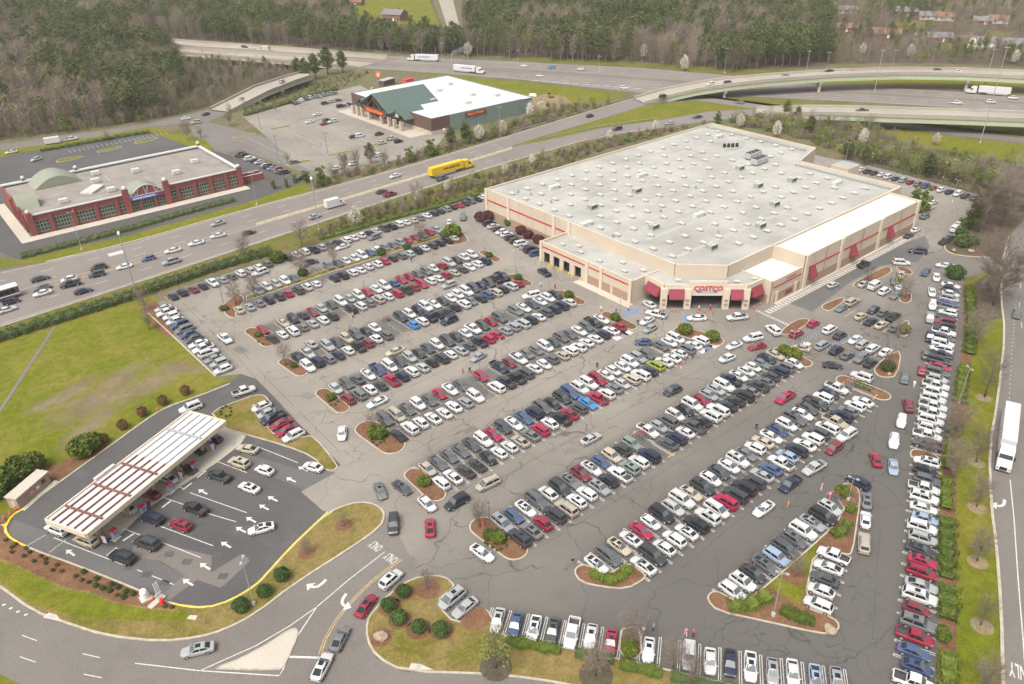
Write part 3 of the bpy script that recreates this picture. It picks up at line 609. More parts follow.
# fuel station lines
mb = MB()
FL = lambda a, b, w=.15: strip(mb, [S2(*a), S2(*b)], w, MZ + .004, 'white paint')
for a, b in (((54, 538), (123, 565)), ((137, 570), (142, 572)), ((152, 576), (174, 585)), ((106, 522), (142, 536)), ((158, 541), (201, 558)), ((140, 519), (213, 546)), ((153, 494), (190, 507)), ((195, 510), (236, 522)), ((218, 462), (247, 473)), ((190, 493), (247, 513)), ((258, 447), (298, 463)), ((170, 484), (184, 489))): FL(a, b)
for a, b in (((123, 541), (134, 534)), ((183, 490), (192, 483)), ((162, 508), (171, 501)), ((197, 478), (206, 471)), ((107, 556), (117, 548))): FL(a, b, .35)
strip(mb, [S2(27, 546), S2(46, 535)], .12, MZ + .004, 'faded paint'); strip(mb, [S2(49, 553), S2(66, 540)], .12, MZ + .004, 'faded paint')
struct(mb.obj('fuel_lane_marking'))
mb = MB()
for x, y in ((129, 567), (147, 574.5), (165, 583), (169.5, 554.5), (187, 562), (223, 576.5)): c = S(x, y); mb.obox((c.x, c.y), (.75, -.66), .75, .62, LZ, MZ + .004, 'new asphalt')
struct(mb.obj('tank_cover_patch'))
# hatched fire lane along the shop front
mb = MB(); a, b = Vector((160.5, 94.4)), Vector((233, 94.0)); d = (b - a).normalized(); L = (b - a).length
for i in range(int(L / 1.25)):
    c = a + d * (i * 1.25 + .4); mb.obox((c.x, c.y), d, .36, .75, MZ, MZ + .003, 'faded paint')
for i in range(16):
    c = Vector(S2(757, 311)).lerp(Vector(S2(790, 326)), i / 15); mb.obox((c.x, c.y), (1, .2), .5, .16, MZ, MZ + .003, 'faded paint')
for sd in (-.85, .85): strip(mb, [tuple(a), tuple(b)], .12, MZ, 'faded paint', sd)
struct(mb.obj('fire_lane_hatching'))
# worn joints along the aisles and old repair patches
sr_ = random.Random(12)
for a, b in (((262, 349), (505, 262)), ((300, 380), (540, 281)), ((345, 416), (588, 303)), ((398, 458), (640, 332)), ((330, 300), (470, 250)), ((455, 503), (735, 350)), ((540, 548), (820, 375)), ((655, 590), (860, 420)), ((210, 318), (340, 452)), ((180, 300), (262, 384)), ((890, 300), (872, 470)), ((880, 520), (872, 640))):
    A_, B_ = Vector(S2(*a)), Vector(S2(*b)); d = (B_ - A_); n_ = Vector((-d.y, d.x)).normalized(); L = int(d.length / 2.5); off = 0; pts = []
    for i in range(L + 1): off += sr_.uniform(-.14, .14); off *= .93; pts.append(tuple(A_ + d * (i / L) + n_ * off))
    mb = MB(); cut = sorted(sr_.sample(range(L), 4))
    for i0, i1 in ((0, cut[0]), (cut[0] + 1, cut[2]), (cut[2] + 1, L)):
        if i1 > i0 + 1: strip(mb, pts[i0:i1 + 1], .075, LZ + .004, 'seam')
    struct(mb.obj('pavement_joint'))
for px_, py_, w_, h_, an in ((620, 470, 4.5, 1.4, 0), (470, 430, 2.4, 1.2, 0), (560, 560, 3.5, 1.8, .5), (300, 440, 2, 3.4, .1), (520, 330, 3, 1.2, 0), (240, 350, 1.8, 3, .1), (780, 440, 4, 1.2, 0), (660, 350, 3, 1.5, .2)):
    c = S(px_, py_); mb = MB(); mb.obox((c.x, c.y), (math.cos(an), math.sin(an)), w_ * .62, h_ * .62, LZ, LZ + .003, 'patch asphalt'); struct(mb.obj('asphalt_patch'))
# accessible bays and crossings in blue
mb = MB()
for px_ in ([(681, 313), (685, 313), (693, 330), (667 + 20, 333)], [(625, 311), (645, 306), (640, 312), (622, 319)]): mb.face([(*S2(*q), MZ - .008) for q in px_], 'blue paint')
def hatch(a, b, w, n, mat):
    a, b = Vector(S2(*a)), Vector(S2(*b)); d = (b - a).normalized()
    for i in range(n):
        c = a.lerp(b, (i + .5) / n); mb.obox((c.x, c.y), (d + Vector((-d.y, d.x)) * .7), w, .12, MZ, MZ + .003, mat)
for a, b in (((801, 343), (825, 328)), ((826, 350), (850, 336)), ((619, 331), (625, 335)), ((705, 350), (712, 345)), ((690, 345), (697, 341))): hatch(a, b, 1.3, 9, 'blue paint')
for x, y in ((617, 338), (628, 333), (702, 351), (714, 346), (806, 344)): c = S(x, y); mb.obox((c.x, c.y), (1, 0), 1.0, .9, MZ, MZ + .003, 'white paint')
struct(mb.obj('accessible_bay_marking'))
# words painted on the road
def words(txt, size, bold=0.0, ext=0.0, shear=0.0, spacing=1.0):
    cu = bpy.data.curves.new('lettering', 'FONT'); cu.body = txt; cu.size = size; cu.align_x = 'CENTER'; cu.align_y = 'CENTER'; cu.extrude = ext; cu.offset = bold; cu.shear = shear; cu.space_character = spacing
    cu.resolution_u = 3
    o = bpy.data.objects.new('lettering', cu); me = bpy.data.meshes.new_from_object(o); bpy.data.objects.remove(o); return me
def road_word(px, py, travel, w, h):
    me = words('ONLY', 1.0, 0.02); me.materials.append(MAT['faded paint']); c = S(px, py, MZ + .006)
    o = link('painted_word', me, None, c, travel - math.pi / 2); o.scale = (w, h, 1); return struct(o)
tr = hdg((391, 553), (372, 568)); road_word(376, 546, tr, .85, 2.3); road_word(391, 558, tr, .85, 2.3)
road_word(1022, 672, hdg((1015, 600), (1019, 684)), 1.15, 3.6)
mb = MB(); strip(mb, [S2(*q) for q in [(1010, 480), (1014, 520), (1018, 580), (1023, 640), (1028, 720)]], .16, MZ, 'white paint')
dashes(mb, [S2(*q) for q in [(1010, 470), (1009, 400), (1012, 350), (1016, 300)]], .15, MZ, 'faded paint', .5, 1.5)
dashes(mb, [S2(*q) for q in [(1040, 560), (1030, 400), (1024, 340), (1019, 310), (1022, 260)]], .15, MZ, 'faded paint', 3, 9)
struct(mb.obj('road_lane_marking'))

# ------------------------------------------------------------------ bridges and ramps
def deck(name, far, near, zs, label, piers=(), girder='girder green', depth=2.1):
    f = [S(*q, z) for q, z in zip(far, zs)]; n = [S(*q, z) for q, z in zip(near, zs)]
    root = thing(name, label, 'bridge', f[0])
    def loc(v): return (v.x - f[0].x, v.y - f[0].y, v.z - f[0].z)
    mb = MB()
    for i in range(len(f) - 1):
        mb.face([loc(n[i]), loc(n[i + 1]), loc(f[i + 1]), loc(f[i])], 'bridge concrete')
        d = Vector((0, 0, .6)); mb.face([loc(f[i] - d), loc(f[i + 1] - d), loc(n[i + 1] - d), loc(n[i] - d)], 'pier concrete')
        mb.face([loc(n[i] - d), loc(n[i + 1] - d), loc(n[i + 1]), loc(n[i])], 'bridge concrete'); mb.face([loc(f[i + 1] - d), loc(f[i] - d), loc(f[i]), loc(f[i + 1])], 'bridge concrete')
    mb.obj('deck', root)
    for side in (f, n):
        mb = MB(); p2 = [loc(v) for v in side]; wall_strip(mb, [(v[0], v[1]) for v in p2], .45, [v[2] - .6 for v in p2], [v[2] + 1.1 for v in p2], 'bridge concrete', 'walk concrete'); mb.obj('parapet', root)
        mb = MB(); o2 = [((a.lerp(b, .025)), a) for a, b in zip(side, n if side is f else f)]; q2 = [loc(v[0]) for v in o2]
        wall_strip(mb, [(v[0], v[1]) for v in q2], .4, [max(v[2] - .6 - depth, -f[0].z + .05 if False else v[2] - .6 - depth) for v in q2], [v[2] - .59 for v in q2], girder); mb.obj('girder', root)
    for k, (i, t, both) in enumerate(piers):
        a = f[i].lerp(f[i + 1], t); b = n[i].lerp(n[i + 1], t); z = a.z - .6 - depth
        mb = MB(); ux = (b - a).normalized()
        c = (a + b) / 2; mb.obox((c.x - f[0].x, c.y - f[0].y), (ux.x, ux.y), (b - a).length * .46, .7, z - 1.1 - f[0].z, z - f[0].z, 'pier concrete')
        for s in ((.28, .8) if both else (.75,)):
            q = a.lerp(b, s); mb.tube([(q.x - f[0].x, q.y - f[0].y, -f[0].z), (q.x - f[0].x, q.y - f[0].y, z - 1.0 - f[0].z)], [.75, .75], 10, 'pier concrete')
        mb.obj('pier', root)
    return root
deck('flyover_ramp', [(634, 98.5), (662, 90.5), (690, 84.6), (725, 79.3), (760, 75.9), (830, 71), (900, 69), (960, 69.5), (1060, 73.8)], [(645, 103.2), (672, 95.8), (698, 90), (730, 85.2), (764, 81.2), (832, 76), (900, 73.8), (960, 74.6), (1060, 79.5)], [.6, 2.8, 4.9, 6.6, 7.6, 8.2, 8.2, 8.2, 8.2],
     'upper curved flyover ramp with green girders and pale concrete parapets', [(2, .9, True), (4, .85, True), (7, .1, True)])
deck('flyover_ramp', [(756, 108.8), (785, 107.8), (810, 107.2), (850, 107.6), (893, 109), (960, 111), (1060, 115)], [(754, 114.8), (785, 114.5), (810, 113.8), (850, 114.5), (893, 116.2), (960, 118.2), (1060, 122)], [.6, 2.5, 4.4, 6, 6.8, 6.8, 6.8],
     'lower flyover ramp with green girders behind the warehouse store', [(3, .5, True), ])
deck('highway_bridge', [(150, 38.2), (199, 42.5), (308, 50), (388, 56.5)], [(150, 43.2), (199, 47.5), (308, 55), (384, 61)], [6, 6, 5, .3], 'far concrete interstate bridge beside the left woods', [(0, .9, True), (1, .5, True)], 'pier concrete', 1.4)
deck('highway_bridge', [(150, 46.2), (199, 50.5), (308, 57.5), (376, 63)], [(150, 49.7), (204, 54.5), (289, 61.5), (357, 67.7)], [6, 6, 5, .3], 'near concrete interstate bridge over the wooded valley', [(1, .0, True), (1, .42, True), (1, .8, True)], 'pier concrete', 1.4)
deck('slip_road_bridge', [(306, 71.5), (291, 75.6), (255, 87), (227.5, 101), (210, 109.5)], [(311, 76.5), (297, 81), (267.5, 92.5), (248, 102.5), (230, 112)], [5, 5, 4.6, 2.4, .5], 'curved concrete slip road bridge rising left of the outdoor store', [(1, .5, True), (2, .4, True)], 'pier concrete', 1.3)
# ------------------------------------------------------------------ warehouse store
def part(mb, name, root, parent=None, smooth=False, label=None):
    """mesh given in grid coordinates becomes a part of root (an unrotated Empty)"""
    L = root.location; mb.v = [(x - L.x, y - L.y, z - L.z) for x, y, z in mb.v]
    o = mb.obj(name, parent or root, smooth)
    if label: o['label'] = label
    return o
WS = thing('warehouse_store', 'huge cream warehouse store with red stripe, awnings and skylit pale roof', 'store', (205, 150, LZ))
RZ, PZ = 9.0, 9.6           # roof deck and parapet top
X0, X1, Y0, Y1 = 149.5, 266.0, 106.5, 195.0
foot = [(X0, Y1), (X0, 116.0), (158.8, Y0), (248, Y0), (248, 143), (X1, 148), (X1, Y1)]
mb = MB(); mb.face([(x, y, RZ) for x, y in foot][::-1] if area(foot) < 0 else [(x, y, RZ) for x, y in foot], 'roof membrane'); roof = part(mb, 'roof', WS)
def wall_run(name, pts, z0, z1, mat='cream wall', thick=.45, closed=False):
    mb = MB(); p2 = pts + [pts[0]] if closed else pts
    wall_strip(mb, p2, thick, z0, z1, mat, 'pale cream'); return part(mb, name, WS)
def on_wall(name, a, b, z0, z1, out, mat, n_in=0.0, parent=None):
    """a panel lying on the wall from a to b (outside on the right of a->b), standing out by out"""
    a, b = Vector(a), Vector(b); d = (b - a).normalized(); nn = Vector((d.y, -d.x)); c = (a + b) / 2 + nn * (out / 2 + n_in)
    mb = MB(); mb.obox((c.x, c.y), d, (b - a).length / 2, out / 2, z0, z1, mat); return part(mb, name, WS, parent)
# left front (faces the car park, plane X0)
segs = [((X0, Y1), (X0, 116.0)), ((X0, 116.0), (158.8, Y0)), ((158.8, Y0), (248, Y0)), ((248, Y0), (248, 143)), ((248, 143), (X1, 148)), ((X1, 148), (X1, Y1)), ((X1, Y1), (X0, Y1))]
for a, b in segs: wall_run('wall', [a, b], 0, PZ)
w = .23
for y in (194.6, 183.4, 162.0, 155.5): on_wall('pilaster', (X0, y + .6), (X0, y - .6), 0, PZ + .15, .35, 'pale cream', w)
for a, b in ((194, 184), (182.8, 162.6), (161.4, 156.1)):
    on_wall('brick_band', (X0, a), (X0, b), 0, 2.7, .12, 'tan brick', w); on_wall('red_stripe', (X0, a), (X0, b), 5.75, 6.2, .1, 'red stripe', w)
# lower annex in front of the left wall: tyre bays
AX, AY0, AY1, AZ = 139.0, 121.0, 156.2, 6.4
mb = MB(); mb.face([(AX, AY0, AZ - .7), (X0, AY0, AZ - .7), (X0, AY1, AZ - .7), (AX, AY1, AZ - .7)], 'roof membrane'); annex = part(mb, 'annex_roof', WS)
BAYS = [(155.0, 152.4), (150.9, 148.3), (146.8, 144.2), (142.2, 139.6)]
def bay_wall():
    mb = MB(); ys = [AY1] + [v for b in BAYS for v in b] + [AY0]
    for i in range(0, len(ys), 2): mb.box(AX - .2, AX + .2, ys[i + 1], ys[i], 0, AZ, 'cream wall', 'pale cream')
    for a, b in BAYS: mb.box(AX - .2, AX + .2, b, a, 3.5, AZ, 'cream wall', 'pale cream')
    return part(mb, 'wall', WS)
bay_wall()
wall_run('wall', [(AX - .2, AY0), (X0, AY0)], 0, AZ); wall_run('wall', [(X0, AY1), (AX - .2, AY1)], 0, AZ)
for a, b in BAYS:
    mb = MB(); mb.box(AX + .9, AX + 1.0, b, a, 0, 3.5, 'dark void'); part(mb, 'bay_door', WS)
    for y in (a + .35, b - .35): mb = MB(); mb.tube([(AX - .9, y, 0), (AX - .9, y, 1.1)], [.13, .13], 8, 'yellow paint'); part(mb, 'bay_bollard', WS)
for a, b in ((156.0, 138.0), (136.6, 122.0)): on_wall('red_stripe', (AX, a), (AX, b), 4.75, 5.1, .1, 'red stripe', .2)
for a, b in ((137.8, 132.5), (131.5, 137.0 - 8.5), (127.5, 122.2)): on_wall('brick_band', (AX, max(a, b)), (AX, min(a, b)), 0, 2.5, .1, 'tan brick', .2)
for y in (156.0, 137.3, 131.9, 121.4): on_wall('pilaster', (AX, y + .5), (AX, y - .5), 0, AZ + .12, .3, 'pale cream', .2)
# entrance canopy at the cut corner
EV = [(143.9, 121.0), (143.0, 113.7), (147.4, 109.6), (154.6, 103.1), (158.2, 99.6), (164.8, 99.3)]
CZ = 6.7
mb = MB(); top = EV + [(164.8, Y0), (158.8, Y0), (X0, 116.0), (X0, 121.0)]
if area(top) < 0: top = top[::-1]
mb.prism(top, CZ - 1.0, CZ - .6, 'pale cream', 'roof membrane', True); part(mb, 'entrance_roof', WS)
for a, b in zip(EV, EV[1:]):
    wall_run('entrance_fascia', [a, b], 3.9 if (a, b) != (EV[2], EV[3]) else 3.7, CZ if (a, b) != (EV[2], EV[3]) else CZ + 1.0, 'pale cream', .5)
for a, b in zip(EV[1:5], EV[1:5]):
    for dz in (0,):
        mb = MB(); mb.obox(a, (1, -1), .85, .7, 0, CZ - 1, 'pale cream'); col = part(mb, 'column', WS)
        for zz in (1.2, 2.4):
            mb = MB(); mb.obox((a[0] - .5, a[1] - .5), (1, -1), .4, .25, zz, zz + .5, 'tan brick'); part(mb, 'column_inlay', WS, None)
def awning(a, b, zt, zb, out):
    a, b = Vector(a), Vector(b); d = (b - a).normalized(); nn = Vector((d.y, -d.x)); a2, b2 = a + d * .25 + nn * .27, b - d * .25 + nn * .27; mb = MB(); o = nn * out
    A, B, C, D = (*a2, zt), (*b2, zt), (*(b2 + o), zb), (*(a2 + o), zb); A0, B0 = (*a2, zb - .3), (*b2, zb - .3); C0, D0 = (C[0], C[1], zb - .3), (D[0], D[1], zb - .3)
    for q in ((D, C, B, A), (D0, C0, C, D), (A, A0, D0, D), (C, C0, B0, B)): mb.face(q, 'awning red')
    return part(mb, 'awning', WS)
for i in (0, 1, 3, 4): awning(Vector(EV[i]).lerp(Vector(EV[i + 1]), .16), Vector(EV[i]).lerp(Vector(EV[i + 1]), .88), 5.5, 3.3, 1.2)
for i, (a, b) in enumerate(zip(EV, EV[1:])):   # lobby glazing behind the columns, painted near-black for the unlit interior
    pass
mb = MB(); mb.face([(X0 - .5, 116.3, 0.1), (158.6, Y0 - .5, .1), (158.6, Y0 - .5, 5.2), (X0 - .5, 116.3, 5.2)], 'dark void'); mb.face([(X0 - .3, 120.7, .1), (X0 - .3, 116, .1), (X0 - .3, 116, 5.2), (X0 - .3, 120.7, 5.2)], 'dark void'); mb.face([(158.8, Y0 - .3, .1), (164.5, Y0 - .3, .1), (164.5, Y0 - .3, 5.2), (158.8, Y0 - .3, 5.2)], 'dark void'); part(mb, 'lobby_glazing', WS)
mb = MB(); ev = [(x, y) for x, y in EV]; top2 = ev + [(164.8, Y0), (158.8, Y0), (X0, 116.0), (X0, 121.0)]
mb.prism(top2, 0.0, .10, 'grey asphalt'); part(mb, 'entrance_floor', WS)
# right hand low block and right wing with the white roof
mb = MB(); mb.face([(165, 97, AZ - .6), (178.6, 97, AZ - .6), (178.6, Y0, AZ - .6), (165, Y0, AZ - .6)], 'white roof'); part(mb, 'low_block_roof', WS)
for a, b in (((165, 106.5), (165, 97)), ((165, 97), (178.6, 97)), ): wall_run('wall', [a, b], 0, AZ)
mb = MB(); mb.face([(178.6, 97, RZ), (240, 97, RZ), (240, Y0 + .3, RZ), (178.6, Y0 + .3, RZ)], 'white roof'); part(mb, 'wing_roof', WS)
for a, b in (((178.6, Y0), (178.6, 96.6)), ((178.6, 96.6), (240, 96.6)), ((240, 96.6), (240, Y0))): wall_run('wall', [a, b], 0, PZ)
wb = .23
on_wall('red_stripe', (165.5, 97), (178.2, 97), 4.3, 4.65, .1, 'red stripe', wb); on_wall('brick_band', (166.5, 97), (178, 97), 0, 2.4, .12, 'tan brick', wb); on_wall('brick_band', (165, 105), (165, 97.6), 0, 2.4, .1, 'tan brick', wb)
for x in (179.3, 196.5, 217.5, 239.3): on_wall('pilaster', (x - .7, 96.6), (x + .7, 96.6), 0, PZ + .15, .4, 'pale cream', wb)
for a, b in ((180, 195.8), (197.2, 216.8), (218.2, 238.6)):
    on_wall('red_stripe', (a, 96.6), (b, 96.6), 5.4, 5.85, .1, 'red stripe', wb); on_wall('brick_band', (a, 96.6), (b, 96.6), 0, 2.6, .12, 'tan brick', wb)
for x in (182.4, 203.0, 223.6): awning((x - 1.6, 96.5), (x + 1.6, 96.5), 5.5, 2.9, 1.3)
for x in (167.5, 176): on_wall('pilaster', (x - .5, 97), (x + .5, 97), 0, 2.9, .3, 'pale cream', wb)
on_wall('poster', (171.5, 97), (174.5, 97), .6, 1.8, .05, 'awning red', wb + .14)
mb = MB(); mb.box(166, 242, 95.4, 96.33, -.05, .1, 'walk concrete'); part(mb, 'front_walk', WS)
mb = MB(); mb.box(136.2, 138.7, 120, 140, -.05, .1, 'walk concrete'); part(mb, 'side_walk', WS)
for y in range(124, 194, 6):
    if y > 156: on_wall('panel_joint', (X0, y + .04), (X0, y - .04), 2.7, PZ, .02, 'tan brick', w)
for x in range(183, 239, 6): on_wall('panel_joint', (x - .04, 96.6), (x + .04, 96.6), 2.6, PZ, .02, 'tan brick', wb)
for x in (188.5, 207.5, 229): on_wall('downpipe', (x - .07, 96.6), (x + .07, 96.6), .1, PZ - .3, .14, 'tan brick', wb + .12)
# small lettering on the right wing, too fine to read
on_wall('small_sign', (171.2, 97), (175.6, 97), 5.2, 5.5, .08, 'red stripe', wb)
# the main sign
mid = (Vector(EV[2]) + Vector(EV[3])) / 2; d = (Vector(EV[3]) - Vector(EV[2])).normalized(); nn = Vector((d.y, -d.x))
sign_pos = mid + nn * .30
sg_root = link('sign', None, WS, (sign_pos.x - WS.location.x, sign_pos.y - WS.location.y, 5.55)); sg_root.rotation_euler = (R(90), 0, math.atan2(d.y, d.x))
me = words('COSTCO', 1.9, 0.028, .06, .22, 1.0); me.materials.append(MAT['sign red']); lt = link('sign_lettering', me, sg_root); lt.location = (0, .12, .05); lt.scale = (.93, .92, 1)
me = words('WHOLESALE', .5, 0.012, .05, .1, 1.05); me.materials.append(MAT['sign white'])
mbs = MB(); mbs.box(-2.75, 2.45, -.98, -.56, 0, .05, 'sign blue'); mbs.obj('sign_band', sg_root)
lt = link('sign_lettering', me, sg_root); lt.location = (-.1, -.78, .06); lt.scale = (1.15, .9, 1)
# skylights on a regular grid
mb = MB(); mb.box(-.55, .55, -1.0, 1.0, 0, .26, 'unit white'); mb.box(-.52, .52, -.96, .96, .26, .34, 'skylight dome'); mb.box(-.4, .4, -.8, .8, .34, .42, 'skylight dome'); sky_me = mb.mesh('skylight')
def local(x, y, z): return (x - WS.location.x, y - WS.location.y, z - WS.location.z)
RTU = [(183.4, 160.3), (162.7, 159.5), (164.2, 136.3), (164.9, 116.4), (215.4, 137.2), (187.2, 116.6), (228, 133), (205, 124), (226, 152)]
WHITE = [(166.3, 181.1), (151.6, 151.2), (181.2, 134.0), (252, 181), (196, 170), (236, 122)]
rnd = random.Random(3)
for i in range(18):
    for j in range(12):
        x, y = 153.2 + i * 6.6, 113.6 + j * 6.6
        if x > 262 or (x < 160 and y < 119) or (x > 244 and y < 151): continue
        if i >= 8 and j % 3 == 1 and (i % 2): continue
        if any(abs(x - a) < 3 and abs(y - b) < 3 for a, b in RTU + WHITE) or (238 < x < 256 and 165 < y < 178): continue
        link('skylight', sky_me, roof, local(x, y + rnd.uniform(-.1, .1), RZ + .25))
for x, y, p_, s_ in ((142.5, 151, annex, 1), (145, 147, annex, 1), (142.5, 127, annex, 1), (146, 131, annex, 1), (142.5, 143.5, annex, 1), (146.5, 124, annex, 1), (142.2, 136, annex, 1)): link('skylight', sky_me, annex, local(x, y, AZ - .45), 0, .85)
for x, y in ((148, 113.5), (152, 108.4), (158.4, 103), (163, 101)): link('skylight', sky_me, roof, local(x, y, CZ - .35), .78, .8)
def unit(x, y, s=.85, white=False):
    mb = MB(); m_ = 'unit white' if white else 'unit grey'
    mb.box(x - 1.6 * s, x + 1.6 * s, y - 1.1 * s, y + 1.1 * s, RZ + .3, RZ + 1.9 * s, m_, 'unit white'); mb.box(x - 1.75 * s, x + 1.75 * s, y - 1.25 * s, y + 1.25 * s, RZ, RZ + .3, 'metal grey')
    for k in (-.8, .8): mb.tube([(x + k * s, y, RZ + 1.9 * s), (x + k * s, y, RZ + 2.15 * s)], [.5 * s, .5 * s], 10, 'metal grey')
    u = part(mb, 'roof_unit', WS); mb = MB()
    for k in range(5): mb.box(x - 1.45 * s + k * .6 * s, x - 1.05 * s + k * .6 * s, y - 1.13 * s, y - 1.1 * s, RZ + .5, RZ + 1.6 * s, 'black trim')
    part(mb, 'louvre', WS, u)
for x, y in RTU: unit(x, y)
for x, y in WHITE:
    mb = MB(); mb.box(x - 1.7, x + 1.7, y - .8, y + .8, RZ, RZ + 1.1, 'unit white'); mb.prism([(x + 1.7, y - .8), (x + 2.6, y - .8), (x + 2.6, y + .8), (x + 1.7, y + .8)], RZ + .5, RZ + 1.1, 'unit white'); part(mb, 'exhaust_hood', WS)
for (x, y) in ((240.5, 157), (236.5, 151.5)):     # chiller banks
    mb = MB(); mb.box(x - 3.4, x + 3.4, y - 1.3, y + 1.3, RZ + .5, RZ + 2.2, 'metal grey', 'unit white')
    for k in range(5):
        for l in (-.6, .6): mb.tube([(x - 2.7 + k * 1.35, y + l, RZ + 2.2), (x - 2.7 + k * 1.35, y + l, RZ + 2.5)], [.45, .45], 8, 'black trim')
    part(mb, 'chiller', WS)
mb = MB()
for k in range(4): mb.tube([(244 + k * 1.3, 172 + k * -.9, RZ), (244 + k * 1.3, 172 + k * -.9, RZ + 1.3)], [.55, .55], 10, 'black trim')
part(mb, 'vent_bank', WS)
for x, y in ((155.5, 186), (157, 181.5), (151.4, 140), (157, 172), (200, 150), (175, 122), (176, 144)): mb = MB(); mb.tube([(x, y, RZ), (x, y, RZ + .9)], [.35, .3], 8, 'unit grey'); part(mb, 'vent_pipe', WS)
for k, y in enumerate((119.5, 132.5, 139, 152.6, 165.8, 179)):   # pale seams of the membrane
    mb = MB(); mb.face([(150.5 + k % 3 * 6, y - .7, RZ + .012), (232 + k * 4, y - .5, RZ + .012), (232 + k * 4, y + .5, RZ + .012), (150.5 + k % 3 * 6, y + .7, RZ + .012)], 'roof streak'); part(mb, 'roof_seam', WS, roof)
mb = MB(); mb.box(260.6, 261.4, 149, 194, RZ, RZ + .6, 'unit grey'); part(mb, 'roof_duct', WS); mb = MB(); mb.box(243.6, 244.3, 108, 142, RZ, RZ + .6, 'unit grey'); part(mb, 'roof_duct', WS)
mb = MB(); mb.box(266.3, 274, 134, 141, 0, 4.6, 'cream wall', 'roof membrane'); part(mb, 'loading_dock', WS)

# ------------------------------------------------------------------ brick store by the highway
BX0, BX1, BY0, BY1, BZ = 30.6, 101.8, 280.6, 321.0, 6.4
BS = thing('brick_store', 'long red brick store with arched entrance and grey flat roof across highway', 'store', (66, 300, LZ))
mb = MB(); mb.face([(BX0, BY0, BZ - .5), (BX1, BY0, BZ - .5), (BX1, BY1, BZ - .5), (BX0, BY1, BZ - .5)], 'gravel roof'); part(mb, 'roof', BS)
piers_x = [BX0 + .9, 37.2, 44.0, 51.0, 57.6]; e0, e1 = 61.0, 74.5
bays = [(31.8, 36.6), (38.0, 43.4), (44.8, 50.4), (51.8, 57.0), (58.2, 60.2), (75.4, 77.6), (78.8, 83.6), (85.0, 89.4), (90.8, 95.2), (96.6, 100.2)]
def pilaster(x, h, wd, root, d=.55, mat='red brick'):
    mb = MB(); mb.box(x - wd, x + wd, BY0 - d, BY0 + .1, 0, h, mat); return part(mb, 'pier', root)
mb = MB(); xs = [BX0] + [v for b in bays[:5] for v in b] + [e0]; xs2 = [e1] + [v for b in bays[5:] for v in b] + [BX1]
for lst in (xs, xs2):
    for i in range(0, len(lst), 2): mb.box(lst[i], lst[i + 1], BY0, BY0 + .4, 0, 4.6, 'red brick')
for a, b in bays: mb.box(a, b, BY0, BY0 + .4, 0, .5, 'red brick')
mb.box(BX0, e0, BY0, BY0 + .4, 4.6, BZ, 'red brick'); mb.box(e1, BX1, BY0, BY0 + .4, 4.6, BZ, 'red brick'); part(mb, 'front_wall', BS)
for a, b, c, d_ in ((BX0, BX0 + .4, BY0 + .41, BY1 - .41), (BX1 - .4, BX1, BY0 + .41, BY1 - .41)): mb = MB(); mb.box(a, b, c, d_, 0, BZ, 'red brick'); part(mb, 'side_wall', BS)
mb = MB(); mb.box(BX0, BX1, BY1 - .4, BY1, 0, BZ, 'red brick'); part(mb, 'back_wall', BS)
for a, b in ((BX0 + 1.9, e0), (e1, BX1 - 1.5)): mb = MB(); mb.box(a, b, BY0 - .35, BY0 + .6, BZ, BZ + .35, 'unit white'); part(mb, 'cornice', BS)
mb = MB(); mb.box(BX0, BX1, BY1 - 1.6, BY1 + .1, BZ, BZ + .5, 'unit white'); part(mb, 'cornice', BS)
mb = MB(); mb.box(BX1 - 1.2, BX1 + .1, BY0 + 1, BY1 - 1.7, BZ, BZ + .4, 'unit white'); part(mb, 'cornice', BS)
for a, b in bays:
    mb = MB(); mb.box(a, b, BY0 + .18, BY0 + .26, .5, 4.6, 'sage panel'); wdw = part(mb, 'window', BS); n = max(2, int((b - a) / .85)); sx = (b - a) / n
    for k in range(n):
        for z0, z1 in ((.9, 1.8), (2.2, 3.0), (3.4, 4.2)):
            mb = MB(); mb.box(a + k * sx + .14, a + (k + 1) * sx - .14, BY0 + .12, BY0 + .17, z0, z1, 'store glass'); part(mb, 'pane', BS, wdw)
for x in (BX0 + .8, BX1 - .8):
    p_ = pilaster(x, BZ + .9, .9, BS, .75)
for x in (37.3, 44.1, 51.1, 57.6, 78.2, 84.3, 90.1, 95.9): pilaster(x, BZ - .6, .45, BS)
for x in (e0, e1):
    p_ = pilaster(x, BZ + 1.9, 1.0, BS, 1.1); mb = MB(); c = (x, BY0 - .5)
    mb.tube([(c[0], c[1], BZ + 1.9), (c[0], c[1], BZ + 2.3), (c[0], c[1], BZ + 2.9), (c[0], c[1], BZ + 3.2)], [.5, .85, .75, .1], 10, 'unit white'); part(mb, 'finial', BS)
for x, y in ((BX0 + .8, BY0), (BX1 - .8, BY0 - .3), (BX1 - .6, BY1 - .6), (38, BY1 - .5), (55.5, BY1 - .5)):
    mb = MB(); mb.box(x - .5, x + .5, y - .5, y + .5, BZ - .5, BZ + 1.0, 'red brick'); mb.tube([(x, y, BZ + 1.0), (x, y, BZ + 1.4), (x, y, BZ + 1.9), (x, y, BZ + 2.2)], [.4, .7, .6, .1], 10, 'unit white'); part(mb, 'finial', BS)
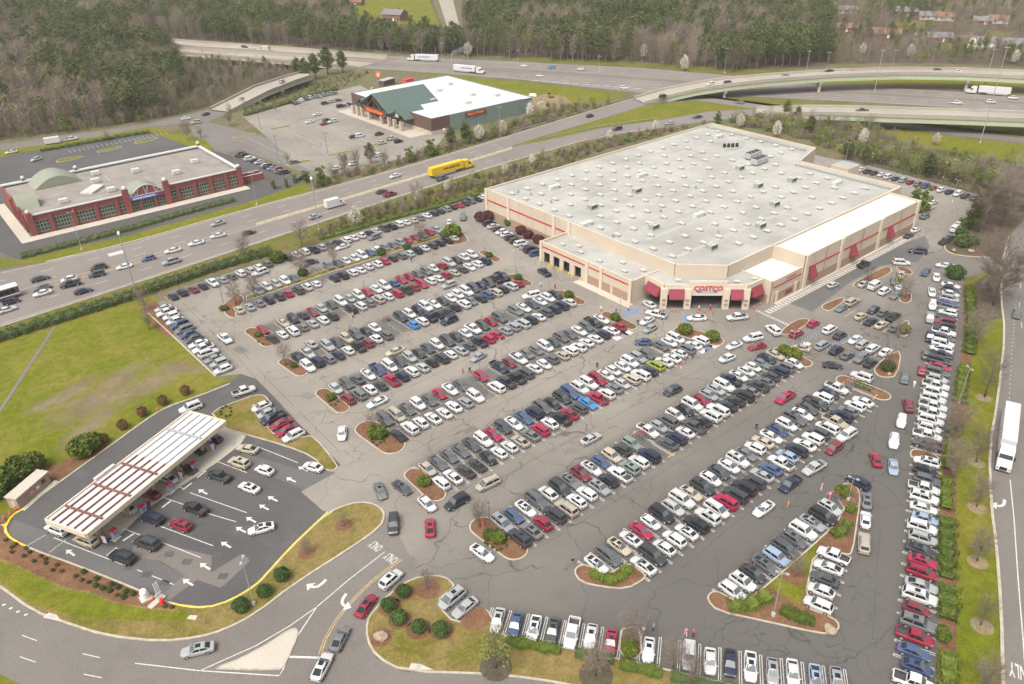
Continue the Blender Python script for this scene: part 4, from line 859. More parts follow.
# arched entrance gable
def arch(x0, x1, z0, rise, n=14): return [(x0 + (x1 - x0) * i / n, z0 + rise * math.sin(math.pi * i / n)) for i in range(n + 1)]
ac = arch(e0 + 1, e1 - 1, 5.4, 3.2); mb = MB()
for (xa, za), (xb, zb) in zip(ac, ac[1:]):
    mb.face([(xa, BY0 - .6, za), (xb, BY0 - .6, zb), (xb, BY0 + 6.5, zb), (xa, BY0 + 6.5, za)], 'sage panel'); mb.face([(xa, BY0 - .5, 5.4), (xb, BY0 - .5, 5.4), (xb, BY0 - .5, zb), (xa, BY0 - .5, za)], 'red brick')
part(mb, 'entrance_arch', BS)
mb = MB()
for (xa, za), (xb, zb) in zip(ac, ac[1:]): mb.beam((xa, BY0 - .62, za), (xb, BY0 - .62, zb), .3, .35, 'unit white')
for i in range(1, 7):
    x = e0 + 1 + (e1 - e0 - 2) * i / 7; zt = 5.4 + 3.2 * math.sin(math.pi * i / 7); mb.beam((x + (.7 if i % 2 else -.7), BY0 - .6, 5.5), (x, BY0 - .6, zt), .15, .22, 'unit white')
mb.box(e0 + 1, e1 - 1, BY0 - .7, BY0 - .55, 5.2, 5.45, 'unit white'); part(mb, 'arch_truss', BS)
mb = MB(); mb.box(e0 + 1.1, 71.0, BY0 - .8, BY0 - .45, 3.9, 5.2, 'sign blue'); sgn = part(mb, 'sign_board', BS); mb = MB(); mb.box(71.0, e1 - 1.1, BY0 - .8, BY0 - .45, 3.9, 5.2, 'awning red'); part(mb, 'sign_board', BS)
mb = MB(); rnd = random.Random(5); x = e0 + 1.8
while x < 70.2: wl = rnd.uniform(.2, .45); mb.box(x, x + wl, BY0 - .84, BY0 - .81, 4.3, 4.8, 'sign white'); x += wl + .15
part(mb, 'sign_lettering', BS, sgn)
mb = MB(); mb.box(e0 + 1, e1 - 1, BY0 + .3, BY0 + .5, 0, 3.9, 'sage panel'); ew = part(mb, 'window', BS)
for k in range(13):
    for z0, z1 in ((.5, 1.4), (1.7, 2.5), (2.8, 3.5)): mb = MB(); x = e0 + 1.2 + k * .86; mb.box(x, x + .62, BY0 + .22, BY0 + .29, z0, z1, 'store glass'); part(mb, 'pane', BS, ew)
for x in (65.2, 70.0): mb = MB(); mb.box(x - .4, x + .4, BY0 - .5, BY0 + .29, 0, 3.9, 'red brick'); part(mb, 'pier', BS)
# barrel vaults on the roof
def vault(x0, x1, y0, y1, z, rise, name='barrel_vault'):
    mb = MB(); a = arch(x0, x1, z, rise)
    for (xa, za), (xb, zb) in zip(a, a[1:]):
        mb.face([(xa, y0, za), (xb, y0, zb), (xb, y1, zb), (xa, y1, za)], 'sage panel')
        for y in (y0, y1): mb.face([(xa, y, z), (xb, y, z), (xb, y, zb), (xa, y, za)], 'sage panel')
    return part(mb, name, BS)
vault(39.0, 54.5, BY1 - 12.5, BY1 - .3, BZ - .4, 3.4)
mb = MB(); a = [(BY0 + 8 + 11 * i / 12, BZ - 1 + 4.6 * math.sin(math.pi * i / 12)) for i in range(13)]
for (ya, za), (yb, zb) in zip(a, a[1:]):
    mb.face([(BX0 - .4, ya, za), (BX0 + 6, ya, za), (BX0 + 6, yb, zb), (BX0 - .4, yb, zb)], 'sage panel')
    for xx in (BX0 - .3, BX0 + 6): mb.face([(xx, ya, BZ - 1), (xx, yb, BZ - 1), (xx, yb, zb), (xx, ya, za)], 'red brick' if xx < BX0 else 'sage panel')
part(mb, 'barrel_vault', BS)
for y in (BY0 + 5, BY0 + 8, BY0 + 13, BY0 + 19, BY0 + 24): mb = MB(); mb.box(BX0 - .5, BX0 + .02, y - .5, y + .5, 0, BZ + (1.2 if y in (BY0 + 8, BY0 + 19) else -.4), 'red brick'); part(mb, 'pier', BS)
for k, y in enumerate((BY0 + 2.5, BY0 + 10.5, BY0 + 13.5, BY0 + 16.5)): mb = MB(); mb.box(BX0 - .12, BX0 - .01, y - 1.2, y + 1.2, .6, 4.2, 'store glass'); part(mb, 'window', BS)
for x, y in ((60, 312), (43.5, 288), (59, 289), (57.5, 303), (82.5, 292.5), (92.5, 301), (72, 305)):
    mb = MB(); mb.box(x - 1.3, x + 1.3, y - .9, y + .9, BZ - .3, BZ + 1.0, 'unit white'); part(mb, 'roof_unit', BS)
mb = MB(); mb.prism([(50, 293), (56, 299.5), (58.5, 296), (53, 290)], BZ - .4, BZ + .3, 'unit white', 'skylight dome'); part(mb, 'roof_skylight', BS)
for x0, y0, x1, y1 in ((62, 318, 62, 300), (50, 290, 61, 290)): mb = MB(); mb.beam((x0, y0, BZ - .35), (x1, y1, BZ - .35), .3, .3, 'metal grey'); part(mb, 'roof_pipe', BS)
mb = MB(); mb.box(BX0 - 4, BX1 + .5, BY0 - 5.0, BY0 - .8, .0, .1, 'walk concrete'); part(mb, 'front_walk', BS)
mb = MB(); mb.box(BX0 - 4, BX0 - .6, BY0 - .8, BY1, .0, .1, 'walk concrete'); part(mb, 'side_walk', BS)
mb = MB(); mb.box(BX1 + .2, BX1 + 9, BY0 + 2, BY0 + 2.6, 0, 2.6, 'red brick', 'unit white'); part(mb, 'yard_wall', BS); mb = MB(); mb.box(BX1 + .2, BX1 + 9, BY0 + 6, BY0 + 6.6, 0, 2.6, 'red brick', 'unit white'); part(mb, 'yard_wall', BS)
mb = MB(); mb.box(82, 92, BY1 + .2, BY1 + 4, 0, 5.2, 'red brick', 'unit white'); part(mb, 'rear_porch', BS)

# ------------------------------------------------------------------ outdoor store
FX0, FX1, FY0, FY1, FZ = 192.0, 250.5, 288.2, 357.5, 7.2
FS = thing('outdoor_store', 'green and brown outdoor goods store with timber gable porch and white roof', 'store', (221, 322, LZ))
mb = MB(); mb.face([(FX0, FY0, FZ - .3), (FX1, FY0, FZ - .3), (FX1, FY1, FZ - .3), (FX0, FY1, FZ - .3)], 'white roof'); froof = part(mb, 'roof', FS)
for a, b, c, d_, m_, nm in ((FX0, FX0 + .4, FY0, FY1, 'brown wall', 'front_wall'), (FX0 + .41, FX0 + 10, FY0, FY0 + .4, 'brown wall', 'side_wall'), (FX0 + 10, FX1 - 6, FY0 - .1, FY0 + .4, 'green wall', 'side_wall'), (FX1 - 6, FX1, FY0, FY0 + .4, 'green wall', 'side_wall'), (FX1 - .4, FX1, FY0 + .4, FY1, 'green wall', 'back_wall'), (FX0 + .4, FX1 - .4, FY1 - .4, FY1, 'green wall', 'far_wall')):
    mb = MB(); mb.box(a, b, c, d_, 0, FZ if c != FY0 or a < FX1 - 6 else FZ - .9, m_); part(mb, nm, FS)
mb = MB(); mb.box(FX0 - .25, FX0, FY0 - .1, FY1, 0, 1.6, 'stone'); part(mb, 'stone_base', FS); mb = MB(); mb.box(FX0, FX0 + 10, FY0 - .3, FY0, 0, 1.6, 'stone'); part(mb, 'stone_base', FS)
# porch: big cross gable towards -X
def gable(x0, x1, y0, y1, ze, zr, name, over=.8):
    ym = (y0 + y1) / 2; mb = MB()
    for a, b in ((y0 - over, ym), (ym, y1 + over)):
        za, zb = (ze, zr) if b == ym else (zr, ze)
        mb.face([(x0, a, za), (x1, a, za), (x1, b, zb), (x0, b, zb)], 'green roof'); mb.face([(x0, a, za - .35), (x0, b, zb - .35), (x1, b, zb - .35), (x1, a, za - .35)], 'timber')
        mb.face([(x0, a, za - .35), (x0, a, za), (x0, b, zb), (x0, b, zb - .35)], 'green roof')
        mb.face([(x1, a, za - .35), (x1, a, za), (x1, b, zb), (x1, b, zb - .35)], 'green roof')
    for a, z in ((y0 - over, ze), (y1 + over, ze)): mb.face([(x0, a, z - .35), (x1, a, z - .35), (x1, a, z), (x0, a, z)], 'green roof')
    return part(mb, name, FS)
gx = FX0 - 7
gable(gx, FX0 + 22, 313, 338, 6.2, 13.0, 'gable_roof')
gable(gx + 2, FX0 + 8, 302.5, 314, 5.0, 8.6, 'porch_roof', .9); gable(gx + 3, FX0 + 6, 337.5, 347, 4.6, 7.6, 'porch_roof', .6)
gable(gx + 1.2, FX0 + 2, 305.8, 309.8, 6.4, 8.1, 'dormer_roof', .3)
mb = MB(); mb.face([(gx + 1.8, 306, 5.2), (gx + 1.8, 309.6, 5.2), (gx + 1.8, 307.8, 7.6)], 'unit white'); part(mb, 'dormer_window', FS)
mb = MB(); mb.box(FX0 - .5, FX0 - .1, 313, 338, 0, 6.2, 'timber'); mb.face([(FX0 - .4, 313, 6.2), (FX0 - .4, 338, 6.2), (FX0 - .4, 325.5, 12.5)], 'timber'); mb.face([(FX0 + 21.9, 338, 6.2), (FX0 + 21.9, 313, 6.2), (FX0 + 21.9, 325.5, 12.5)], 'brown wall'); part(mb, 'gable_wall', FS)
mb = MB()
for y0, y1, z0, z1 in ((313.4, 325.5, 6.0, 12.4), (337.6, 325.5, 6.0, 12.4), (313.4, 337.6, 6.2, 6.2), (325.5, 325.5, 6.2, 12.4), (319.5, 325.5, 6.2, 11), (331.5, 325.5, 6.2, 11), (319.5, 319.5, 6.2, 9), (331.5, 331.5, 6.2, 9)): mb.beam((gx + .7, y0, z0), (gx + .7, y1, z1), .4, .45, 'timber')
part(mb, 'timber_truss', FS)
for y in (303.4, 309, 313.6, 320, 331, 337.4, 341.5, 346):
    mb = MB(); mb.box(gx + .4, gx + 1.8, y - .7, y + .7, 0, 4.2, 'stone'); part(mb, 'stone_pier', FS)
    mb = MB(); mb.box(gx + .8, gx + 1.4, y - .3, y + .3, 4.2, 6.0 if 313 < y < 338 else 5.0, 'timber'); part(mb, 'timber_post', FS)
mb = MB(); mb.box(FX0 - .9, FX0 - .52, 317, 334, .1, 3.6, 'store glass'); part(mb, 'entrance_glazing', FS)
me = words('FIELD & STREAM', 1.9, .05, .1, 0, 1.0); me.materials.append(MAT['sign orange'])
so = link('sign_lettering', me, FS, (gx + .1 - FS.location.x, 324.5 - FS.location.y, 4.9)); so.rotation_euler = (R(90), 0, R(-90)); so.scale = (1.05, 1.0, 1)
mb = MB(); mb.box(gx + .25, gx + .5, 314.4, 335, 3.9, 6.0, 'timber'); part(mb, 'sign_beam', FS)
mb = MB(); mb.box(210.2, 222.2, FY0 - .5, FY0 - .12, 4.7, 6.6, 'brown wall'); sb = part(mb, 'side_sign_board', FS)
me = words('FIELD & STREAM', 1.25, .05, .06, 0, 1.0); me.materials.append(MAT['sign orange']); so = link('side_sign_lettering', me, sb, (216.2 - FS.location.x, FY0 - .62 - FS.location.y, 5.62 - LZ)); so.rotation_euler = (R(90), 0, 0)
for x, y in ((221, 300), (232, 311), (240, 302), (212, 316), (226, 330), (238, 338)): mb = MB(); mb.box(x - 1.4, x + 1.4, y - 1.1, y + 1.1, FZ - .3, FZ + .9, 'skylight dome'); part(mb, 'roof_unit', FS)
mb = MB(); mb.box(FX0 - 9.5, FX0 - .3, 291, 356, 0, .08, 'slab concrete'); part(mb, 'front_walk', FS)

# ------------------------------------------------------------------ fuel canopy, pumps, kiosk
KX0, KX1, KY0, KY1, KZ = 3.0, 34.0, 122.0, 131.6, 5.4
c0, c1, c2, c3 = S(45, 518, KZ), S(86, 535.5, KZ), S(224, 421, KZ), S(190, 410.5, KZ)
ax = ((c3 - c0) + (c2 - c1)).normalized(); ax.z = 0; ay = Vector((-ax.y, ax.x, 0)); cc = (c0 + c1 + c2 + c3) / 4; hl_ = ((c3 - c0).length + (c2 - c1).length) / 4; hw_ = ((c1 - c0).length + (c2 - c3).length) / 4
FC = thing('fuel_canopy', 'long white ribbed fuel station canopy with rust red beams over pumps', 'canopy', (cc.x, cc.y, LZ), math.atan2(ax.y, ax.x))
def fpart(mb, name, parent=None): return mb.obj(name, parent or FC)
mb = MB(); mb.box(-hl_, hl_, -hw_, hw_, KZ - .75, KZ - .25, 'pale cream', 'white roof'); croof = fpart(mb, 'canopy_deck')
for a in (-1, 1): mb = MB(); mb.box(-hl_, hl_, a * hw_ - .15, a * hw_ + .15, KZ - .9, KZ, 'pale cream'); fpart(mb, 'canopy_fascia')
for a in (-1, 1): mb = MB(); mb.box(a * hl_ - .15, a * hl_ + .15, -hw_ + .16, hw_ - .16, KZ - .9, KZ, 'pale cream'); fpart(mb, 'canopy_fascia')
for k, y in enumerate((-.72, -.36, 0, .36, .72)):
    mb = MB(); mb.box(-hl_ + .3, hl_ * .12, y * hw_ - .08, y * hw_ + .08, KZ - .25, KZ + .05, 'rust beam'); fpart(mb, 'roof_beam'); mb = MB(); mb.box(hl_ * .12, hl_ - .3, y * hw_ - .07, y * hw_ + .07, KZ - .25, KZ - .02, 'metal grey'); fpart(mb, 'roof_beam')
for k, x in enumerate((-.78, -.42, -.05, .62)):
    m_ = 'rust beam' if x < .3 else 'metal grey'; mb = MB(); mb.box(x * hl_ - .15, x * hl_ + .15, -hw_ * .9, hw_ * .9, KZ - .1, KZ + .18, m_); fpart(mb, 'cross_beam')
for x, s in ((-.3, 3.0), (.85, 2.4)):
    yy = hw_ - .6 if x < 0 else hw_ * .3
    me = words('COSTCO', 1.0, 0.03, .05); me.materials.append(MAT['metal grey'])
for x in (-.24,):
    mb = MB(); yy = hw_ + .3 if x < 0 else 0
    mb.box(x * hl_ - 2.2, x * hl_ + 2.2, (hw_ - .1) if x < 0 else -1.2, (hw_ + .5) if x < 0 else 1.2, KZ - .5, KZ + .35, 'unit white'); fpart(mb, 'sign_box')
for x in (-.8, -.42, -.05, .32, .7):
    for y in (-.45, .45):
        mb = MB(); mb.box(x * hl_ - .3, x * hl_ + .3, y * hw_ - .3, y * hw_ + .3, 0, KZ - .75, 'kiosk brown'); fpart(mb, 'canopy_column')
def pump(x, y):
    p = FC.matrix_basis @ Vector((x, y, .05)); o = thing('fuel_pump', '', 'fuel pump', (p.x, p.y, LZ), FC.rotation_euler.z, 'fuel pumps under the canopy')
    mb = MB(); mb.box(-.45, .45, -.3, .3, .15, 1.9, 'metal grey'); mb.obj('pump_body', o); mb = MB(); mb.box(-.7, .7, -.55, .55, 0, .15, 'walk concrete'); mb.obj('pump_plinth', o)
    mb = MB(); mb.box(-.5, .5, -.34, .34, 1.9, 2.2, 'sign red'); mb.obj('pump_topper', o); mb = MB(); mb.box(-.3, .3, -.33, -.3, 1.2, 1.7, 'sign blue'); mb.obj('pump_screen', o)
    mb = MB(); mb.tube([(.46, -.1, 1.5), (.62, -.12, 1.1), (.6, -.1, .5), (.46, -.1, .8)], [.03] * 4, 6, 'black trim'); mb.obj('hose', o); return o
k = 0
for x in (-.72, -.34, .04, .42):
    for y in (-.92, -.05):
        k += 1; o = pump(x * hl_, y * hw_); o['label'] = f'grey fuel pump with red top, {["first", "second", "third", "fourth"][(k - 1) // 2]} pair from street end, {"outer" if y < -.5 else "inner"} side'
# clean-up bins with blue and red tops standing beside the pumps
def bin_(px, py, lab):
    p = S(px, py, LZ); o = thing('waste_bin', lab, 'bin', p, .6, 'bins at the fuel lanes')
    mb = MB(); mb.tube([(0, 0, 0), (0, 0, .9)], [.3, .34], 10, 'sign blue'); mb.obj('bin_body', o); mb = MB(); mb.tube([(0, 0, .9), (0, 0, 1.1), (0, 0, 1.2)], [.36, .36, .2], 10, 'signal red'); mb.obj('bin_lid', o)
    mb = MB(); mb.box(-.5, -.42, -.4, .4, 0, 1.5, 'sign white'); mb.obj('price_board', o)
for q in ((214.5, 449, 'blue bin with red lid under right end of fuel canopy'), (183, 477, 'blue bin with red lid beside black car at canopy'), (147, 508, 'blue bin with red lid at third fuel lane'), (107, 541, 'blue bin with red lid at street end of canopy')): bin_(*q)
a, b, c = S(16, 508), S(48, 481), S(24, 511)
kd = (Vector(S2(43, 488)) - Vector(S2(20, 508))).normalized(); kc = (Vector(S2(32, 495)))
KI = thing('fuel_kiosk', 'small brown fuel attendant building with pale flat roof beside green bushes', 'kiosk', (kc.x, kc.y, LZ), math.atan2(kd.y, kd.x))
mb = MB(); KI.scale = (.86, .86, .86); mb.box(-4.4, 4.4, -1.1, 1.5, 0, 2.7, 'kiosk brown'); mb.obj('wall', KI); mb = MB(); mb.box(-4.6, 4.6, -1.3, 1.7, 2.7, 3.0, 'walk concrete'); mb.obj('roof', KI)
mb = MB(); mb.box(-4.48, -4.41, -.5, .5, 0, 2.1, 'walk concrete'); mb.obj('door', KI); mb = MB(); mb.box(2.2, 3.2, -1.18, -1.11, 1.2, 2.1, 'store glass'); mb.obj('window', KI)
for x in (-.6, 1.0): mb = MB(); mb.box(x - .4, x + .4, -1.17, -1.11, 1.1, 1.8, 'cloth pink' if x < 0 else 'sign white'); mb.obj('notice', KI)
mb = MB(); mb.box(-4.5, 5.0, -2.4, -1.31, 0, .12, 'walk concrete'); mb.obj('step', KI)
for px, py in ((4, 521), (10, 516), (1, 524), (15, 511)):
    pass

# ------------------------------------------------------------------ houses on the far hillside
def house(px, py, rz, L, W, h, wall, roofm, lab, hip=False):
    c = S(px, py, 0); o = thing('house', lab, 'house', (c.x, c.y, 0), rz, 'houses beyond the interstate')
    mb = MB(); mb.box(-L / 2, L / 2, -W / 2, W / 2, 0, h, wall); mb.face([(-L / 2, -W / 2, h), (-L / 2, W / 2, h), (-L / 2, 0, h + W * .28)], wall); mb.face([(L / 2, -W / 2, h), (L / 2, W / 2, h), (L / 2, 0, h + W * .28)], wall); mb.obj('wall', o)
    mb = MB(); e = .6; r = h + W * .28; dz = .56 * e * .5
    for s in (-1, 1): mb.face([(-L / 2 - e, s * (W / 2 + e), h - dz), (L / 2 + e, s * (W / 2 + e), h - dz), (L / 2 + e, 0, r + .1), (-L / 2 - e, 0, r + .1)], roofm)
    rf = mb.obj('roof', o); mb = MB(); mb.box(L * .2, L * .2 + .9, .6, 1.5, h, r + 1.2, 'house brick'); mb.obj('chimney', rf)
    for k in range(4):
        x = -L / 2 + L * (k + .5) / 4
        for s in (-1, 1):
            mb = MB(); mb.box(x - .6, x + .6, s * W / 2 - .06, s * W / 2 + .06, 1.0 if k != 2 else .1, 2.2, 'sign white' if k == 2 else 'store glass'); mb.obj('window' if k != 2 else 'door', o)
    return o
A = hdg((900, 40), (1000, 42))
for px, py, L, W, h, wm, rm, lab in [
    (843, 31, 17, 9, 3, 'house brick', 'shingle brown', 'brown roofed brick house at left edge of the hillside houses'),
    (884, 37, 20, 10, 3, 'house brick', 'shingle brown', 'long brown roofed brick house behind the flyover, second from left'),
    (938, 41, 15, 9, 3, 'house brick', 'shingle grey', 'grey roofed house with pale front in middle of hillside'),
    (988, 46, 14, 9, 3, 'sign white', 'shingle grey', 'grey roofed white house with cars parked in front'),
    (1009, 48, 15, 11, 3, 'house brick', 'shingle grey', 'brick house with grey roof at right edge, nearest the ramp'),
    (847, 13, 14, 9, 3, 'walk concrete', 'shingle grey', 'small grey house at left end of upper house row'),
    (905, 16, 17, 10, 4, 'house brick', 'shingle grey', 'two storey grey roofed house in the upper row above meadow'),
    (929, 19, 15, 9, 3, 'walk concrete', 'shingle grey', 'low grey house, third from left in upper row'),
    (944, 20, 14, 9, 3, 'walk concrete', 'shingle brown', 'pale tan house beside the grey one in upper row'),
    (981, 24, 12, 9, 3, 'house brick', 'shingle grey', 'dark house with pale door, second from right in upper row'),
    (997, 23, 13, 9, 3, 'walk concrete', 'shingle brown', 'tan roofed house at right end of upper row'),
    (395, 20, 18, 12, 5, 'house brick', 'shingle grey', 'red brick house with grey roof in the green clearing'),
    (355, 5, 16, 9, 3, 'house brick', 'shingle brown', 'low brown house left of the green clearing'),
    (618, 33, 20, 10, 4, 'pale cream', 'shingle brown', 'yellow house glimpsed between trees beyond the interstate')]: house(px, py, A + random.uniform(-.25, .25), L, W, h, wm, rm, lab)
sheet('hillside_ground', [(826, 5), (1060, 10), (1060, 70), (960, 64), (900, 63), (830, 64)], 0.02, 'leaf litter')
for q in ([(896, 19), (925, 21), (925, 30), (896, 28)], [(936, 35), (968, 38), (966, 50), (938, 48)], [(986, 30), (1010, 32), (1010, 40), (986, 38)]): sheet('lawn', q, 0.03, 'verge')
sheet('lane', [(900, 31), (960, 35), (1060, 40), (1060, 42.5), (960, 37.5), (900, 34)], 0.05, 'road asphalt')
sheet('driveway', [(970, 38), (978, 38), (984, 48), (972, 50), (966, 50)], 0.054, 'walk concrete')
# ------------------------------------------------------------------ vehicles
# every kind: stations of the lower body (x, z bottom, z top, half width), cabin (windscreen base, roof front, roof rear, rear base), roof z
KIND = {
 'sedan':  dict(L=4.7, st=[(-2.33, .42, .82, .62), (-2.22, .30, .98, .80), (-1.5, .24, 1.02, .90), (-.4, .22, .97, .915), (.7, .22, .93, .915), (1.35, .24, .86, .90), (2.0, .27, .74, .83), (2.3, .36, .60, .62)], cab=(1.05, .25, -1.05, -1.85), roof=1.44, wb=(1.42, -1.38), rw=.66, wr=.33),
 'suv':    dict(L=4.65, st=[(-2.3, .46, .98, .66), (-2.2, .32, 1.10, .84), (-1.4, .27, 1.10, .93), (-.3, .26, 1.06, .94), (.8, .26, 1.03, .94), (1.4, .28, .98, .92), (2.0, .32, .86, .85), (2.28, .42, .70, .66)], cab=(1.15, .45, -1.75, -2.18), roof=1.70, wb=(1.4, -1.38), rw=.72, wr=.36),
 'large_suv': dict(L=5.1, st=[(-2.52, .5, 1.05, .74), (-2.44, .36, 1.18, .92), (-1.4, .3, 1.18, .99), (-.3, .3, 1.15, 1.0), (.9, .3, 1.12, 1.0), (1.5, .32, 1.10, .98), (2.2, .36, 1.0, .92), (2.5, .46, .8, .76)], cab=(1.15, .55, -2.1, -2.42), roof=1.86, wb=(1.55, -1.5), rw=.80, wr=.39),
 'crossover': dict(L=4.4, st=[(-2.18, .46, .98, .64), (-2.08, .32, 1.08, .82), (-1.3, .27, 1.07, .9), (-.2, .26, 1.03, .91), (.75, .26, 1.0, .91), (1.35, .28, .94, .89), (1.92, .32, .82, .82), (2.16, .42, .66, .62)], cab=(1.2, .35, -1.15, -2.0), roof=1.6, wb=(1.34, -1.3), rw=.68, wr=.35),
 'boxy_suv': dict(L=4.5, st=[(-2.2, .5, 1.1, .8), (-2.15, .4, 1.16, .88), (-1.2, .36, 1.16, .9), (-.2, .36, 1.15, .9), (.8, .36, 1.14, .9), (1.3, .38, 1.12, .88), (2.0, .42, 1.06, .82), (2.2, .5, .9, .72)], cab=(.95, .6, -1.95, -2.12), roof=1.86, wb=(1.4, -1.35), rw=.8, wr=.4),
 'fastback': dict(L=4.85, st=[(-2.4, .42, .86, .66), (-2.3, .30, 1.0, .82), (-1.5, .24, 1.0, .92), (-.4, .22, .95, .925), (.7, .22, .9, .925), (1.4, .24, .82, .91), (2.1, .27, .70, .84), (2.4, .36, .56, .64)], cab=(1.15, .2, -.85, -2.1), roof=1.4, wb=(1.45, -1.42), rw=.64, wr=.34),
 'hatchback': dict(L=4.15, st=[(-2.05, .42, .86, .62), (-1.95, .30, 1.0, .79), (-1.2, .24, 1.0, .87), (-.2, .22, .97, .88), (.7, .22, .94, .88), (1.25, .24, .88, .86), (1.8, .28, .76, .79), (2.05, .37, .62, .6)], cab=(1.1, .35, -1.3, -1.9), roof=1.50, wb=(1.28, -1.25), rw=.66, wr=.32),
 'minivan': dict(L=5.0, st=[(-2.48, .44, .98, .70), (-2.4, .30, 1.08, .88), (-1.4, .24, 1.08, .97), (-.3, .22, 1.06, .98), (.9, .22, 1.03, .98), (1.6, .24, .96, .95), (2.2, .28, .82, .87), (2.47, .38, .66, .66)], cab=(1.65, .7, -2.05, -2.38), roof=1.74, wb=(1.55, -1.5), rw=.78, wr=.35),
 'pickup': dict(L=5.6, st=[(-2.78, .56, 1.06, .82), (-2.72, .46, 1.12, .93), (-1.2, .40, 1.12, .97), (-1.02, .40, 1.12, .97), (.6, .38, 1.10, .98), (1.55, .38, 1.08, .97), (2.3, .42, 1.02, .92), (2.72, .5, .84, .80)], cab=(1.35, .65, -.75, -1.0), roof=1.86, wb=(1.75, -1.75), rw=.76, wr=.41, bed=(-2.6, -1.08)),
 'cargo_van': dict(L=5.4, st=[(-2.7, .5, 1.2, .90), (-2.62, .38, 1.25, .98), (-1.4, .32, 1.25, 1.0), (0, .3, 1.25, 1.0), (1.2, .3, 1.2, 1.0), (1.7, .32, 1.1, .97), (2.4, .36, .95, .9), (2.68, .46, .78, .72)], cab=(1.7, 1.0, -2.5, -2.6), roof=2.15, wb=(1.7, -1.7), rw=.88, wr=.36),
}
def car_parts(kind):
    K = KIND[kind]; st = K['st']; cabx = K['cab']; zr = K['roof']; rw = K['rw']
    def top(x):
        for a, b in zip(st, st[1:]):
            if a[0] <= x <= b[0]: t = (x - a[0]) / (b[0] - a[0]); return a[2] + (b[2] - a[2]) * t, a[3] + (b[3] - a[3]) * t
        return st[-1][2], st[-1][3]
    parts = {}; mb = MB(); P = 'car paint'
    def sec(s):
        x, zb, zt, w = s; h = zt - zb
        h2 = [(w * .78, zb), (w * .96, zb + .10 * h), (w, zb + .45 * h), (w * .985, zb + .78 * h), (w * .90, zb + .97 * h), (w * .78, zt + .012)]
        return [(x, y, z) for y, z in h2] + [(x, 0, zt + .03)] + [(x, -y, z) for y, z in h2[::-1]]
    rings = [sec(s) for s in st]; k = mb.mi(P); n = len(rings[0]); base = []
    for r_ in rings: base.append(len(mb.v)); mb.v += r_
    bed = K.get('bed')
    for i in range(len(st) - 1):
        inbed = bed and st[i][0] >= bed[0] - .2 and st[i + 1][0] <= bed[1] + .1
        for j in range(n):
            if inbed and j in (5, 6): continue
            a, b = base[i] + j, base[i] + (j + 1) % n; c, d = base[i + 1] + (j + 1) % n, base[i + 1] + j
            mb.f.append((a, d, c, b)[::-1]); mb.m.append(mb.mi('black trim') if j in (0, n - 2, n - 1) else k)
    mb.f.append(tuple(base[0] + j for j in range(n))); mb.m.append(k); mb.f.append(tuple(base[-1] + j for j in range(n))[::-1]); mb.m.append(k)
    # cabin shell
    (za, wa), (zb_, wb_) = top(cabx[0]), top(cabx[3]); ba, bb = wa * .84, wb_ * .84
    A = [(cabx[0], s * ba, za + .0) for s in (1, -1)]; Bq = [(cabx[3], s * bb, zb_ + .0) for s in (1, -1)]
    m1, m2 = cabx[0] * .5 + cabx[1] * .5, 0
    C = [(cabx[1], s * rw * .95, zr - .04) for s in (1, -1)]; D = [(cabx[2], s * rw * .95, zr - .05) for s in (1, -1)]; xm = (cabx[1] + cabx[2]) / 2
    zm, wm = top(xm); M = [(xm, s * rw, zr - .02) for s in (1, -1)]; Mb = [(xm, s * wm * .86, zm) for s in (1, -1)]
    ct = (cabx[1] - .05, 0, zr + .02); mt = (xm, 0, zr + .05); dt = (cabx[2] + .05, 0, zr + .015)
    for s in (0, 1):
        o = (lambda q: q) if s == 0 else (lambda q: q[::-1])
        mb.face(o([A[s], C[s], M[s], Mb[s]]), P); mb.face(o([Mb[s], M[s], D[s], Bq[s]]), P); mb.face(o([C[s], ct, mt, M[s]])[::-1] if False else o([C[s], ct, mt, M[s]]), P); mb.face(o([M[s], mt, dt, D[s]]), P)
    mb.face([A[0], A[1], C[1], ct, C[0]], P); mb.face([Bq[0], D[0], dt, D[1], Bq[1]], P)
    for s in (1, -1): mb.box(cabx[0] - .12, cabx[0] + .02, s * (wa + .02) - .09, s * (wa + .02) + .09, za + .02, za + .16, P)
    if bed:
        y = .80; z0, z1 = .70, 1.125
        mb.box(bed[0], bed[1], -y, y, z0 - .04, z0, 'bed liner')
        for s in (1, -1): mb.face([(bed[0], s * y, z0), (bed[1], s * y, z0), (bed[1], s * y, z1 + .01), (bed[0], s * y, z1 + .01)], 'bed liner'); mb.face([(bed[0], s * y, z1 + .01), (bed[1], s * y, z1 + .01), (bed[1], s * .7, z1 + .02), (bed[0], s * .7, z1 + .02)] if False else [(bed[0] - .1, s * y, z1 + .012), (bed[1] + .06, s * y, z1 + .012), (bed[1] + .06, s * .9, z1 - .01), (bed[0] - .1, s * .9, z1 - .01)], P)
        mb.box(bed[0] - .16, bed[0], -y, y, z0, z1 + .015, P); mb.box(bed[1], bed[1] + .08, -y, y, z0, z1 + .015, P)
    parts['body'] = mb
    # panes, a centimetre proud of the shell
    def lerp(p, q, t): return tuple(p[i] + (q[i] - p[i]) * t for i in range(3))
    def pane(q, u0, u1, v0, v1, out):
        a, b, c, d = q
        def P2(u, v): return Vector(lerp(lerp(a, b, u), lerp(d, c, u), v))
        pts = [P2(u0, v0), P2(u1, v0), P2(u1, v1), P2(u0, v1)]; nrm = (pts[1] - pts[0]).cross(pts[3] - pts[0]).normalized()
        if nrm.dot(Vector(out)) < 0: nrm = -nrm
        return [p_ + nrm * .014 for p_ in pts]
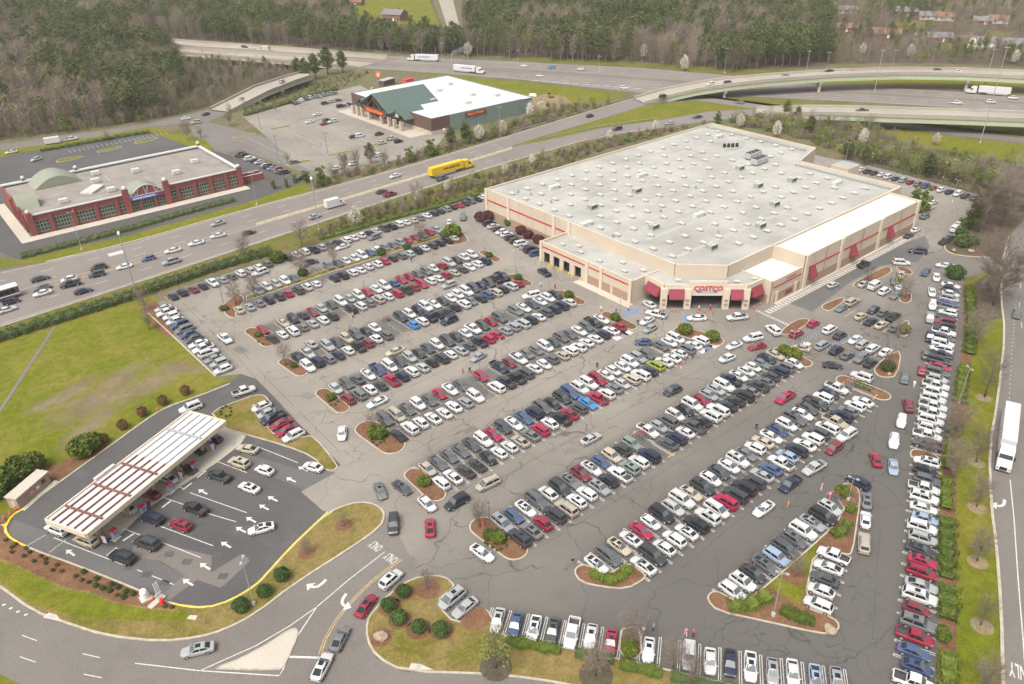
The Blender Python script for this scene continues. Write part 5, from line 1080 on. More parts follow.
    g = MB(); g.face(pane([A[0], A[1], C[1], C[0]], .05, .95, .06, .93, (1, 0, .5)), 'windscreen glass'); parts['windscreen'] = g
    g = MB(); g.face(pane([Bq[0], Bq[1], D[1], D[0]], .08, .92, .14 if kind != 'cargo_van' else .5, .92, (-1, 0, .5)), 'glass'); parts['rear_window'] = g
    for s, nm in ((0, 'side_window'), (1, 'side_window2')):
        g = MB(); o = (0, 1 if s == 0 else -1, .2)
        g.face(pane([A[s], Mb[s], M[s], C[s]], .12, .95, .08, .9, o), 'glass')
        if kind != 'cargo_van': g.face(pane([Mb[s], Bq[s], D[s], M[s]], .04, .86, .08, .9, o), 'glass')
        parts[nm] = g
    g = MB(); xf = st[-2][0]; zt, wt = top(xf)
    for s, nm in ((1, 'headlight'), (-1, 'headlight2')):
        g = MB(); g.box(xf - .02, xf + .22, s * wt * .82 - .16, s * wt * .82 + .16, zt - .19, zt - .05, 'lamp clear'); parts[nm] = g
    xr = st[0][0]; zt2, wt2 = st[0][2], st[0][3]
    for s, nm in ((1, 'tail_light'), (-1, 'tail_light2')):
        g = MB(); g.box(xr - .01, xr + .14, s * (wt2 + .06) - .12, s * (wt2 + .06) + .12, zt2 - .2, zt2 + .04, 'lamp red'); parts[nm] = g
    return parts
wheel_cache = {}
def wheel_mb(kind):
    K = KIND[kind]; w = MB(); r = K['wr']; w.tube([(0, -.11, 0), (0, .11, 0)], [r, r], 14, 'tyre'); w.tube([(0, -.118, 0), (0, .118, 0)], [r * .64, r * .64], 10, 'rim'); return w
PARTM, ONEM = {}, {}
for kd_ in KIND:
    ps = car_parts(kd_); PARTM[kd_] = {n: (m_.mesh(n.rstrip('2'), n == 'body') if n != 'body' else m_.mesh('body', False)) for n, m_ in ps.items()}
    PARTM[kd_]['wheel'] = wheel_mb(kd_).mesh('wheel')
    one = MB(); ps = car_parts(kd_); allm = list(ps.values()); K = KIND[kd_]
    for x in K['wb']:
        for s in (1, -1):
            w = wheel_mb(kd_); yy = K['st'][3][3] - .10; w.v = [(a + x, b + s * yy, c + K['wr']) for a, b, c in w.v]; allm.append(w)
    for m_ in allm:
        n0 = len(one.v); one.v += m_.v
        for f_, i_ in zip(m_.f, m_.m): one.f.append(tuple(n0 + q for q in f_)); one.m.append(one.mi(m_.mats[i_]))
    ONEM[kd_] = one.mesh('car')
COLOURS = {'W': [('white', (.48, .48, .475)), ('white', (.43, .43, .42))], 'S': [('silver', (.27, .275, .275)), ('silver', (.33, .33, .32)), ('silver', (.22, .23, .24))], 'G': [('grey', (.085, .088, .09)), ('grey', (.125, .128, .13)), ('charcoal', (.055, .058, .062))], 'K': [('black', (.02, .021, .024)), ('black', (.035, .037, .04)), ('navy', (.018, .022, .042))],
           'R': [('red', (.28, .013, .048)), ('red', (.21, .012, .03))], 'M': [('maroon', (.15, .022, .03))], 'B': [('blue', (.035, .052, .115)), ('blue', (.05, .075, .15))], 'P': [('pale blue', (.22, .28, .36))], 'T': [('tan', (.33, .28, .2)), ('tan', (.36, .315, .24)), ('champagne', (.3, .27, .22))],
           'N': [('grey green', (.16, .19, .17))], 'Y': [('lime green', (.22, .25, .03))], 'C': [('bright blue', (.04, .17, .4))]}
PREFIX = {'s': 'sedan', 'u': 'suv', 'l': 'large_suv', 'h': 'hatchback', 'v': 'minivan', 't': 'pickup', 'c': 'cargo_van'}
NICE = {'crossover': 'crossover', 'boxy_suv': 'boxy SUV', 'fastback': 'sedan', 'sedan': 'sedan', 'suv': 'SUV', 'large_suv': 'large SUV', 'hatchback': 'hatchback', 'minivan': 'minivan', 'pickup': 'pickup truck', 'cargo_van': 'cargo van'}
CATS = {'crossover': 'SUV', 'boxy_suv': 'SUV', 'fastback': 'sedan', 'sedan': 'sedan', 'suv': 'SUV', 'large_suv': 'SUV', 'hatchback': 'hatchback', 'minivan': 'minivan', 'pickup': 'pickup truck', 'cargo_van': 'van'}
ONAME = {'crossover': 'suv', 'boxy_suv': 'suv', 'fastback': 'sedan', 'sedan': 'sedan', 'suv': 'suv', 'large_suv': 'suv', 'hatchback': 'hatchback', 'minivan': 'minivan', 'pickup': 'pickup_truck', 'cargo_van': 'cargo_van'}
crnd = random.Random(21)
CARS = []
def car(tok, pos, ang, label, group, scale=.97, z=LZ):
    """tok: colour letter plus optional kind letter; label may hold {c} and {k}"""
    col = tok[0]; kd_ = crnd.choice(dict(s=['sedan', 'fastback'], u=['suv', 'crossover', 'suv']).get(tok[1], [PREFIX[tok[1]]])) if len(tok) > 1 else crnd.choices(['suv', 'sedan', 'large_suv', 'hatchback', 'minivan', 'pickup', 'crossover', 'boxy_suv', 'fastback'], [20, 18, 10, 10, 7, 4, 18, 3, 12])[0]
    cname, rgb = crnd.choice(COLOURS[col]); rgba = (*rgb, 1)
    p = Vector((pos[0], pos[1], z)); K = KIND[kd_]
    d = (p - cam.location); depth = d.dot(-_m.col[2].to_3d()); size = K['L'] * .97 / depth * FOC
    lab = label.format(c=cname, k=NICE[kd_]); scale *= crnd.uniform(.97, 1.02)
    if size < 15.5:
        o = link(ONAME[kd_], ONEM[kd_], None, p, ang, scale); o.color = rgba; tag(o, lab, CATS[kd_], group)
    else:
        o = thing(ONAME[kd_], lab, CATS[kd_], p, ang, group); o.scale = (scale * crnd.uniform(.95, 1.03), scale * crnd.uniform(.97, 1.02), scale * crnd.uniform(.95, 1.04))
        for n_, me in PARTM[kd_].items():
            if n_ == 'wheel': continue
            c = link(n_.rstrip('2'), me, o); c.color = rgba
        yy = K['st'][3][3] - .10
        for x in K['wb']:
            for s in (1, -1): link('wheel', PARTM[kd_]['wheel'], o, (x, s * yy, K['wr']))
        if size > 24 and kd_ in ('suv', 'sedan', 'large_suv', 'minivan', 'crossover', 'fastback') and crnd.random() < .45: 
            x0 = (K['cab'][1] + K['cab'][2]) / 2 + .25; mb_ = SUNROOF; c = link('sunroof', mb_, o, (x0, 0, K['roof'] + .045))
        if kd_ in ('large_suv', 'minivan') or (kd_ == 'suv' and crnd.random() < .4):
            for s in (1, -1): link('roof_rail', RAIL, o, ((K['cab'][1] + K['cab'][2]) / 2, s * K['rw'] * .86, K['roof'] + .02))
    CARS.append((p.x, p.y)); return o
mb = MB(); mb.box(-.38, .38, -.36, .36, -.005, .012, 'glass'); SUNROOF = mb.mesh('sunroof')
mb = MB(); mb.box(-.95, .95, -.025, .025, 0, .06, 'black trim'); RAIL = mb.mesh('roof_rail')
ORD = ['first', 'second', 'third', 'fourth', 'fifth', 'sixth', 'seventh', 'eighth', 'ninth', 'tenth', 'eleventh', 'twelfth', 'thirteenth', 'fourteenth', 'fifteenth', 'sixteenth', 'seventeenth', 'eighteenth', 'nineteenth', 'twentieth'] + \
      ['twenty-' + q for q in ('first', 'second', 'third', 'fourth', 'fifth', 'sixth', 'seventh', 'eighth', 'ninth')] + ['thirtieth', 'thirty-first', 'thirty-second', 'thirty-third']
def row(a, b, tokens, face, where, group, end='left end', lines=True, back=.08, hairpin=False, half=2.55, jitter=.25, skew=0.0):
    """a row of parked cars between two measured car centres; face=+1: noses to the left of a->b"""
    A_, B_ = S(*a, .75), S(*b, .75); A_, B_ = Vector((A_.x, A_.y)), Vector((B_.x, B_.y)); toks = tokens.split(); n = len(toks); d = (B_ - A_) / max(n - 1, 1); u = d.normalized(); nn = Vector((-u.y, u.x)) * face
    if skew: nn = (nn + u * skew).normalized()
    ang = math.atan2(nn.y, nn.x)
    if lines:
        mb = MB(); m_ = 'white paint' if hairpin else 'faded paint'
        for i in range(n + 1):
            c = A_ + d * (i - .5)
            if hairpin:
                for s in (-.16, .16): mb.obox((c.x + u.x * s, c.y + u.y * s), nn, half + .1, .05, MZ - .006, MZ, m_)
                mb.obox((c.x - nn.x * (half + .1), c.y - nn.y * (half + .1)), u, .2, .05, MZ - .004, MZ + .002, m_)
            else: mb.obox((c.x, c.y), nn, half, .055, MZ - .006, MZ, m_)
        struct(mb.obj('parking_bay_marking'))
    for i, t in enumerate(toks):
        if t == '.': continue
        c = A_ + d * i + nn * crnd.uniform(-jitter, jitter) + u * crnd.uniform(-.1, .1); a2 = ang + (math.pi if crnd.random() < back else 0) + crnd.gauss(0, .012)
        if t[1:] == 't': c -= nn * .15
        car(t, c, a2, '{c} {k}, %s from the %s of %s' % (ORD[i], end, where), group)
    return A_, B_, d, nn
G1 = 'cars parked in the car park rows'
HP = True
row((172.5, 295.8), (267.5, 264), 'K Ku M K Wt S G W S W G', 1, 'the row beside the highway hedge', G1)
row((287.5, 256.7), (420, 217.5), 'K W W K S K K W W W K S G K W W T G', 1, 'the middle run below the highway verge', G1)
row((426.7, 215), (483, 197), 'W K K N K R K G K W', 1, 'the run nearest store by the highway', G1)
row((257.5, 290), (436.7, 230), 'S W S W G . . . G G W W W B W G G N R M G R S', -1, 'upper side of the first double row', G1)
row((239, 309.5), (454, 238), 'T S G K Kl R G W W . K K W W W W R K G S K W K K K S', 1, 'lower side of the first double row', G1)
row((262.5, 329), (471.7, 254.5), 'R . T K K M S G Wl S W R W W B R R G G W R S K W W', -1, 'upper side of the second double row', G1)
row((271.7, 338), (485, 261), 'K W W G S W K . K Wv G Tl W R K M R W W R T K W W K', 1, 'lower side of the second double row', G1)
row((298, 357.5), (503, 276.7), 'K St . S G T G K W . . K W K Wl W K W W W G K G Kt Kt', -1, 'upper side of the third double row', G1)
row((307.5, 366), (517.5, 283), 'W K G K W Kt M W G . . C W K K K K W G K B T K S R', 1, 'lower side of the third double row', G1)
row((335.8, 388), (555, 294), 'S G G W Bt W G S K G W G K W Wt G R G . G W G W W K', -1, 'upper side of the fourth double row', G1)
row((348, 399), (569.5, 302.5), 'Mu G W K Rt K W S K K W S G Kt R R S S S K W G K K W', 1, 'lower side of the fourth double row', G1)
row((385, 419.5), (602, 319), 'Gl Tv G W G Rh W G . R . Kt M Wt G G W G G G W G Kt W', -1, 'upper side of the fifth double row', G1)
row((398, 434), (619.5, 326.7), 'K W W W W W S W . Wv Kt Kt G W W G T W W W W K W R', 1, 'lower side of the fifth double row', G1)
row((427, 468), (676, 338), 'T Gs G G G Wl Rs G Ws Bs Kl Gv K Kl B Wl Wl Rl W W W W S G . G W W', -1, 'upper side of the sixth double row', G1, hairpin=HP)
row((442, 483), (701, 341), 'W Ws K K K W W Ts G Ru Wu Kt Rs G Cs Rt W G S T W K Y W W W G W W', 1, 'lower side of the sixth double row', G1, hairpin=HP)
row((501.7, 522.5), (774.7, 354), 'Sv Bh Ws G W Kl G M Ws Bh Tu Ku N . Wt S Gl W K Wl Rs S S Wl Kt W W W G K T', -1, 'upper side of the seventh double row', G1, hairpin=HP)
row((519, 538), (793, 363), 'Kl Gs Ru Kl Tl W Wu S K Wt N Wu K . G K W G K Wl Wl K K K G Kt G K K G W', 1, 'lower side of the seventh double row', G1, hairpin=HP)
row((596, 563), (836.7, 388), 'Ws Gv Ts Ws Rs Wh Kl Su Wl Ts Kl W G Wu Wl G Wu Ts Ws Bs W G W G Kt W K Wt', -1, 'upper side of the eighth double row', G1, hairpin=HP)
row((642.5, 564), (863, 401), 'Ws Kl Wu Wu Ws Kl Wl W Rl K Kl K S Bs Wt Pu K W W G W T K G W W', 1, 'lower side of the eighth double row', G1, hairpin=HP)
row((733, 591.7), (831, 508), 'Wu Wu Ku Gs Pu Gu Gu Wl Ss Kl Su', -1, 'the row along the grass triangle', G1, hairpin=HP)
row((832, 555), (818, 604), 'Wt Ws Gs Wu Wu', -1, 'the short row right of the grass triangle', G1, 'top', hairpin=HP, back=0, skew=-.1)
row((489, 223), (536, 253), 'K S K W W K K W S K B', 1, 'the row along the warehouse side wall', G1)
row((162.5, 308), (224, 369), 'S Wt W W B G B G W Wt W N S W', -1, 'the column beside the open field', G1, 'top', lines=False)
row((260.8, 407), (292.5, 436), 'W S Kt Rs Rs W', -1, 'the short row above the fuel station lanes', G1, 'top')
row((497, 621), (837, 682), 'Ss Bs Ws Gs Wt Wu Rs . Ws . Wl Ws Ks Ws Su Ws Ps Su', -1, 'the bottom row along the clipped hedge', G1, hairpin=HP, back=.05, half=2.7)
row((927, 462), (914, 682), 'Wu K Gu Wt Wl Ws Ps Wl Su Ks Rs Ru Ss Wl Mh Gl Rt Bs Bu Wt', 1, 'the lower right column by the hedge', G1, 'top', hairpin=HP, back=.1, skew=.05)
row((951, 285), (927, 444), 'W K W S B . W K M Kl Wt G Wl W K Kl Rs G S Wt Wl W W Wt W W Wt Gt', 1, 'the upper right column by the hedge', G1, 'top', hairpin=HP, skew=.05)
row((854, 167.5), (974, 197.5), 'W W K K W W K S M G B R W K W K G', 1, 'the row behind the warehouse', G1)
def spots(name, where, items, ang, group, z=LZ):
    for i, (x, y, t) in enumerate(items): car(t, S2(x, y, .75), ang + (crnd.random() < .2) * math.pi, '{c} {k}, %s from the left %s' % (ORD[i], where), group)
UU = lambda l: [(770 + x / 6, 260 + y / 6, t) for x, y, t in l]
spots('', 'in upper line of accessible bays', UU([(260, 380, 'R'), (360, 415, 'Wv'), (420, 450, 'K'), (510, 475, 'W'), (560, 505, 'S'), (617, 530, 'W'), (695, 550, 'W')]), 0, G1)
spots('', 'in lower line of accessible bays', UU([(160, 440, 'R'), (315, 510, 'Sv'), (400, 540, 'K'), (465, 570, 'G'), (545, 590, 'G'), (605, 615, 'K')]), 0, G1)
spots('', 'in upper line of bays before right wing', UU([(430, 285, 'G'), (490, 252, 'T'), (620, 298, 'K'), (680, 315, 'G'), (740, 340, 'Kt')]), 0, G1)
spots('', 'in lower line of bays before right wing', UU([(545, 335, 'T'), (605, 365, 'K'), (670, 385, 'T'), (750, 405, 'G')]), 0, G1)
spots('', 'in the short line below right wing island', UU([(565, 140, 'S'), (630, 155, 'Wc'), (688, 187, 'W'), (755, 210, 'G')]), 0, G1)
spots('', 'among the mulch islands at the right wing', UU([(745, 125, 'G'), (768, 157, 'W'), (785, 85, 'W')]), .5, G1)
def lines_for(pts, ang, wd=2.7):
    mb = MB()
    for x, y in pts: c = S(x, y); mb.obox((c.x, c.y), (math.cos(ang), math.sin(ang)), 2.5, .055, MZ - .006, MZ, 'faded paint')
    struct(mb.obj('parking_bay_marking'))
lines_for([(770 + x / 6, 262 + y / 6) for x, y in [(470, 470), (535, 495), (588, 520), (655, 545), (505, 585), (575, 607), (520, 330), (480, 310), (575, 352), (637, 377), (710, 400)]], 0)
# ---- vehicles on the move: photo point, photo point of the nose direction, token, where
MV = [((311.3, 343.8), (304, 338), 'S', 'sticking out above the third double row'), ((449, 284.7), (441, 287.5), 'S', 'driving down the aisle below the second double row'), ((449, 320.5), (440, 324), 'Kl', 'driving in the aisle below the third double row'), ((478, 356.7), (470, 361), 'S', 'driving in the aisle below the fourth double row'),
      ((395, 351), (386, 354), 'Ts', 'driving along the third aisle at left'), ((377, 402), (368, 406), 'Ws', 'turning in the aisle above the fifth island'), ((591, 438), (600, 433), 'Ss', 'driving in the aisle below the sixth double row'), ((672.5, 390.5), (663, 394.5), 'K', 'alone in the aisle above the seventh double row'),
      ((488, 483.5), (478, 488), 'Tv', 'driving beside the sixth left island'), ((785, 397.5), (777, 402), 'Rt', 'in the aisle above the eighth double row'), ((342, 433), (341, 444), 'Ws', 'driving alone on the left cross lane'), ((380, 490.5), (384, 500), 'Gs', 'on left cross lane above the entrance'),
      ((402, 487), (410, 493), 'Gs', 'beside the sixth left island'), ((427, 503.5), (434, 510), 'Wu', 'leaving beside the sixth island'), ((457, 502), (448, 507), 'Kl', 'turning below the sixth island'), ((482, 552.5), (490, 558), 'Ws', 'waiting below the seventh island'), ((393.5, 524), (393, 534), 'Kl', 'leaving at the road lettering'),
      ((430, 527), (429.5, 516), 'Rs', 'alone on cracked asphalt of main entrance'), ((391, 579), (401, 570), 'Wu', 'entering ahead of the red car at entrance'), ((366, 605), (373, 595), 'Rs', 'entering between a white and a grey car'), ((340, 638), (346, 626), 'Gs', 'entering behind the red car'), ((322, 666), (328, 654), 'Ws', 'last in the queue entering from street'),
      ((452, 598), (443, 605), 'Sv', 'left of two in the grass island bays'), ((465, 607), (456, 614), 'Ss', 'right of two in the grass island bays'), ((197.5, 649), (184, 652), 'Ss', 'alone on the street below fuel station'), ((225, 338.5), (231, 343), 'Wt', 'driving on the left cross lane beside field'), ((244, 391), (253, 388), 'Wt', 'with open tailgate at top of fuel station lane'),
      ((190.5, 407.5), (181, 411), 'Wl', 'leaving behind the fuel canopy'), ((247.5, 448.5), (236, 446), 'Ts', 'in the topmost fuel queue lane'), ((239, 462.5), (229, 459), 'Tl', 'at the head of second fuel lane'), ((264.5, 470), (254, 466), 'Wu', 'second in the second fuel lane'), ((219, 476), (208, 472), 'Kt', 'at the head of third fuel lane'), ((249, 487), (239, 483), 'Ws', 'waiting in the third fuel lane'),
      ((313, 466.5), (303, 463), 'Ws', 'arriving at the tip of grass triangle by fuel lanes'), ((195, 508.5), (184, 504), 'Kt', 'in the fourth fuel lane'), ((180.5, 525), (170, 521), 'Ru', 'in the fifth fuel lane'), ((152, 518), (142, 514), 'Kl', 'at the head of fifth fuel lane'), ((261, 528), (249, 531), 'Ws', 'turning into the fuel lanes'), ((147, 543), (136, 539), 'Kl', 'in the sixth fuel lane'),
      ((122, 557), (111, 553), 'Kl', 'in the lowest fuel lane'), ((86, 540), (76, 536), 'Tv', 'at the pump at street end'), ((57, 529), (47, 525), 'Wl', 'leaving the street end of the canopy'), ((126, 508), (116, 504), 'Ws', 'at a pump near the street end'), ((150, 493), (140, 489), 'Rs', 'half hidden under the canopy'), ((167, 478), (157, 474), 'Ws', 'at the middle pump'), ((186, 468), (176, 464), 'Ks', 'at the pump with the hi-vis attendant'),
      ((214, 438), (204, 434), 'K', 'at the pump at far end of canopy'), ((197, 449), (188, 445), 'K', 'deep under the canopy'),
      ((763.7, 508.5), (756, 514), 'Ws', 'in the aisle above the grass triangle row'), ((790, 484), (782, 490), 'Kt', 'in the aisle below the eighth double row'), ((814, 468), (805, 473), 'St', 'beside a dark pickup in the right aisle'), ((834, 448), (826, 453), 'M', 'behind a silver pickup in the right aisle'), ((846.5, 435), (838, 440), 'Wl', 'turning in at right end of eighth aisle'),
      ((858, 482), (850, 477), 'K', 'parked at tip of the grass triangle island'), ((866.5, 500), (866, 490), 'Gs', 'first of three right of the mulch island'), ((865.7, 519), (866, 508), 'Ws', 'second of three right of the mulch island'), ((864, 543), (864, 532), 'Tl', 'lowest of three right of the mulch island'), ((875.7, 459), (873, 451), 'Rs', 'driving up the right lane'), ((893.5, 466.7), (894, 476), 'Ps', 'driving down the right lane'), ((894, 441), (893, 451), 'Wu', 'behind the pale blue car in right lane'),
      ((901.5, 421), (900, 430), 'Wu', 'in right lane below a maroon car'), ((908, 405), (906, 396), 'M', 'in the right lane beside the column'), ((905, 378), (903, 388), 'G', 'left of the red tailed car in right lane'), ((922, 370), (923, 361), 'Rh', 'in right lane with red lights'), ((926, 354), (927, 344), 'G', 'in right lane, third from top'), ((930, 337), (930, 347), 'K', 'in right lane, second from top'),
      ((930, 317.5), (929.6, 326), 'St', 'in upper right lane'), ((932.5, 305), (932, 313), 'Wu', 'in upper right lane above pickup'), ((932, 291.5), (933, 299), 'Ws', 'in upper right lane near the top'), ((936.5, 276.7), (937, 284), 'Ws', 'entering the upper right lane'), ((925.7, 271.7), (921, 277), 'B', 'turning at top of right lane'), ((945, 265), (935, 264), 'Ws', 'coming in from right driveway'), ((918, 251), (909, 250), 'Kl', 'alone on the service road'), ((901.5, 262.5), (911, 263), 'Wl', 'above the right mulch island'),
      ((945, 241), (950, 238), 'Kt', 'parked by the round bushes, nearest'), ((950, 237.5), (955, 234), 'K', 'parked by the round bushes, second'), ((955, 229), (959, 226), 'Wc', 'parked by the round bushes, third'), ((958.5, 224), (962, 221), 'W', 'parked by the round bushes, farthest'), ((933, 202), (939, 199), 'W', 'parked right of the evergreens, farthest'), ((930, 207), (936, 204), 'W', 'parked right of the evergreens, second'), ((925, 216), (931, 213), 'G', 'parked right of the evergreens, nearest'), ((915.7, 229.5), (921, 227), 'W', 'at the corner of the right wing'), ((909, 235), (915, 232), 'G', 'below the corner of right wing'),
      ((833, 284.5), (840, 281), 'Sh', 'driving on dark asphalt before right wing'), ((864, 264), (871, 260.5), 'Kt', 'stopped at the hatched fire lane'), ((861.5, 376.5), (852, 373), 'Wl', 'beside the eighth right island'), ((833, 365), (845, 366), 'Ks', 'alone at the right cross lane'), ((801, 347.5), (791, 345.5), 'Ts', 'beside the lamp at the right front lane'), ((773, 330), (768, 326), 'Wl', 'beside the mulch island before entrance'), ((753, 338), (743, 340), 'Wl', 'on the front lane right of entrance'), ((757, 346), (748, 348), 'Rs', 'on the front lane below a white one'), ((734, 345), (726, 348), 'Ws', 'on front lane, left of the red one'), ((727, 358), (719, 361), 'Wu', 'on front lane above the seventh row end'),
      ((737, 317), (727, 318), 'Wt', 'in front of the entrance at right'), ((696.7, 317.5), (688, 317.5), 'Ws', 'stopped in front of the entrance'), ((656, 314), (648, 312), 'Wt', 'before the left entrance awning'), ((647, 320.5), (640, 324), 'Ws', 'behind the pickup left of entrance'), ((650, 328.5), (643, 332), 'S', 'lowest of three left of the entrance'), ((649, 303.7), (643, 300), 'W', 'under the left entrance awning'), ((643, 342), (634, 341.5), 'B', 'turning at sixth row end'), ((544, 272), (538, 268), 'Kt', 'driving past the tyre bays'),
      ((342.5, 246.3), (334, 249), 'W', 'backing out in the top aisle'), ((374, 237), (366, 239.5), 'G', 'driving in the top aisle'), ((260, 272.5), (251, 275.5), 'Wl', 'driving in the top left aisle'), ((311, 261.7), (320, 260), 'K', 'beside the top cart corral'), ((449.5, 222), (449, 229), 'W', 'at the top right corner of lot, left'), ((463, 217), (463, 224), 'G', 'at the top right corner of lot, right'), ((531.5, 295.3), (523, 297), 'Wl', 'backing out at end of the fourth row')]
for (a, b, t, lab) in MV:
    p, q = S(*a, .75), S(*b, .75); car(t, (p.x, p.y), math.atan2(q.y - p.y, q.x - p.x), '{c} {k} ' + lab, 'vehicles on the move in the car park')
def hway(items, group, z=LZ):
    for a, b, t, lab in items: p, q = S(*a, .75 + z), S(*b, .75 + z); car(t, (p.x, p.y), math.atan2(q.y - p.y, q.x - p.x), '{c} {k} ' + lab, group, 1.0, z)
hway([((40, 278), (49, 275.5), 'Ks', 'alone in far lanes at left of highway'), ((41.5, 287), (33, 289), 'Gs', 'hidden behind a white car at left'), ((42, 292.5), (33, 295), 'Ws', 'third from left edge in inner lane'), ((69, 279), (60, 281), 'Wu', 'above a black pickup on highway'), ((70, 284), (61, 286), 'Kt', 'below a white vehicle on highway'), ((83, 290.5), (92, 288), 'Ks', 'alone in the near lanes at left'), ((98, 267), (89, 269), 'Ku', 'upper of two dark ones side by side'), ((96.5, 274), (87, 276), 'Ku', 'lower of two dark ones side by side'),
      ((124, 266), (115, 268), 'Ws', 'left of the blue car on highway'), ((148, 258), (139, 260), 'Bh', 'blue one between white ones on highway'), ((171, 261.5), (162, 264), 'St', 'in near lane below a white car'), ((172.5, 250), (163, 252), 'Ws', 'right of the blue car on highway'), ((196, 242.5), (187, 244.5), 'Ws', 'middle of three white cars in a line'), ((217.5, 235), (208, 237), 'Ws', 'last of three white cars in line'), ((217.5, 223), (208, 225.5), 'Ss', 'in the far lane of highway'), ((249, 232), (258, 229.5), 'Ks', 'in near lanes right of the white line of cars'),
      ((7, 309), (16, 306), 'Ws', 'at left edge below the coach'), ((11, 301), (20, 298.5), 'Ku', 'in front of the coach at left edge'), ((315, 216), (324, 213), 'Ss', 'below the white box van'), ((382, 191), (391, 188), 'Ks', 'behind the red pickup on highway'), ((390, 194), (399, 191), 'Rt', 'beside a black car on highway'), ((395, 175.5), (386, 178), 'Ws', 'alone in the far lanes left of yellow truck'), ((442, 178), (451, 175), 'Gt', 'below the yellow truck'), ((342, 202 + 30), (350, 229), 'W', 'hidden')][:23], 'vehicles on the highway')
hway([((1017, 313.5), (1016, 322), 'Gs', 'driving down the right hand road'), ((590, 115.5), (598, 113), 'K', 'on the ramp before the flyover'), ((617, 128.5), (609, 130), 'K', 'leftmost on the lower carriageway behind store'), ((669.5, 123), (661, 124), 'S', 'second on the lower carriageway behind store'), ((697.5, 116.5), (689, 117.5), 'K', 'third on the lower carriageway behind store'), ((740, 102), (732, 101), 'G', 'on the ramp under the flyover'), ((524, 65.5), (516, 65), 'W', 'leftmost on the far interstate lanes'), ((551, 67.5), (543, 67), 'C', 'blue one on the far interstate lanes'), ((581, 69), (573, 68.5), 'W', 'right of the blue one on interstate'), ((539.5, 75.5), (548, 76), 'W', 'in near interstate lanes at left'), ((624, 87.5), (632, 88.5), 'W', 'on interstate near the dashed markings'),
      ((956, 102.5), (965, 103), 'Wt', 'on the interstate between flyovers'), ((991, 101.5), (1000, 102), 'W', 'right of pickup on interstate'), ((1013, 97.5), (1005, 97), 'W', 'behind the semi on interstate'), ((11, 151.5), (2, 153), 'Ws', 'at left end of frontage road'), ((186, 118), (194, 116.5), 'Ws', 'on frontage road at the junction'), ((206, 113.5), (214, 110), 'Ks', 'on frontage road entering the slip bridge'), ((196, 122), (188, 123), 'T', 'at the junction below frontage road'), ((36, 159), (29, 161), 'S', 'parked at edge of the rear brick store lot'), ((71.5, 138.5), (80, 137), 'Wt', 'towing a white trailer')], 'vehicles on distant roads')
def on_deck(items):
    for x, y, x2, y2, t, z, lab in items: p, q = S(x, y, z + .7), S(x2, y2, z + .7); car(t, (p.x, p.y), math.atan2(q.y - p.y, q.x - p.x), '{c} {k} ' + lab, 'vehicles on the bridges', 1.0, z)
on_deck([(663, 96, 671, 93.5, 'K', 2.9, 'lowest on the upper flyover'), (710.5, 84, 703, 86, 'W', 5.4, 'white one climbing the upper flyover'), (728, 82.5, 735, 81, 'K', 6.1, 'ahead of the white one on upper flyover'), (784.5, 75.8, 777, 76.5, 'S', 7.2, 'middle of the upper flyover'), (830, 71.5, 838, 70.5, 'Kt', 7.45, 'on upper flyover near its second pier'), (854, 70, 862, 69.5, 'K', 7.5, 'at the crest of upper flyover'), (938, 70, 946, 70, 'G', 7.5, 'on upper flyover at right'), (958, 71, 966, 71, 'W', 7.5, 'white one on upper flyover at far right'), (862, 110.5, 854, 110.3, 'K', 5.6, 'alone on the lower flyover'),
         (241.5, 98.5, 246, 94, 'G', 3.9, 'dark one on the curved slip bridge'), (282, 81.5, 286, 79.5, 'S', 4.9, 'far one on the curved slip bridge'), (244.5, 46.7, 252, 47.2, 'K', 5.5, 'leftmost on the far interstate bridge'), (252, 47.6, 260, 48, 'W', 5.45, 'second on the far interstate bridge')])
spots('', 'in the outdoor store lot back row', [(294, 102.8, 'K'), (297.5, 102, 'S'), (301, 100, 'W'), (306, 98.8, 'B'), (309.5, 97.3, 'S'), (315, 96.5, 'N'), (319, 95.7, 'N'), (323, 95, 'N'), (327, 94, 'N'), (331, 93.2, 'N'), (335, 92.5, 'N')], R(90), 'cars in the outdoor store lot')
spots('', 'scattered in the outdoor store lot', [(309.5, 121.5, 'Ws'), (317, 114, 'Ws'), (324.5, 123.5, 'M'), (327, 120, 'G'), (332.5, 121, 'W'), (325, 103, 'K'), (332.5, 101, 'S'), (338, 100, 'M'), (341, 106, 'K'), (345, 105, 'W'), (349, 104, 'K'), (353.5, 136.5, 'K'), (359.5, 135.5, 'W'), (379.5, 133.7, 'K'), (391.5, 138.5, 'St'), (398.5, 141, 'K'), (382, 142.5, 'T'), (353, 163.5, 'W'), (377.5, 155, 'W'), (337, 168, 'W')], 0, 'cars in the outdoor store lot')
spots('', 'in the brick store side lot', [(239.5, 154.5, 'K'), (243, 155, 'K'), (250, 158.5, 'W'), (255.5, 160, 'K'), (259, 162, 'S'), (265.5, 165, 'W'), (269, 166, 'B'), (272.5, 168, 'S'), (277, 169.5, 'M'), (280, 171, 'G'), (284.5, 172, 'K'), (300, 178, 'K'), (295, 162, 'G')], 0, 'cars in the brick store lot')
for k, (x, y) in enumerate(((970, 49), (977, 49.5))): p = S(x, y, .7); car('W', (p.x, p.y), A, '{c} {k} %s on the pale driveway of hillside house' % ('left' if k == 0 else 'right'), 'cars at the houses')

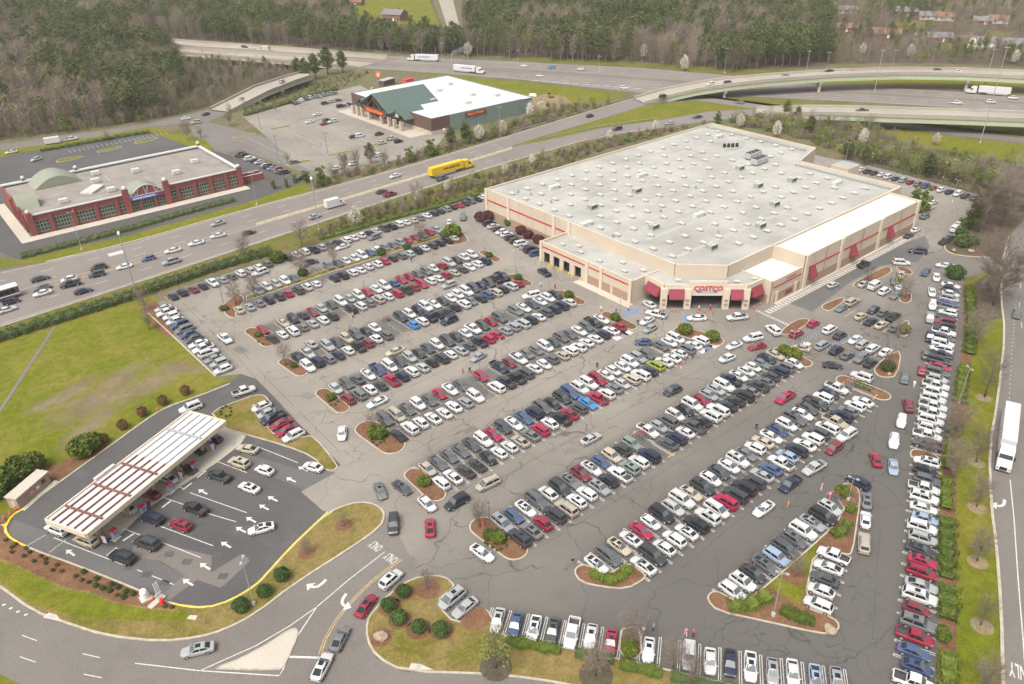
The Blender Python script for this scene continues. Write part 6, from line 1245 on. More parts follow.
# ---- trucks
def wheels(o, xs, yy, r, pairs=(1, -1)):
    for x in xs:
        for s in pairs: mb = MB(); mb.tube([(0, -.14, 0), (0, .14, 0)], [r, r], 12, 'tyre'); mb.tube([(0, -.15, 0), (0, .15, 0)], [r * .55, r * .55], 8, 'rim'); w = mb.obj('wheel', o); w.location = (x, s * yy, r)
def semi(a, b, z, body, cabm, lab, Ltr=14.6, stripe=None):
    """a: measured middle of the trailer, b: a point ahead"""
    p, q = S(*a, z + 2.2), S(*b, z + 2.2); ang = math.atan2(q.y - p.y, q.x - p.x)
    o = thing('semi_truck', lab, 'truck', (p.x, p.y, z), ang); h = Ltr / 2
    mb = MB(); mb.box(-h, h, -1.28, 1.28, 1.15, 4.0, body); tr = mb.obj('trailer', o)
    mb = MB(); mb.box(-h + .3, h - .3, -.5, .5, .85, 1.15, 'black trim'); mb.obj('chassis', o)
    mb = MB()
    for k in range(15):
        for s in (1, -1): mb.box(-h + .4 + k * (Ltr - .9) / 14, -h + .5 + k * (Ltr - .9) / 14, s * 1.285 - .02, s * 1.285 + .02, 1.2, 3.95, body)
    mb.obj('panel_rib', tr); mb = MB(); mb.box(-h - .03, -h - .005, -1.15, -.03, 1.3, 3.85, body); mb.box(-h - .03, -h - .005, .03, 1.15, 1.3, 3.85, body); mb.obj('rear_door', tr); mb = MB(); mb.box(-h + 1.2, h - 4, -1.3, -1.24, .55, 1.1, 'metal grey'); mb.box(-h + 1.2, h - 4, 1.24, 1.3, .55, 1.1, 'metal grey'); mb.obj('side_skirt', tr)
    if stripe:
        mb = MB(); x = -h * .3
        for k in range(9):
            wl = .35 + .3 * ((k * 7) % 3); 
            for s in (1, -1): mb.box(x, x + wl, s * 1.29 - .01, s * 1.29 + .01, 2.3, 3.1, stripe)
            x += wl + .25
        mb.obj('trailer_lettering', tr)
    c0 = h + .8; cb = MB()
    prof = [(c0, .7), (c0, 3.6), (c0 + 1.9, 3.7), (c0 + 2.6, 2.9), (c0 + 3.0, 2.1), (c0 + 4.4, 1.8), (c0 + 4.7, 1.2), (c0 + 4.7, .6)]
    for s in (1, -1): cb.face([(x, s * 1.2, zz) for x, zz in (prof if s < 0 else prof[::-1])], cabm)
    for (xa, za), (xb, zb) in zip(prof, prof[1:] + prof[:1]): cb.face([(xa, -1.2, za), (xa, 1.2, za), (xb, 1.2, zb), (xb, -1.2, zb)], cabm)
    cab_ = cb.obj('cab', o); g = MB(); g.face([(c0 + 2.62, -1.05, 2.88), (c0 + 2.62, 1.05, 2.88), (c0 + 3.01, 1.1, 2.15), (c0 + 3.01, -1.1, 2.15)], 'glass'); w_ = g.obj('windscreen', o); w_.location = (.02, 0, .012)
    for s in (1, -1): g = MB(); g.box(c0 + 1.7, c0 + 2.5, s * 1.21 - .01, s * 1.21 + .01, 2.1, 2.8, 'glass'); g.obj('side_window', o); g = MB(); g.box(c0 + 4.5, c0 + 4.73, s * .95 - .15, s * .95 + .15, 1.0, 1.25, 'lamp clear'); g.obj('headlight', o); g = MB(); g.box(c0 + 2.5, c0 + 2.7, s * 1.45 - .12, s * 1.45 + .12, 1.9, 2.6, 'black trim'); g.obj('mirror', o)
    g = MB(); g.box(c0 + 4.7, c0 + 4.76, -.6, .6, .75, 1.45, 'black trim'); g.obj('grille', o)
    wheels(o, (-h + 1.2, -h + 2.5, h - .6, h + .8, c0 + 3.8), 1.1, .5); return o
semi((446, 168.5), (462, 164), LZ, 'truck yellow', 'truck yellow', 'long yellow semi truck on the highway', 15, 'black trim')
semi((1009, 428), (1006, 455), LZ, 'truck white', 'truck white', 'white semi truck on the right hand road', 14.2)
semi((427, 57.5), (410, 57), LZ, 'truck white', 'truck white', 'white semi truck heading left on far interstate lanes', 15, 'sign blue')
semi((465, 68.5), (480, 70), LZ, 'truck white', 'truck white', 'white semi truck heading right on near interstate lanes', 15, 'sign blue')
semi((994.5, 90.5), (980, 89.5), LZ, 'truck white', 'truck white', 'white semi truck on interstate under upper flyover', 14)
def boxtruck(a, b, z, lab, body='truck white', L=6.6, name='box_truck', cat='truck', h=3.1):
    p, q = S(*a, z + 1.4), S(*b, z + 1.4); o = thing(name, lab, cat, (p.x, p.y, z), math.atan2(q.y - p.y, q.x - p.x))
    mb = MB(); mb.box(-L / 2, L / 2 - 1.6, -1.1, 1.1, .5, h, body); mb.obj('cargo_box', o); mb = MB()
    pr = [(L / 2 - 1.58, .45), (L / 2 - 1.58, 2.3), (L / 2 - .9, 2.25), (L / 2 - .4, 1.5), (L / 2 + .5, 1.2), (L / 2 + .6, .45)]
    for s in (1, -1): mb.face([(x, s, zz) for x, zz in (pr if s < 0 else pr[::-1])], body)
    for (xa, za), (xb, zb) in zip(pr, pr[1:] + pr[:1]): mb.face([(xa, -1, za), (xa, 1, za), (xb, 1, zb), (xb, -1, zb)], body)
    mb.obj('cab', o); g = MB(); g.face([(L / 2 - .88, -.85, 2.2), (L / 2 - .88, .85, 2.2), (L / 2 - .38, .9, 1.53), (L / 2 - .38, -.9, 1.53)], 'glass'); w_ = g.obj('windscreen', o); w_.location = (.02, 0, .015)
    for s in (1, -1): g = MB(); g.box(L / 2 - 1.4, L / 2 - .8, s * 1.01 - .01, s * 1.01 + .01, 1.4, 2.1, 'glass'); g.obj('side_window', o)
    wheels(o, (-L / 2 + 1.4, L / 2 - .3), .95, .4); return o
boxtruck((334, 203), (345, 200), LZ, 'white box van on the highway left of the blossoming tree')
boxtruck((265, 48.5), (257, 48), 5.4, 'tan truck on the far interstate bridge', 'walk concrete', 7)
p = S(52, 141.2, 1.2); q = S(60, 140, 1.2)
o = thing('cargo_trailer', 'white enclosed trailer towed on the frontage road', 'trailer', (p.x, p.y, LZ), math.atan2(q.y - p.y, q.x - p.x)); mb = MB(); mb.box(-3, 3, -1.1, 1.1, .5, 2.9, 'truck white'); mb.obj('trailer_box', o); mb = MB(); mb.beam((3, 0, .6), (4.6, 0, .5), .15, .12, 'black trim'); mb.obj('tow_bar', o); wheels(o, (-.5, .4), 1.0, .36)
# coach at the left edge of the highway
p, q = S(-6, 297, 1.6), S(6, 293.5, 1.6)
o = thing('coach', 'white and brown coach at left edge of the highway', 'bus', (p.x, p.y, LZ), math.atan2(q.y - p.y, q.x - p.x))
mb = MB(); mb.box(-6, 6, -1.27, 1.27, .45, 3.2, 'brown wall'); mb.obj('body', o); mb = MB(); mb.box(-6.02, 6.02, -1.29, 1.29, 3.2, 3.5, 'sign white'); mb.obj('roof', o)
for s in (1, -1):
    for k in range(8): mb = MB(); mb.box(-5.6 + k * 1.35, -4.4 + k * 1.35, s * 1.28 - .01, s * 1.28 + .01, 1.7, 2.9, 'glass'); mb.obj('side_window', o)
    mb = MB(); mb.box(-6, 6, s * 1.275 - .012, s * 1.275 + .012, 1.1, 1.35, 'sign white'); mb.obj('side_stripe', o)
mb = MB(); mb.box(6.0, 6.03, -1.1, 1.1, 1.3, 3.0, 'glass'); mb.obj('windscreen', o); wheels(o, (-3.6, -2.3, 4.0), 1.1, .5)
# ------------------------------------------------------------------ vegetation
def rvec(r):
    while True:
        v = Vector((r.uniform(-1, 1), r.uniform(-1, 1), r.uniform(-1, 1)))
        if .05 < v.length <= 1: return v.normalized()
def card(mb, p, s, r, mat, flatten=0.0):
    n = rvec(r); n.z = abs(n.z) + flatten; n.normalize(); a = n.orthogonal().normalized(); b = n.cross(a); t = r.uniform(0, 6.28)
    u = (a * math.cos(t) + b * math.sin(t)) * s; v = (b * math.cos(t) - a * math.sin(t)) * s * r.uniform(.55, .9)
    mb.face([p - u * .5 - v * .3, p + u * .1 - v * .55, p + u * .55, p + u * .05 + v * .5, p - u * .45 + v * .3][:4 if r.random() < .5 else 5], mat)
def crown_mesh(seed, clumps, n, size, mat, shell=.55):
    """leaf clumps: list of (centre, radius xyz)"""
    r = random.Random(seed); mb = MB(); tot = sum(c[1].x * c[1].y + c[1].z * c[1].x for c in clumps)
    for c, rad in clumps:
        k = int(n * (rad.x * rad.y + rad.z * rad.x) / tot) + 1
        for _ in range(k):
            v = rvec(r) * (shell + (1 - shell) * r.random()); card(mb, c + Vector((v.x * rad.x, v.y * rad.y, v.z * rad.z)), size * r.uniform(.7, 1.3), r, mat)
    return mb
def trunk_mb(h, r0, seed, limbs=0, mat='bark', lean=.03, lo=.35):
    r = random.Random(seed); mb = MB(); pts = [(r.uniform(-1, 1) * lean * h * t, r.uniform(-1, 1) * lean * h * t, h * t) for t in (0, .25, .5, .75, 1)]
    mb.tube(pts, [r0 * 1.25, r0, r0 * .8, r0 * .5, r0 * .18], 6, mat)
    for i in range(limbs):
        z = h * r.uniform(lo, .9); a = r.uniform(0, 6.28); L = h * r.uniform(.15, .3); p0 = Vector((0, 0, z)); p1 = p0 + Vector((math.cos(a) * L, math.sin(a) * L, L * .6)); mb.tube([p0, p0.lerp(p1, .5) + Vector((0, 0, .05 * L)), p1], [r0 * .4, r0 * .28, r0 * .08], 5, mat)
    return mb
def bare_tree(h, seed, spread=.5, twigs=900, mat='twig', up=.55, first=.25, fine=1.0):
    r = random.Random(seed); tr = MB(); cw = MB(); r0 = h * .017
    tr.tube([(0, 0, 0), (.01 * h, 0, h * .25), (0, .012 * h, h * .55), (.01 * h, 0, h * .9)], [r0 * 1.35, r0, r0 * .6, r0 * .1], 7, 'bark'); L2 = []
    for i in range(30):
        t = first + (.9 - first) * (i / 29) ** .9; a = i * 2.4 + r.uniform(-.5, .5); L = h * (spread * math.sin(math.pi * min(1, .32 + .62 * (1 - t))) * r.uniform(.75, 1.15) + .05); p0 = Vector((0, 0, h * t)); d = Vector((math.cos(a), math.sin(a), up + .5 * t + r.uniform(-.1, .25))).normalized(); p1 = p0 + d * L; pm = p0.lerp(p1, .5) + Vector((0, 0, .05 * L)) + rvec(r) * .04 * L
        tr.tube([p0, pm, p1], [r0 * .45 * (1.1 - t), r0 * .26 * (1.1 - t), r0 * .05], 4, 'bark', False)
        for k in range(9):
            s_ = .2 + .09 * k; q0 = p0.lerp(p1, s_) + Vector((0, 0, .05 * L * (1 - abs(2 * s_ - 1)))); d2 = (d + rvec(r) * 1.0 + Vector((0, 0, .25))).normalized(); q1 = q0 + d2 * L * r.uniform(.3, .7); w = d2.orthogonal().normalized() * r0 * .13; tr.face([q0 - w, q0 + w, q1], 'bark'); L2.append((q0, q1))
        L2.append((pm, p1))
    for _ in range(twigs):
        p0, p1 = r.choice(L2); q = p0.lerp(p1, r.uniform(.1, 1.0)); d = ((p1 - p0).normalized() + rvec(r) * 1.1 + Vector((0, 0, .2))).normalized(); q = q + rvec(r) * h * .012; L = h * r.uniform(.035, .08); w = d.orthogonal().normalized() * (h * .0009 + .005) * fine; q2 = q + d * L
        cw.face([q - w, q + w, q2], mat)
        for _k in range(2): d2 = (d + rvec(r) * .9).normalized(); q3 = q.lerp(q2, r.uniform(.3, .8)); w2 = d2.orthogonal().normalized() * (h * .0007 + .004) * fine; cw.face([q3 - w2, q3 + w2, q3 + d2 * L * .6], mat)
    return tr, cw
TREES = {}
def reg(kind, tr, cw): TREES.setdefault(kind, []).append((tr.mesh('trunk', True), cw.mesh('crown')))
for sd in range(3):
    r = random.Random(100 + sd); cl = []
    for i in range(15): t = i / 14; rr = .75 + .8 * math.sin(math.pi * (.2 + .7 * t)); a = i * 2.4; off = 2.0 * math.sin(math.pi * (.15 + .78 * t)) * r.uniform(.5, 1.05); cl.append((Vector((math.cos(a) * off, math.sin(a) * off, 3.0 + 6.6 * t)), Vector((rr, rr, rr * .75))))
    reg('pine', trunk_mb(9.6, .2, sd, 9), crown_mesh(sd, cl, 1300, .5, 'pine leaf', .35))
    cl = [(Vector((math.cos(i * 1.7) * (1.3 if i % 2 else .5), math.sin(i * 1.7) * (1.3 if i % 2 else .5), 1.6 + .52 * i)), Vector((1.25, 1.25, .9)) * (1.15 - .06 * i)) for i in range(10)]
    reg('evergreen', trunk_mb(6.5, .16, sd + 9, 6, lo=.15), crown_mesh(sd + 50, cl, 1100, .42, 'evergreen leaf', .4))
    cl = [(Vector((math.cos(i * 2.1) * .85 * math.sin(math.pi * (.15 + .8 * i / 12)), math.sin(i * 2.1) * .85 * math.sin(math.pi * (.15 + .8 * i / 12)), 1.5 + .32 * i)), Vector((1.15, 1.15, .85)) * (.5 + .62 * math.sin(math.pi * (.22 + .66 * i / 12)))) for i in range(13)]
    reg('pear', trunk_mb(5, .13, sd + 4, 6, lo=.2), crown_mesh(sd + 70, cl, 1000, .3, 'blossom', .4))
    cl = [(Vector((r.uniform(-1.6, 1.6), r.uniform(-1.6, 1.6), r.uniform(2.2, 6.0))), Vector((1.0, 1.0, .8))) for i in range(13)]
    tr, cw = bare_tree(7, 300 + sd, .42, 500, 'bud twig'); c2 = crown_mesh(sd + 90, cl, 420, .3, 'spring leaf', .3)
    n0 = len(cw.v); cw.v += [tuple(v) for v in c2.v]; k = cw.mi('spring leaf'); cw.f += [tuple(n0 + q for q in f) for f in c2.f]; cw.m += [k] * len(c2.f); reg('spring', tr, cw)
    reg('bare', *bare_tree(8, 400 + sd, .38, 2600, 'twig', .55, .25, 1.5)); reg('big_bare', *bare_tree(13, 500 + sd, .52, 9500, 'twig', .4, .16, 1.3))
TN = {'pine': ('pine_tree', 'pine'), 'evergreen': ('evergreen_tree', 'evergreen'), 'pear': ('blossom_tree', 'tree'), 'spring': ('budding_tree', 'tree'), 'bare': ('bare_tree', 'tree'), 'big_bare': ('bare_tree', 'tree')}
TH0 = {'pine': 10, 'evergreen': 7, 'pear': 5.8, 'spring': 7, 'bare': 8, 'big_bare': 13}
trnd = random.Random(77)
def tree(kind, px, py, h, label, group=None, z=0.0):
    c = S(px, py, z); nm, cat = TN[kind]; v = trnd.choice(TREES[kind]); o = thing(nm, label, 'tree', (c.x, c.y, z), trnd.uniform(0, 6.28), group); s = h / TH0[kind]; o.scale = (s * trnd.uniform(.9, 1.1), s * trnd.uniform(.9, 1.1), s)
    link('trunk', v[0], o); link('crown', v[1], o); return o
GT = 'bare trees on the right grass strip'
for q in [('bare', 984.5, 397, 9.5, 'tall bare tree on right lawn above the semi truck'), ('bare', 976, 462, 6.6, 'bare tree on right lawn beside the semi truck'), ('bare', 976.5, 507, 5.6, 'small bare tree on right lawn beside the painted arrow'), ('bare', 976.7, 561, 5.2, 'small bare tree on right lawn, second from bottom'), ('bare', 980.5, 625, 4.8, 'small bare tree on right lawn, lowest of the strip'), ('bare', 952, 443, 7.5, 'bare tree rising from right hedge by white pickups'), ('bare', 951, 481, 7.6, 'bare tree rising from right hedge below the mulch island'), ('bare', 974, 346, 7.4, 'bare tree behind the upper right hedge'), ('bare', 984, 690, 5, 'bare tree at bottom edge of right lawn')]: tree(*q, GT, .05)
for q in [('big_bare', 993, 305, 14, 'large spreading bare tree beside the right road'), ('big_bare', 978, 232, 12, 'bare brown tree above the round bushes, left'), ('big_bare', 1000, 226, 13, 'bare brown tree above the round bushes, middle'), ('big_bare', 1018, 212, 13, 'bare brown tree at right edge above the road'), ('big_bare', 1012, 205, 11, 'bare brown tree behind others at right edge')]: tree(*q, 'large bare trees by the right road', .05)
for q in [('spring', 496, 668, 8, 'budding tree on grass island at bottom centre'), ('bare', 596, 676, 5.6, 'bare tree on grass below the clipped hedge'), ('bare', 631, 645, 5.2, 'bare tree in the mulch island of bottom row'), ('bare', 428, 590, 3.4, 'tiny bare tree in mulch ring on grass island'), ('bare', 307, 554, 2.6, 'tiny bare tree beside the yellow kerb'), ('bare', 344, 526, 2.4, 'tiny bare tree at top of grass island by fuel lanes'), ('bare', 795, 577, 3.6, 'bare tree in mulch ring in the grass triangle'), ('bare', 673, 668, 4.5, 'bare tree beside the white SUV in bottom row'), ('bare', 690, 682, 4.5, 'bare tree at the bottom edge by the hedge')]: tree(*q, 'small island trees', ISLZ)
for q in [('bare', 236, 305, 6, 'bare tree on first left island'), ('bare', 255, 297, 5.5, 'bare tree at left end of planted median'), ('bare', 301, 275, 6.5, 'bare tree in median by top cart corral'), ('bare', 286, 365, 5, 'thin bare tree on third left island'), ('bare', 334, 264, 5, 'bare tree in planted median, third along'), ('bare', 420, 243, 6, 'bare tree near right end of planted median'), ('bare', 480, 527, 4.5, 'bare tree on the seventh left island'), ('bare', 372, 430, 3.6, 'bare sapling on the wide fifth island'), ('bare', 898, 338, 4, 'bare tree on green island by right lane'), ('bare', 886, 372, 4, 'bare tree on island below accessible bays'), ('bare', 905, 298, 5, 'bare tree on right mulch island'), ('spring', 898, 290, 5.5, 'loose budding tree among right mulch islands'), ('bare', 866, 285, 5, 'bare tree on the mulch island below right wing'), ('bare', 926, 456, 3.6, 'bare tree on the island in right column')]: tree(*q, 'small car park trees', ISLZ)
for q in [('bare', 302, 248, 7.5, 'bare tree on verge above the top aisle'), ('bare', 245, 259, 6, 'bare tree behind the highway hedge'), ('pear', 356.5, 226.5, 7, 'white blossoming tree on verge below the white box van'), ('spring', 379, 220, 5.2, 'pale budding tree right of the blossoming one'), ('pear', 447, 192, 4.6, 'small blossom tree on verge below the yellow truck'), ('pear', 610, 141, 5, 'blossom tree on verge behind warehouse, left'), ('pear', 655, 131, 5, 'blossom tree on verge behind warehouse, right'), ('pear', 532, 166, 4.6, 'pale blossom tree on verge beside warehouse left edge'), ('bare', 418, 210, 8, 'tall bare tree on verge above white cars'), ('pear', 418, 203, 4.5, 'thin pale blossom tree on the verge'), ('pear', 505, 176, 5.5, 'white blossom tree left of warehouse roof corner'), ('spring', 150, 330, 5, 'budding tree beside the field end of left column'), ('bare', 145, 311, 5, 'bare tree at the corner of the field'), ('spring', 478, 190, 5, 'budding tree left of warehouse corner')]: tree(*q, 'trees on the highway verge', .03)
for q in [('evergreen', 322, 186, 8, 'dense green tree beside the brick store exit'), ('evergreen', 307, 183, 5, 'small green tree left of denser one at brick store'), ('evergreen', 274, 189, 3.8, 'leftmost small evergreen on brick store lawn'), ('evergreen', 287, 188, 3.8, 'middle small evergreen on brick store lawn'), ('evergreen', 295, 183, 3.6, 'right small evergreen on brick store lawn'), ('pine', 371, 164, 8.5, 'dark pine below outdoor store lot'), ('evergreen', 410, 162, 6.5, 'green tree left of the yellow truck, upper'), ('evergreen', 431, 156, 7.5, 'green tree above the yellow truck'), ('pine', 451, 148, 9, 'left pine before green side wall'), ('pine', 466, 144, 9, 'right pine before green side wall'), ('pear', 479, 142, 7.5, 'large white blossom tree before green side wall'), ('pear', 503, 136, 7, 'second white blossom tree before green side wall'), ('pear', 530, 117, 7, 'pale blossom tree at rear corner of outdoor store'), ('spring', 494, 138, 7, 'budding tree between the blossom trees'), ('spring', 385, 166, 6, 'budding bush-like tree below outdoor store lot'), ('spring', 276, 112, 4, 'lime young tree in outdoor store lot'), ('spring', 288, 163, 4.5, 'lime young tree by the access road'), ('spring', 345, 165, 4, 'lime young tree at lower edge of outdoor lot'), ('bare', 345, 172, 6, 'bare tree below outdoor store lot'), ('bare', 356, 168, 6, 'bare tree beside the lime young tree'), ('spring', 108, 141, 4, 'lime tree on rear brick store lawn'), ('spring', 201, 138, 4.5, 'lime shrub tree by junction lawn'), ('bare', 188, 140, 7, 'bare tree by junction lawn'), ('bare', 230, 126, 6, 'bare tree at the outdoor lot corner'), ('pear', 229, 112, 5, 'pale blossom tree by the slip bridge')]: tree(*q, 'trees around the distant stores', .05)
for q in [('pine', 316, 79, 14, 'tall dark pine left of interstate embankment, first'), ('pine', 328, 75, 16, 'tallest dark pine at interstate embankment'), ('pine', 343, 73, 13, 'dark pine at interstate embankment, right'), ('pine', 299, 79.5, 12, 'dark pine behind the slip road bridge'), ('pine', 306, 82, 13, 'dark pine between bridge and embankment'), ('pear', 468, 57, 9, 'tall pale blossom tree by the sign gantry'), ('pear', 643.5, 59, 9, 'pale blossom tree beyond interstate, left of two'), ('pear', 684, 71, 9, 'pale blossom tree beyond interstate, right of two'), ('pear', 909, 58, 8, 'white blossom tree below hillside houses'), ('pear', 862, 55, 7, 'white blossom tree above flyover, left'), ('pear', 1013, 64, 8, 'pale tree beneath the right hillside house'), ('bare', 733, 73, 12, 'tall bare tree by the lamp beyond interstate'), ('pear', 941, 5, 9, 'white blossom tree above upper house row')]: tree(*q, 'distant single trees')
for q in [('evergreen', 912, 209, 8, 'left of two evergreens at corner of right wing'), ('evergreen', 920, 213, 9, 'right of two evergreens at corner of right wing'), ('evergreen', 970, 230, 9.5, 'yellow green evergreen above the round bushes'), ('pine', 809, 135, 8, 'dark pine behind warehouse, left'), ('pine', 846, 160, 8, 'dark pine behind the loading dock'), ('pine', 864, 166, 7.5, 'dark pine above the rear car row'), ('pine', 926, 178, 9, 'dark pine above the rear car row, middle'), ('pear', 776, 137, 7, 'white blossom tree behind the warehouse roof'), ('pear', 740, 128, 6.5, 'pale blossom tree at back corner of warehouse'), ('pear', 862, 145, 7, 'grey white blossom tree by ramp pier'), ('evergreen', 717, 124, 6, 'small green tree beyond warehouse back corner'), ('pine', 786, 118, 8, 'dark pine beside lower flyover'), ('pine', 797, 122, 7, 'second dark pine beside lower flyover'), ('spring', 990, 188, 9, 'green budding tree above rear lot, right'), ('evergreen', 1003, 185, 10, 'green tree at right edge above the bare ones'), ('spring', 955, 184, 8, 'budding tree above rear car row'), ('spring', 880, 165, 7, 'lime budding tree above rear car row'), ('pear', 935, 145, 5, 'white blossom shrub tree on the lawn edge')]: tree(*q, 'trees behind the warehouse', .02)

# bushes ------------------------------------------------------------------
def ball_mesh(mat, seed, n=620, size=.26, squash=.85):
    r = random.Random(seed); mb = MB(); k = 12
    mb.tube([(0, 0, .02), (0, 0, .35), (0, 0, .9), (0, 0, 1.35), (0, 0, 1.55)], [.55, .78, .84, .55, .1], k, mat)
    for _ in range(n):
        v = rvec(r); v.z = abs(v.z) * 1.0 if r.random() < .75 else v.z; rr = r.uniform(.86, 1.04) * (1 + .07 * math.sin(5 * v.x + seed) * math.sin(4 * v.y)); card(mb, Vector((v.x * rr, v.y * rr, .85 + v.z * rr * squash)), size * r.uniform(.6, 1.2), r, mat)
    return mb.mesh('foliage')
BALL = {k: ball_mesh(k, i, 620, s) for i, (k, s) in enumerate((('dark bush leaf', .2), ('shrub leaf', .3), ('hedge leaf', .26), ('rust bush leaf', .22), ('purple leaf', .3), ('evergreen leaf', .3)))}
def bush(px, py, rad, mat, label, name='bush', tall=1.0, z=ISLZ, group=None):
    c = S(px, py, z); o = thing(name, label, 'bush', (c.x, c.y, z - .05), trnd.uniform(0, 6), group); o.scale = (rad, rad, rad * tall); link('foliage', BALL[mat], o)
    mb = MB(); mb.tube([(0, 0, 0), (0, 0, .5)], [.08, .05], 5, 'bark'); mb.obj('stem', o); return o
GB = 'clipped round bushes at the entrance'
for x, y, lab in ((282.5, 579, 'round dark green bush by yellow kerb, highest of three'), (265, 595, 'round dark green bush by yellow kerb, middle of three'), (242, 610, 'round dark green bush by yellow kerb beside the lamp'), (404, 595, 'round dark green bush on grass island, top of five'), (389.5, 609, 'round dark green bush on grass island, second from top'), (399.5, 622, 'round dark green bush on grass island, third from top'), (419, 630.5, 'round dark green bush on grass island, fourth'), (441, 634, 'round dark green bush on grass island, rightmost of five')): bush(x, y, trnd.uniform(1.15, 1.32), 'dark bush leaf', lab, 'round_bush', 1.0, ISLZ, GB)
for x, y, lab in ((186, 394.5, 'rust brown conical shrub beside field, nearest the lot'), (163.5, 404.5, 'rust brown conical shrub beside field, second from lot'), (143, 416, 'rust brown conical shrub beside field, middle'), (123.5, 429, 'rust brown conical shrub beside field, fourth from lot'), (104.5, 443, 'green brown shrub beside field, nearest the kiosk')): bush(x, y, 1.05, 'rust bush leaf', lab, 'conical_shrub', 1.3, .05, 'shrubs along the field edge')
for x, y, rr, lab in ((84, 455, 2.4, 'large bright green shrub at field edge, left lobe'), (92, 449, 2.2, 'large bright green shrub at field edge, right lobe'), (34, 470, 2.3, 'leafy green shrub behind kiosk, right'), (26, 478, 2.4, 'leafy green shrub behind kiosk, middle'), (10, 486, 2.5, 'leafy green shrub behind kiosk, left'), (-4, 497, 2.6, 'leafy green shrub cut by left edge'), (20, 472, 2.1, 'leafy green shrub behind kiosk, upper')): bush(x, y, rr, 'shrub leaf', lab, 'leafy_shrub', .95, .05, 'shrubs beside the fuel kiosk')
isl = [(258, 336, .9, 'second'), (294, 367, .9, 'third'), (331, 399, 1.1, 'fourth'), (378, 436, 1.9, 'wide fifth'), (424, 484, 1.3, 'sixth'), (490, 537, 1.15, 'seventh'), (224, 310, 1.1, 'first')]
for x, y, rr, nm in isl: bush(x, y, rr, 'shrub leaf', f'bright green shrub on the {nm} left island', 'island_shrub', .7, ISLZ, 'shrubs on the islands')
bush(498, 541, 1.2, 'shrub leaf', 'second bright green shrub on the seventh left island', 'island_shrub', .7, ISLZ, 'shrubs on the islands')
for x, y, rr, m_, lab in ((453, 236, 2.6, 'shrub leaf', 'low green shrub mass on first right island'), (445, 238, 1.7, 'hedge leaf', 'dark round shrub on first right island'), (381, 255, 1.5, 'dark bush leaf', 'dark round bush in planted median, left'), (407, 249, 1.3, 'dark bush leaf', 'dark round bush in planted median, right'), (303, 275.5, 1.4, 'shrub leaf', 'green shrub in median by top corral'), (277, 261.5, 2.2, 'shrub leaf', 'green shrub beside the highway hedge end'), (489, 256.5, 1.0, 'shrub leaf', 'low shrub on second right island'), (518, 279.5, 1.1, 'shrub leaf', 'low shrub on third right island'), (569, 297, 1.2, 'shrub leaf', 'low shrub on fourth right island'), (615, 320, 1.3, 'shrub leaf', 'low shrub on fifth right island'), (685, 333, 1.7, 'shrub leaf', 'round green bush left of flower bed before entrance'), (712, 340, 1.7, 'shrub leaf', 'round green bush right of flower bed before entrance'), (784, 353, 1.4, 'shrub leaf', 'round green bush on seventh right island, left'), (793.5, 358, 1.7, 'shrub leaf', 'round green bush on seventh right island, right'),
                          (962, 246, 2.4, 'hedge leaf', 'large round bush at right driveway, left'), (973, 244, 1.6, 'hedge leaf', 'smaller round bush at right driveway, right'), (961, 236, 1.8, 'hedge leaf', 'round bush behind the large one at right driveway'), (954, 278, 2.5, 'dark bush leaf', 'dark cone shaped bush at top of right column'), (904, 332, 1.3, 'shrub leaf', 'green shrub on island by right lane'), (887, 370, 1.5, 'shrub leaf', 'green shrub on island below accessible bays'), (942, 638.5, 1.1, 'shrub leaf', 'small round bush beside the red pickup, right column'), (942.5, 631, .7, 'shrub leaf', 'tiny round bush above red pickup, right column'),
                          (481, 221, 2.1, 'purple leaf', 'round purple bush at warehouse left corner'), (488, 219.5, 2.0, 'purple leaf', 'second purple bush at warehouse left corner'), (521, 234, 1.8, 'purple leaf', 'purple shrub below left wall, left'), (528, 238, 1.7, 'purple leaf', 'purple shrub below left wall, middle'), (538, 243, 1.8, 'purple leaf', 'purple shrub beside the tyre bay annex'), (509, 225.5, 1.6, 'hedge leaf', 'low green shrub below left wall'), (629, 647, 1.0, 'shrub leaf', 'upper shrub in bottom row island'), (629, 654, 1.1, 'shrub leaf', 'lower shrub in bottom row island'), (842, 495, 1.3, 'shrub leaf', 'low shrub at top of triangle island')): bush(x, y, rr, m_, lab, 'bush', .85, ISLZ if y > 250 and x < 950 else .06, 'bushes in the car park beds')
small = [(84, 573), (97, 580), (96, 587), (103, 589.5), (112, 585.5), (118.5, 588.5), (126.5, 592.5), (133.5, 595), (110, 592), (124, 598.5), (30, 553), (41, 557), (24, 557), (57, 566), (12, 548), (12, 553), (46, 564), (62, 572), (76, 577), (82, 581), (89, 583), (117, 596), (26, 549), (46, 560), (34, 562), (16, 545), (165, 607), (172, 608), (6, 541), (53, 571)]
small = [(x, y, 0) for x, y in small[:10]] + [(x, y, 1 + i % 2) for i, (x, y) in enumerate(small[10:])]
for kk, (rr, m_, nm) in enumerate(((.45, 'dark bush leaf', 'dark green'), (.34, 'hedge leaf', 'grey green'), (.34, 'rust bush leaf', 'brown'))):
    for i, (x, y, _k) in enumerate(sorted(q for q in small if q[2] == kk)): bush(x, y, rr, m_, f'small {nm} shrub, {ORD[i]} from left of its colour in mulch band below fuel lanes', 'small_shrub', 1.1, ISLZ, 'small shrubs in the fuel station mulch band')
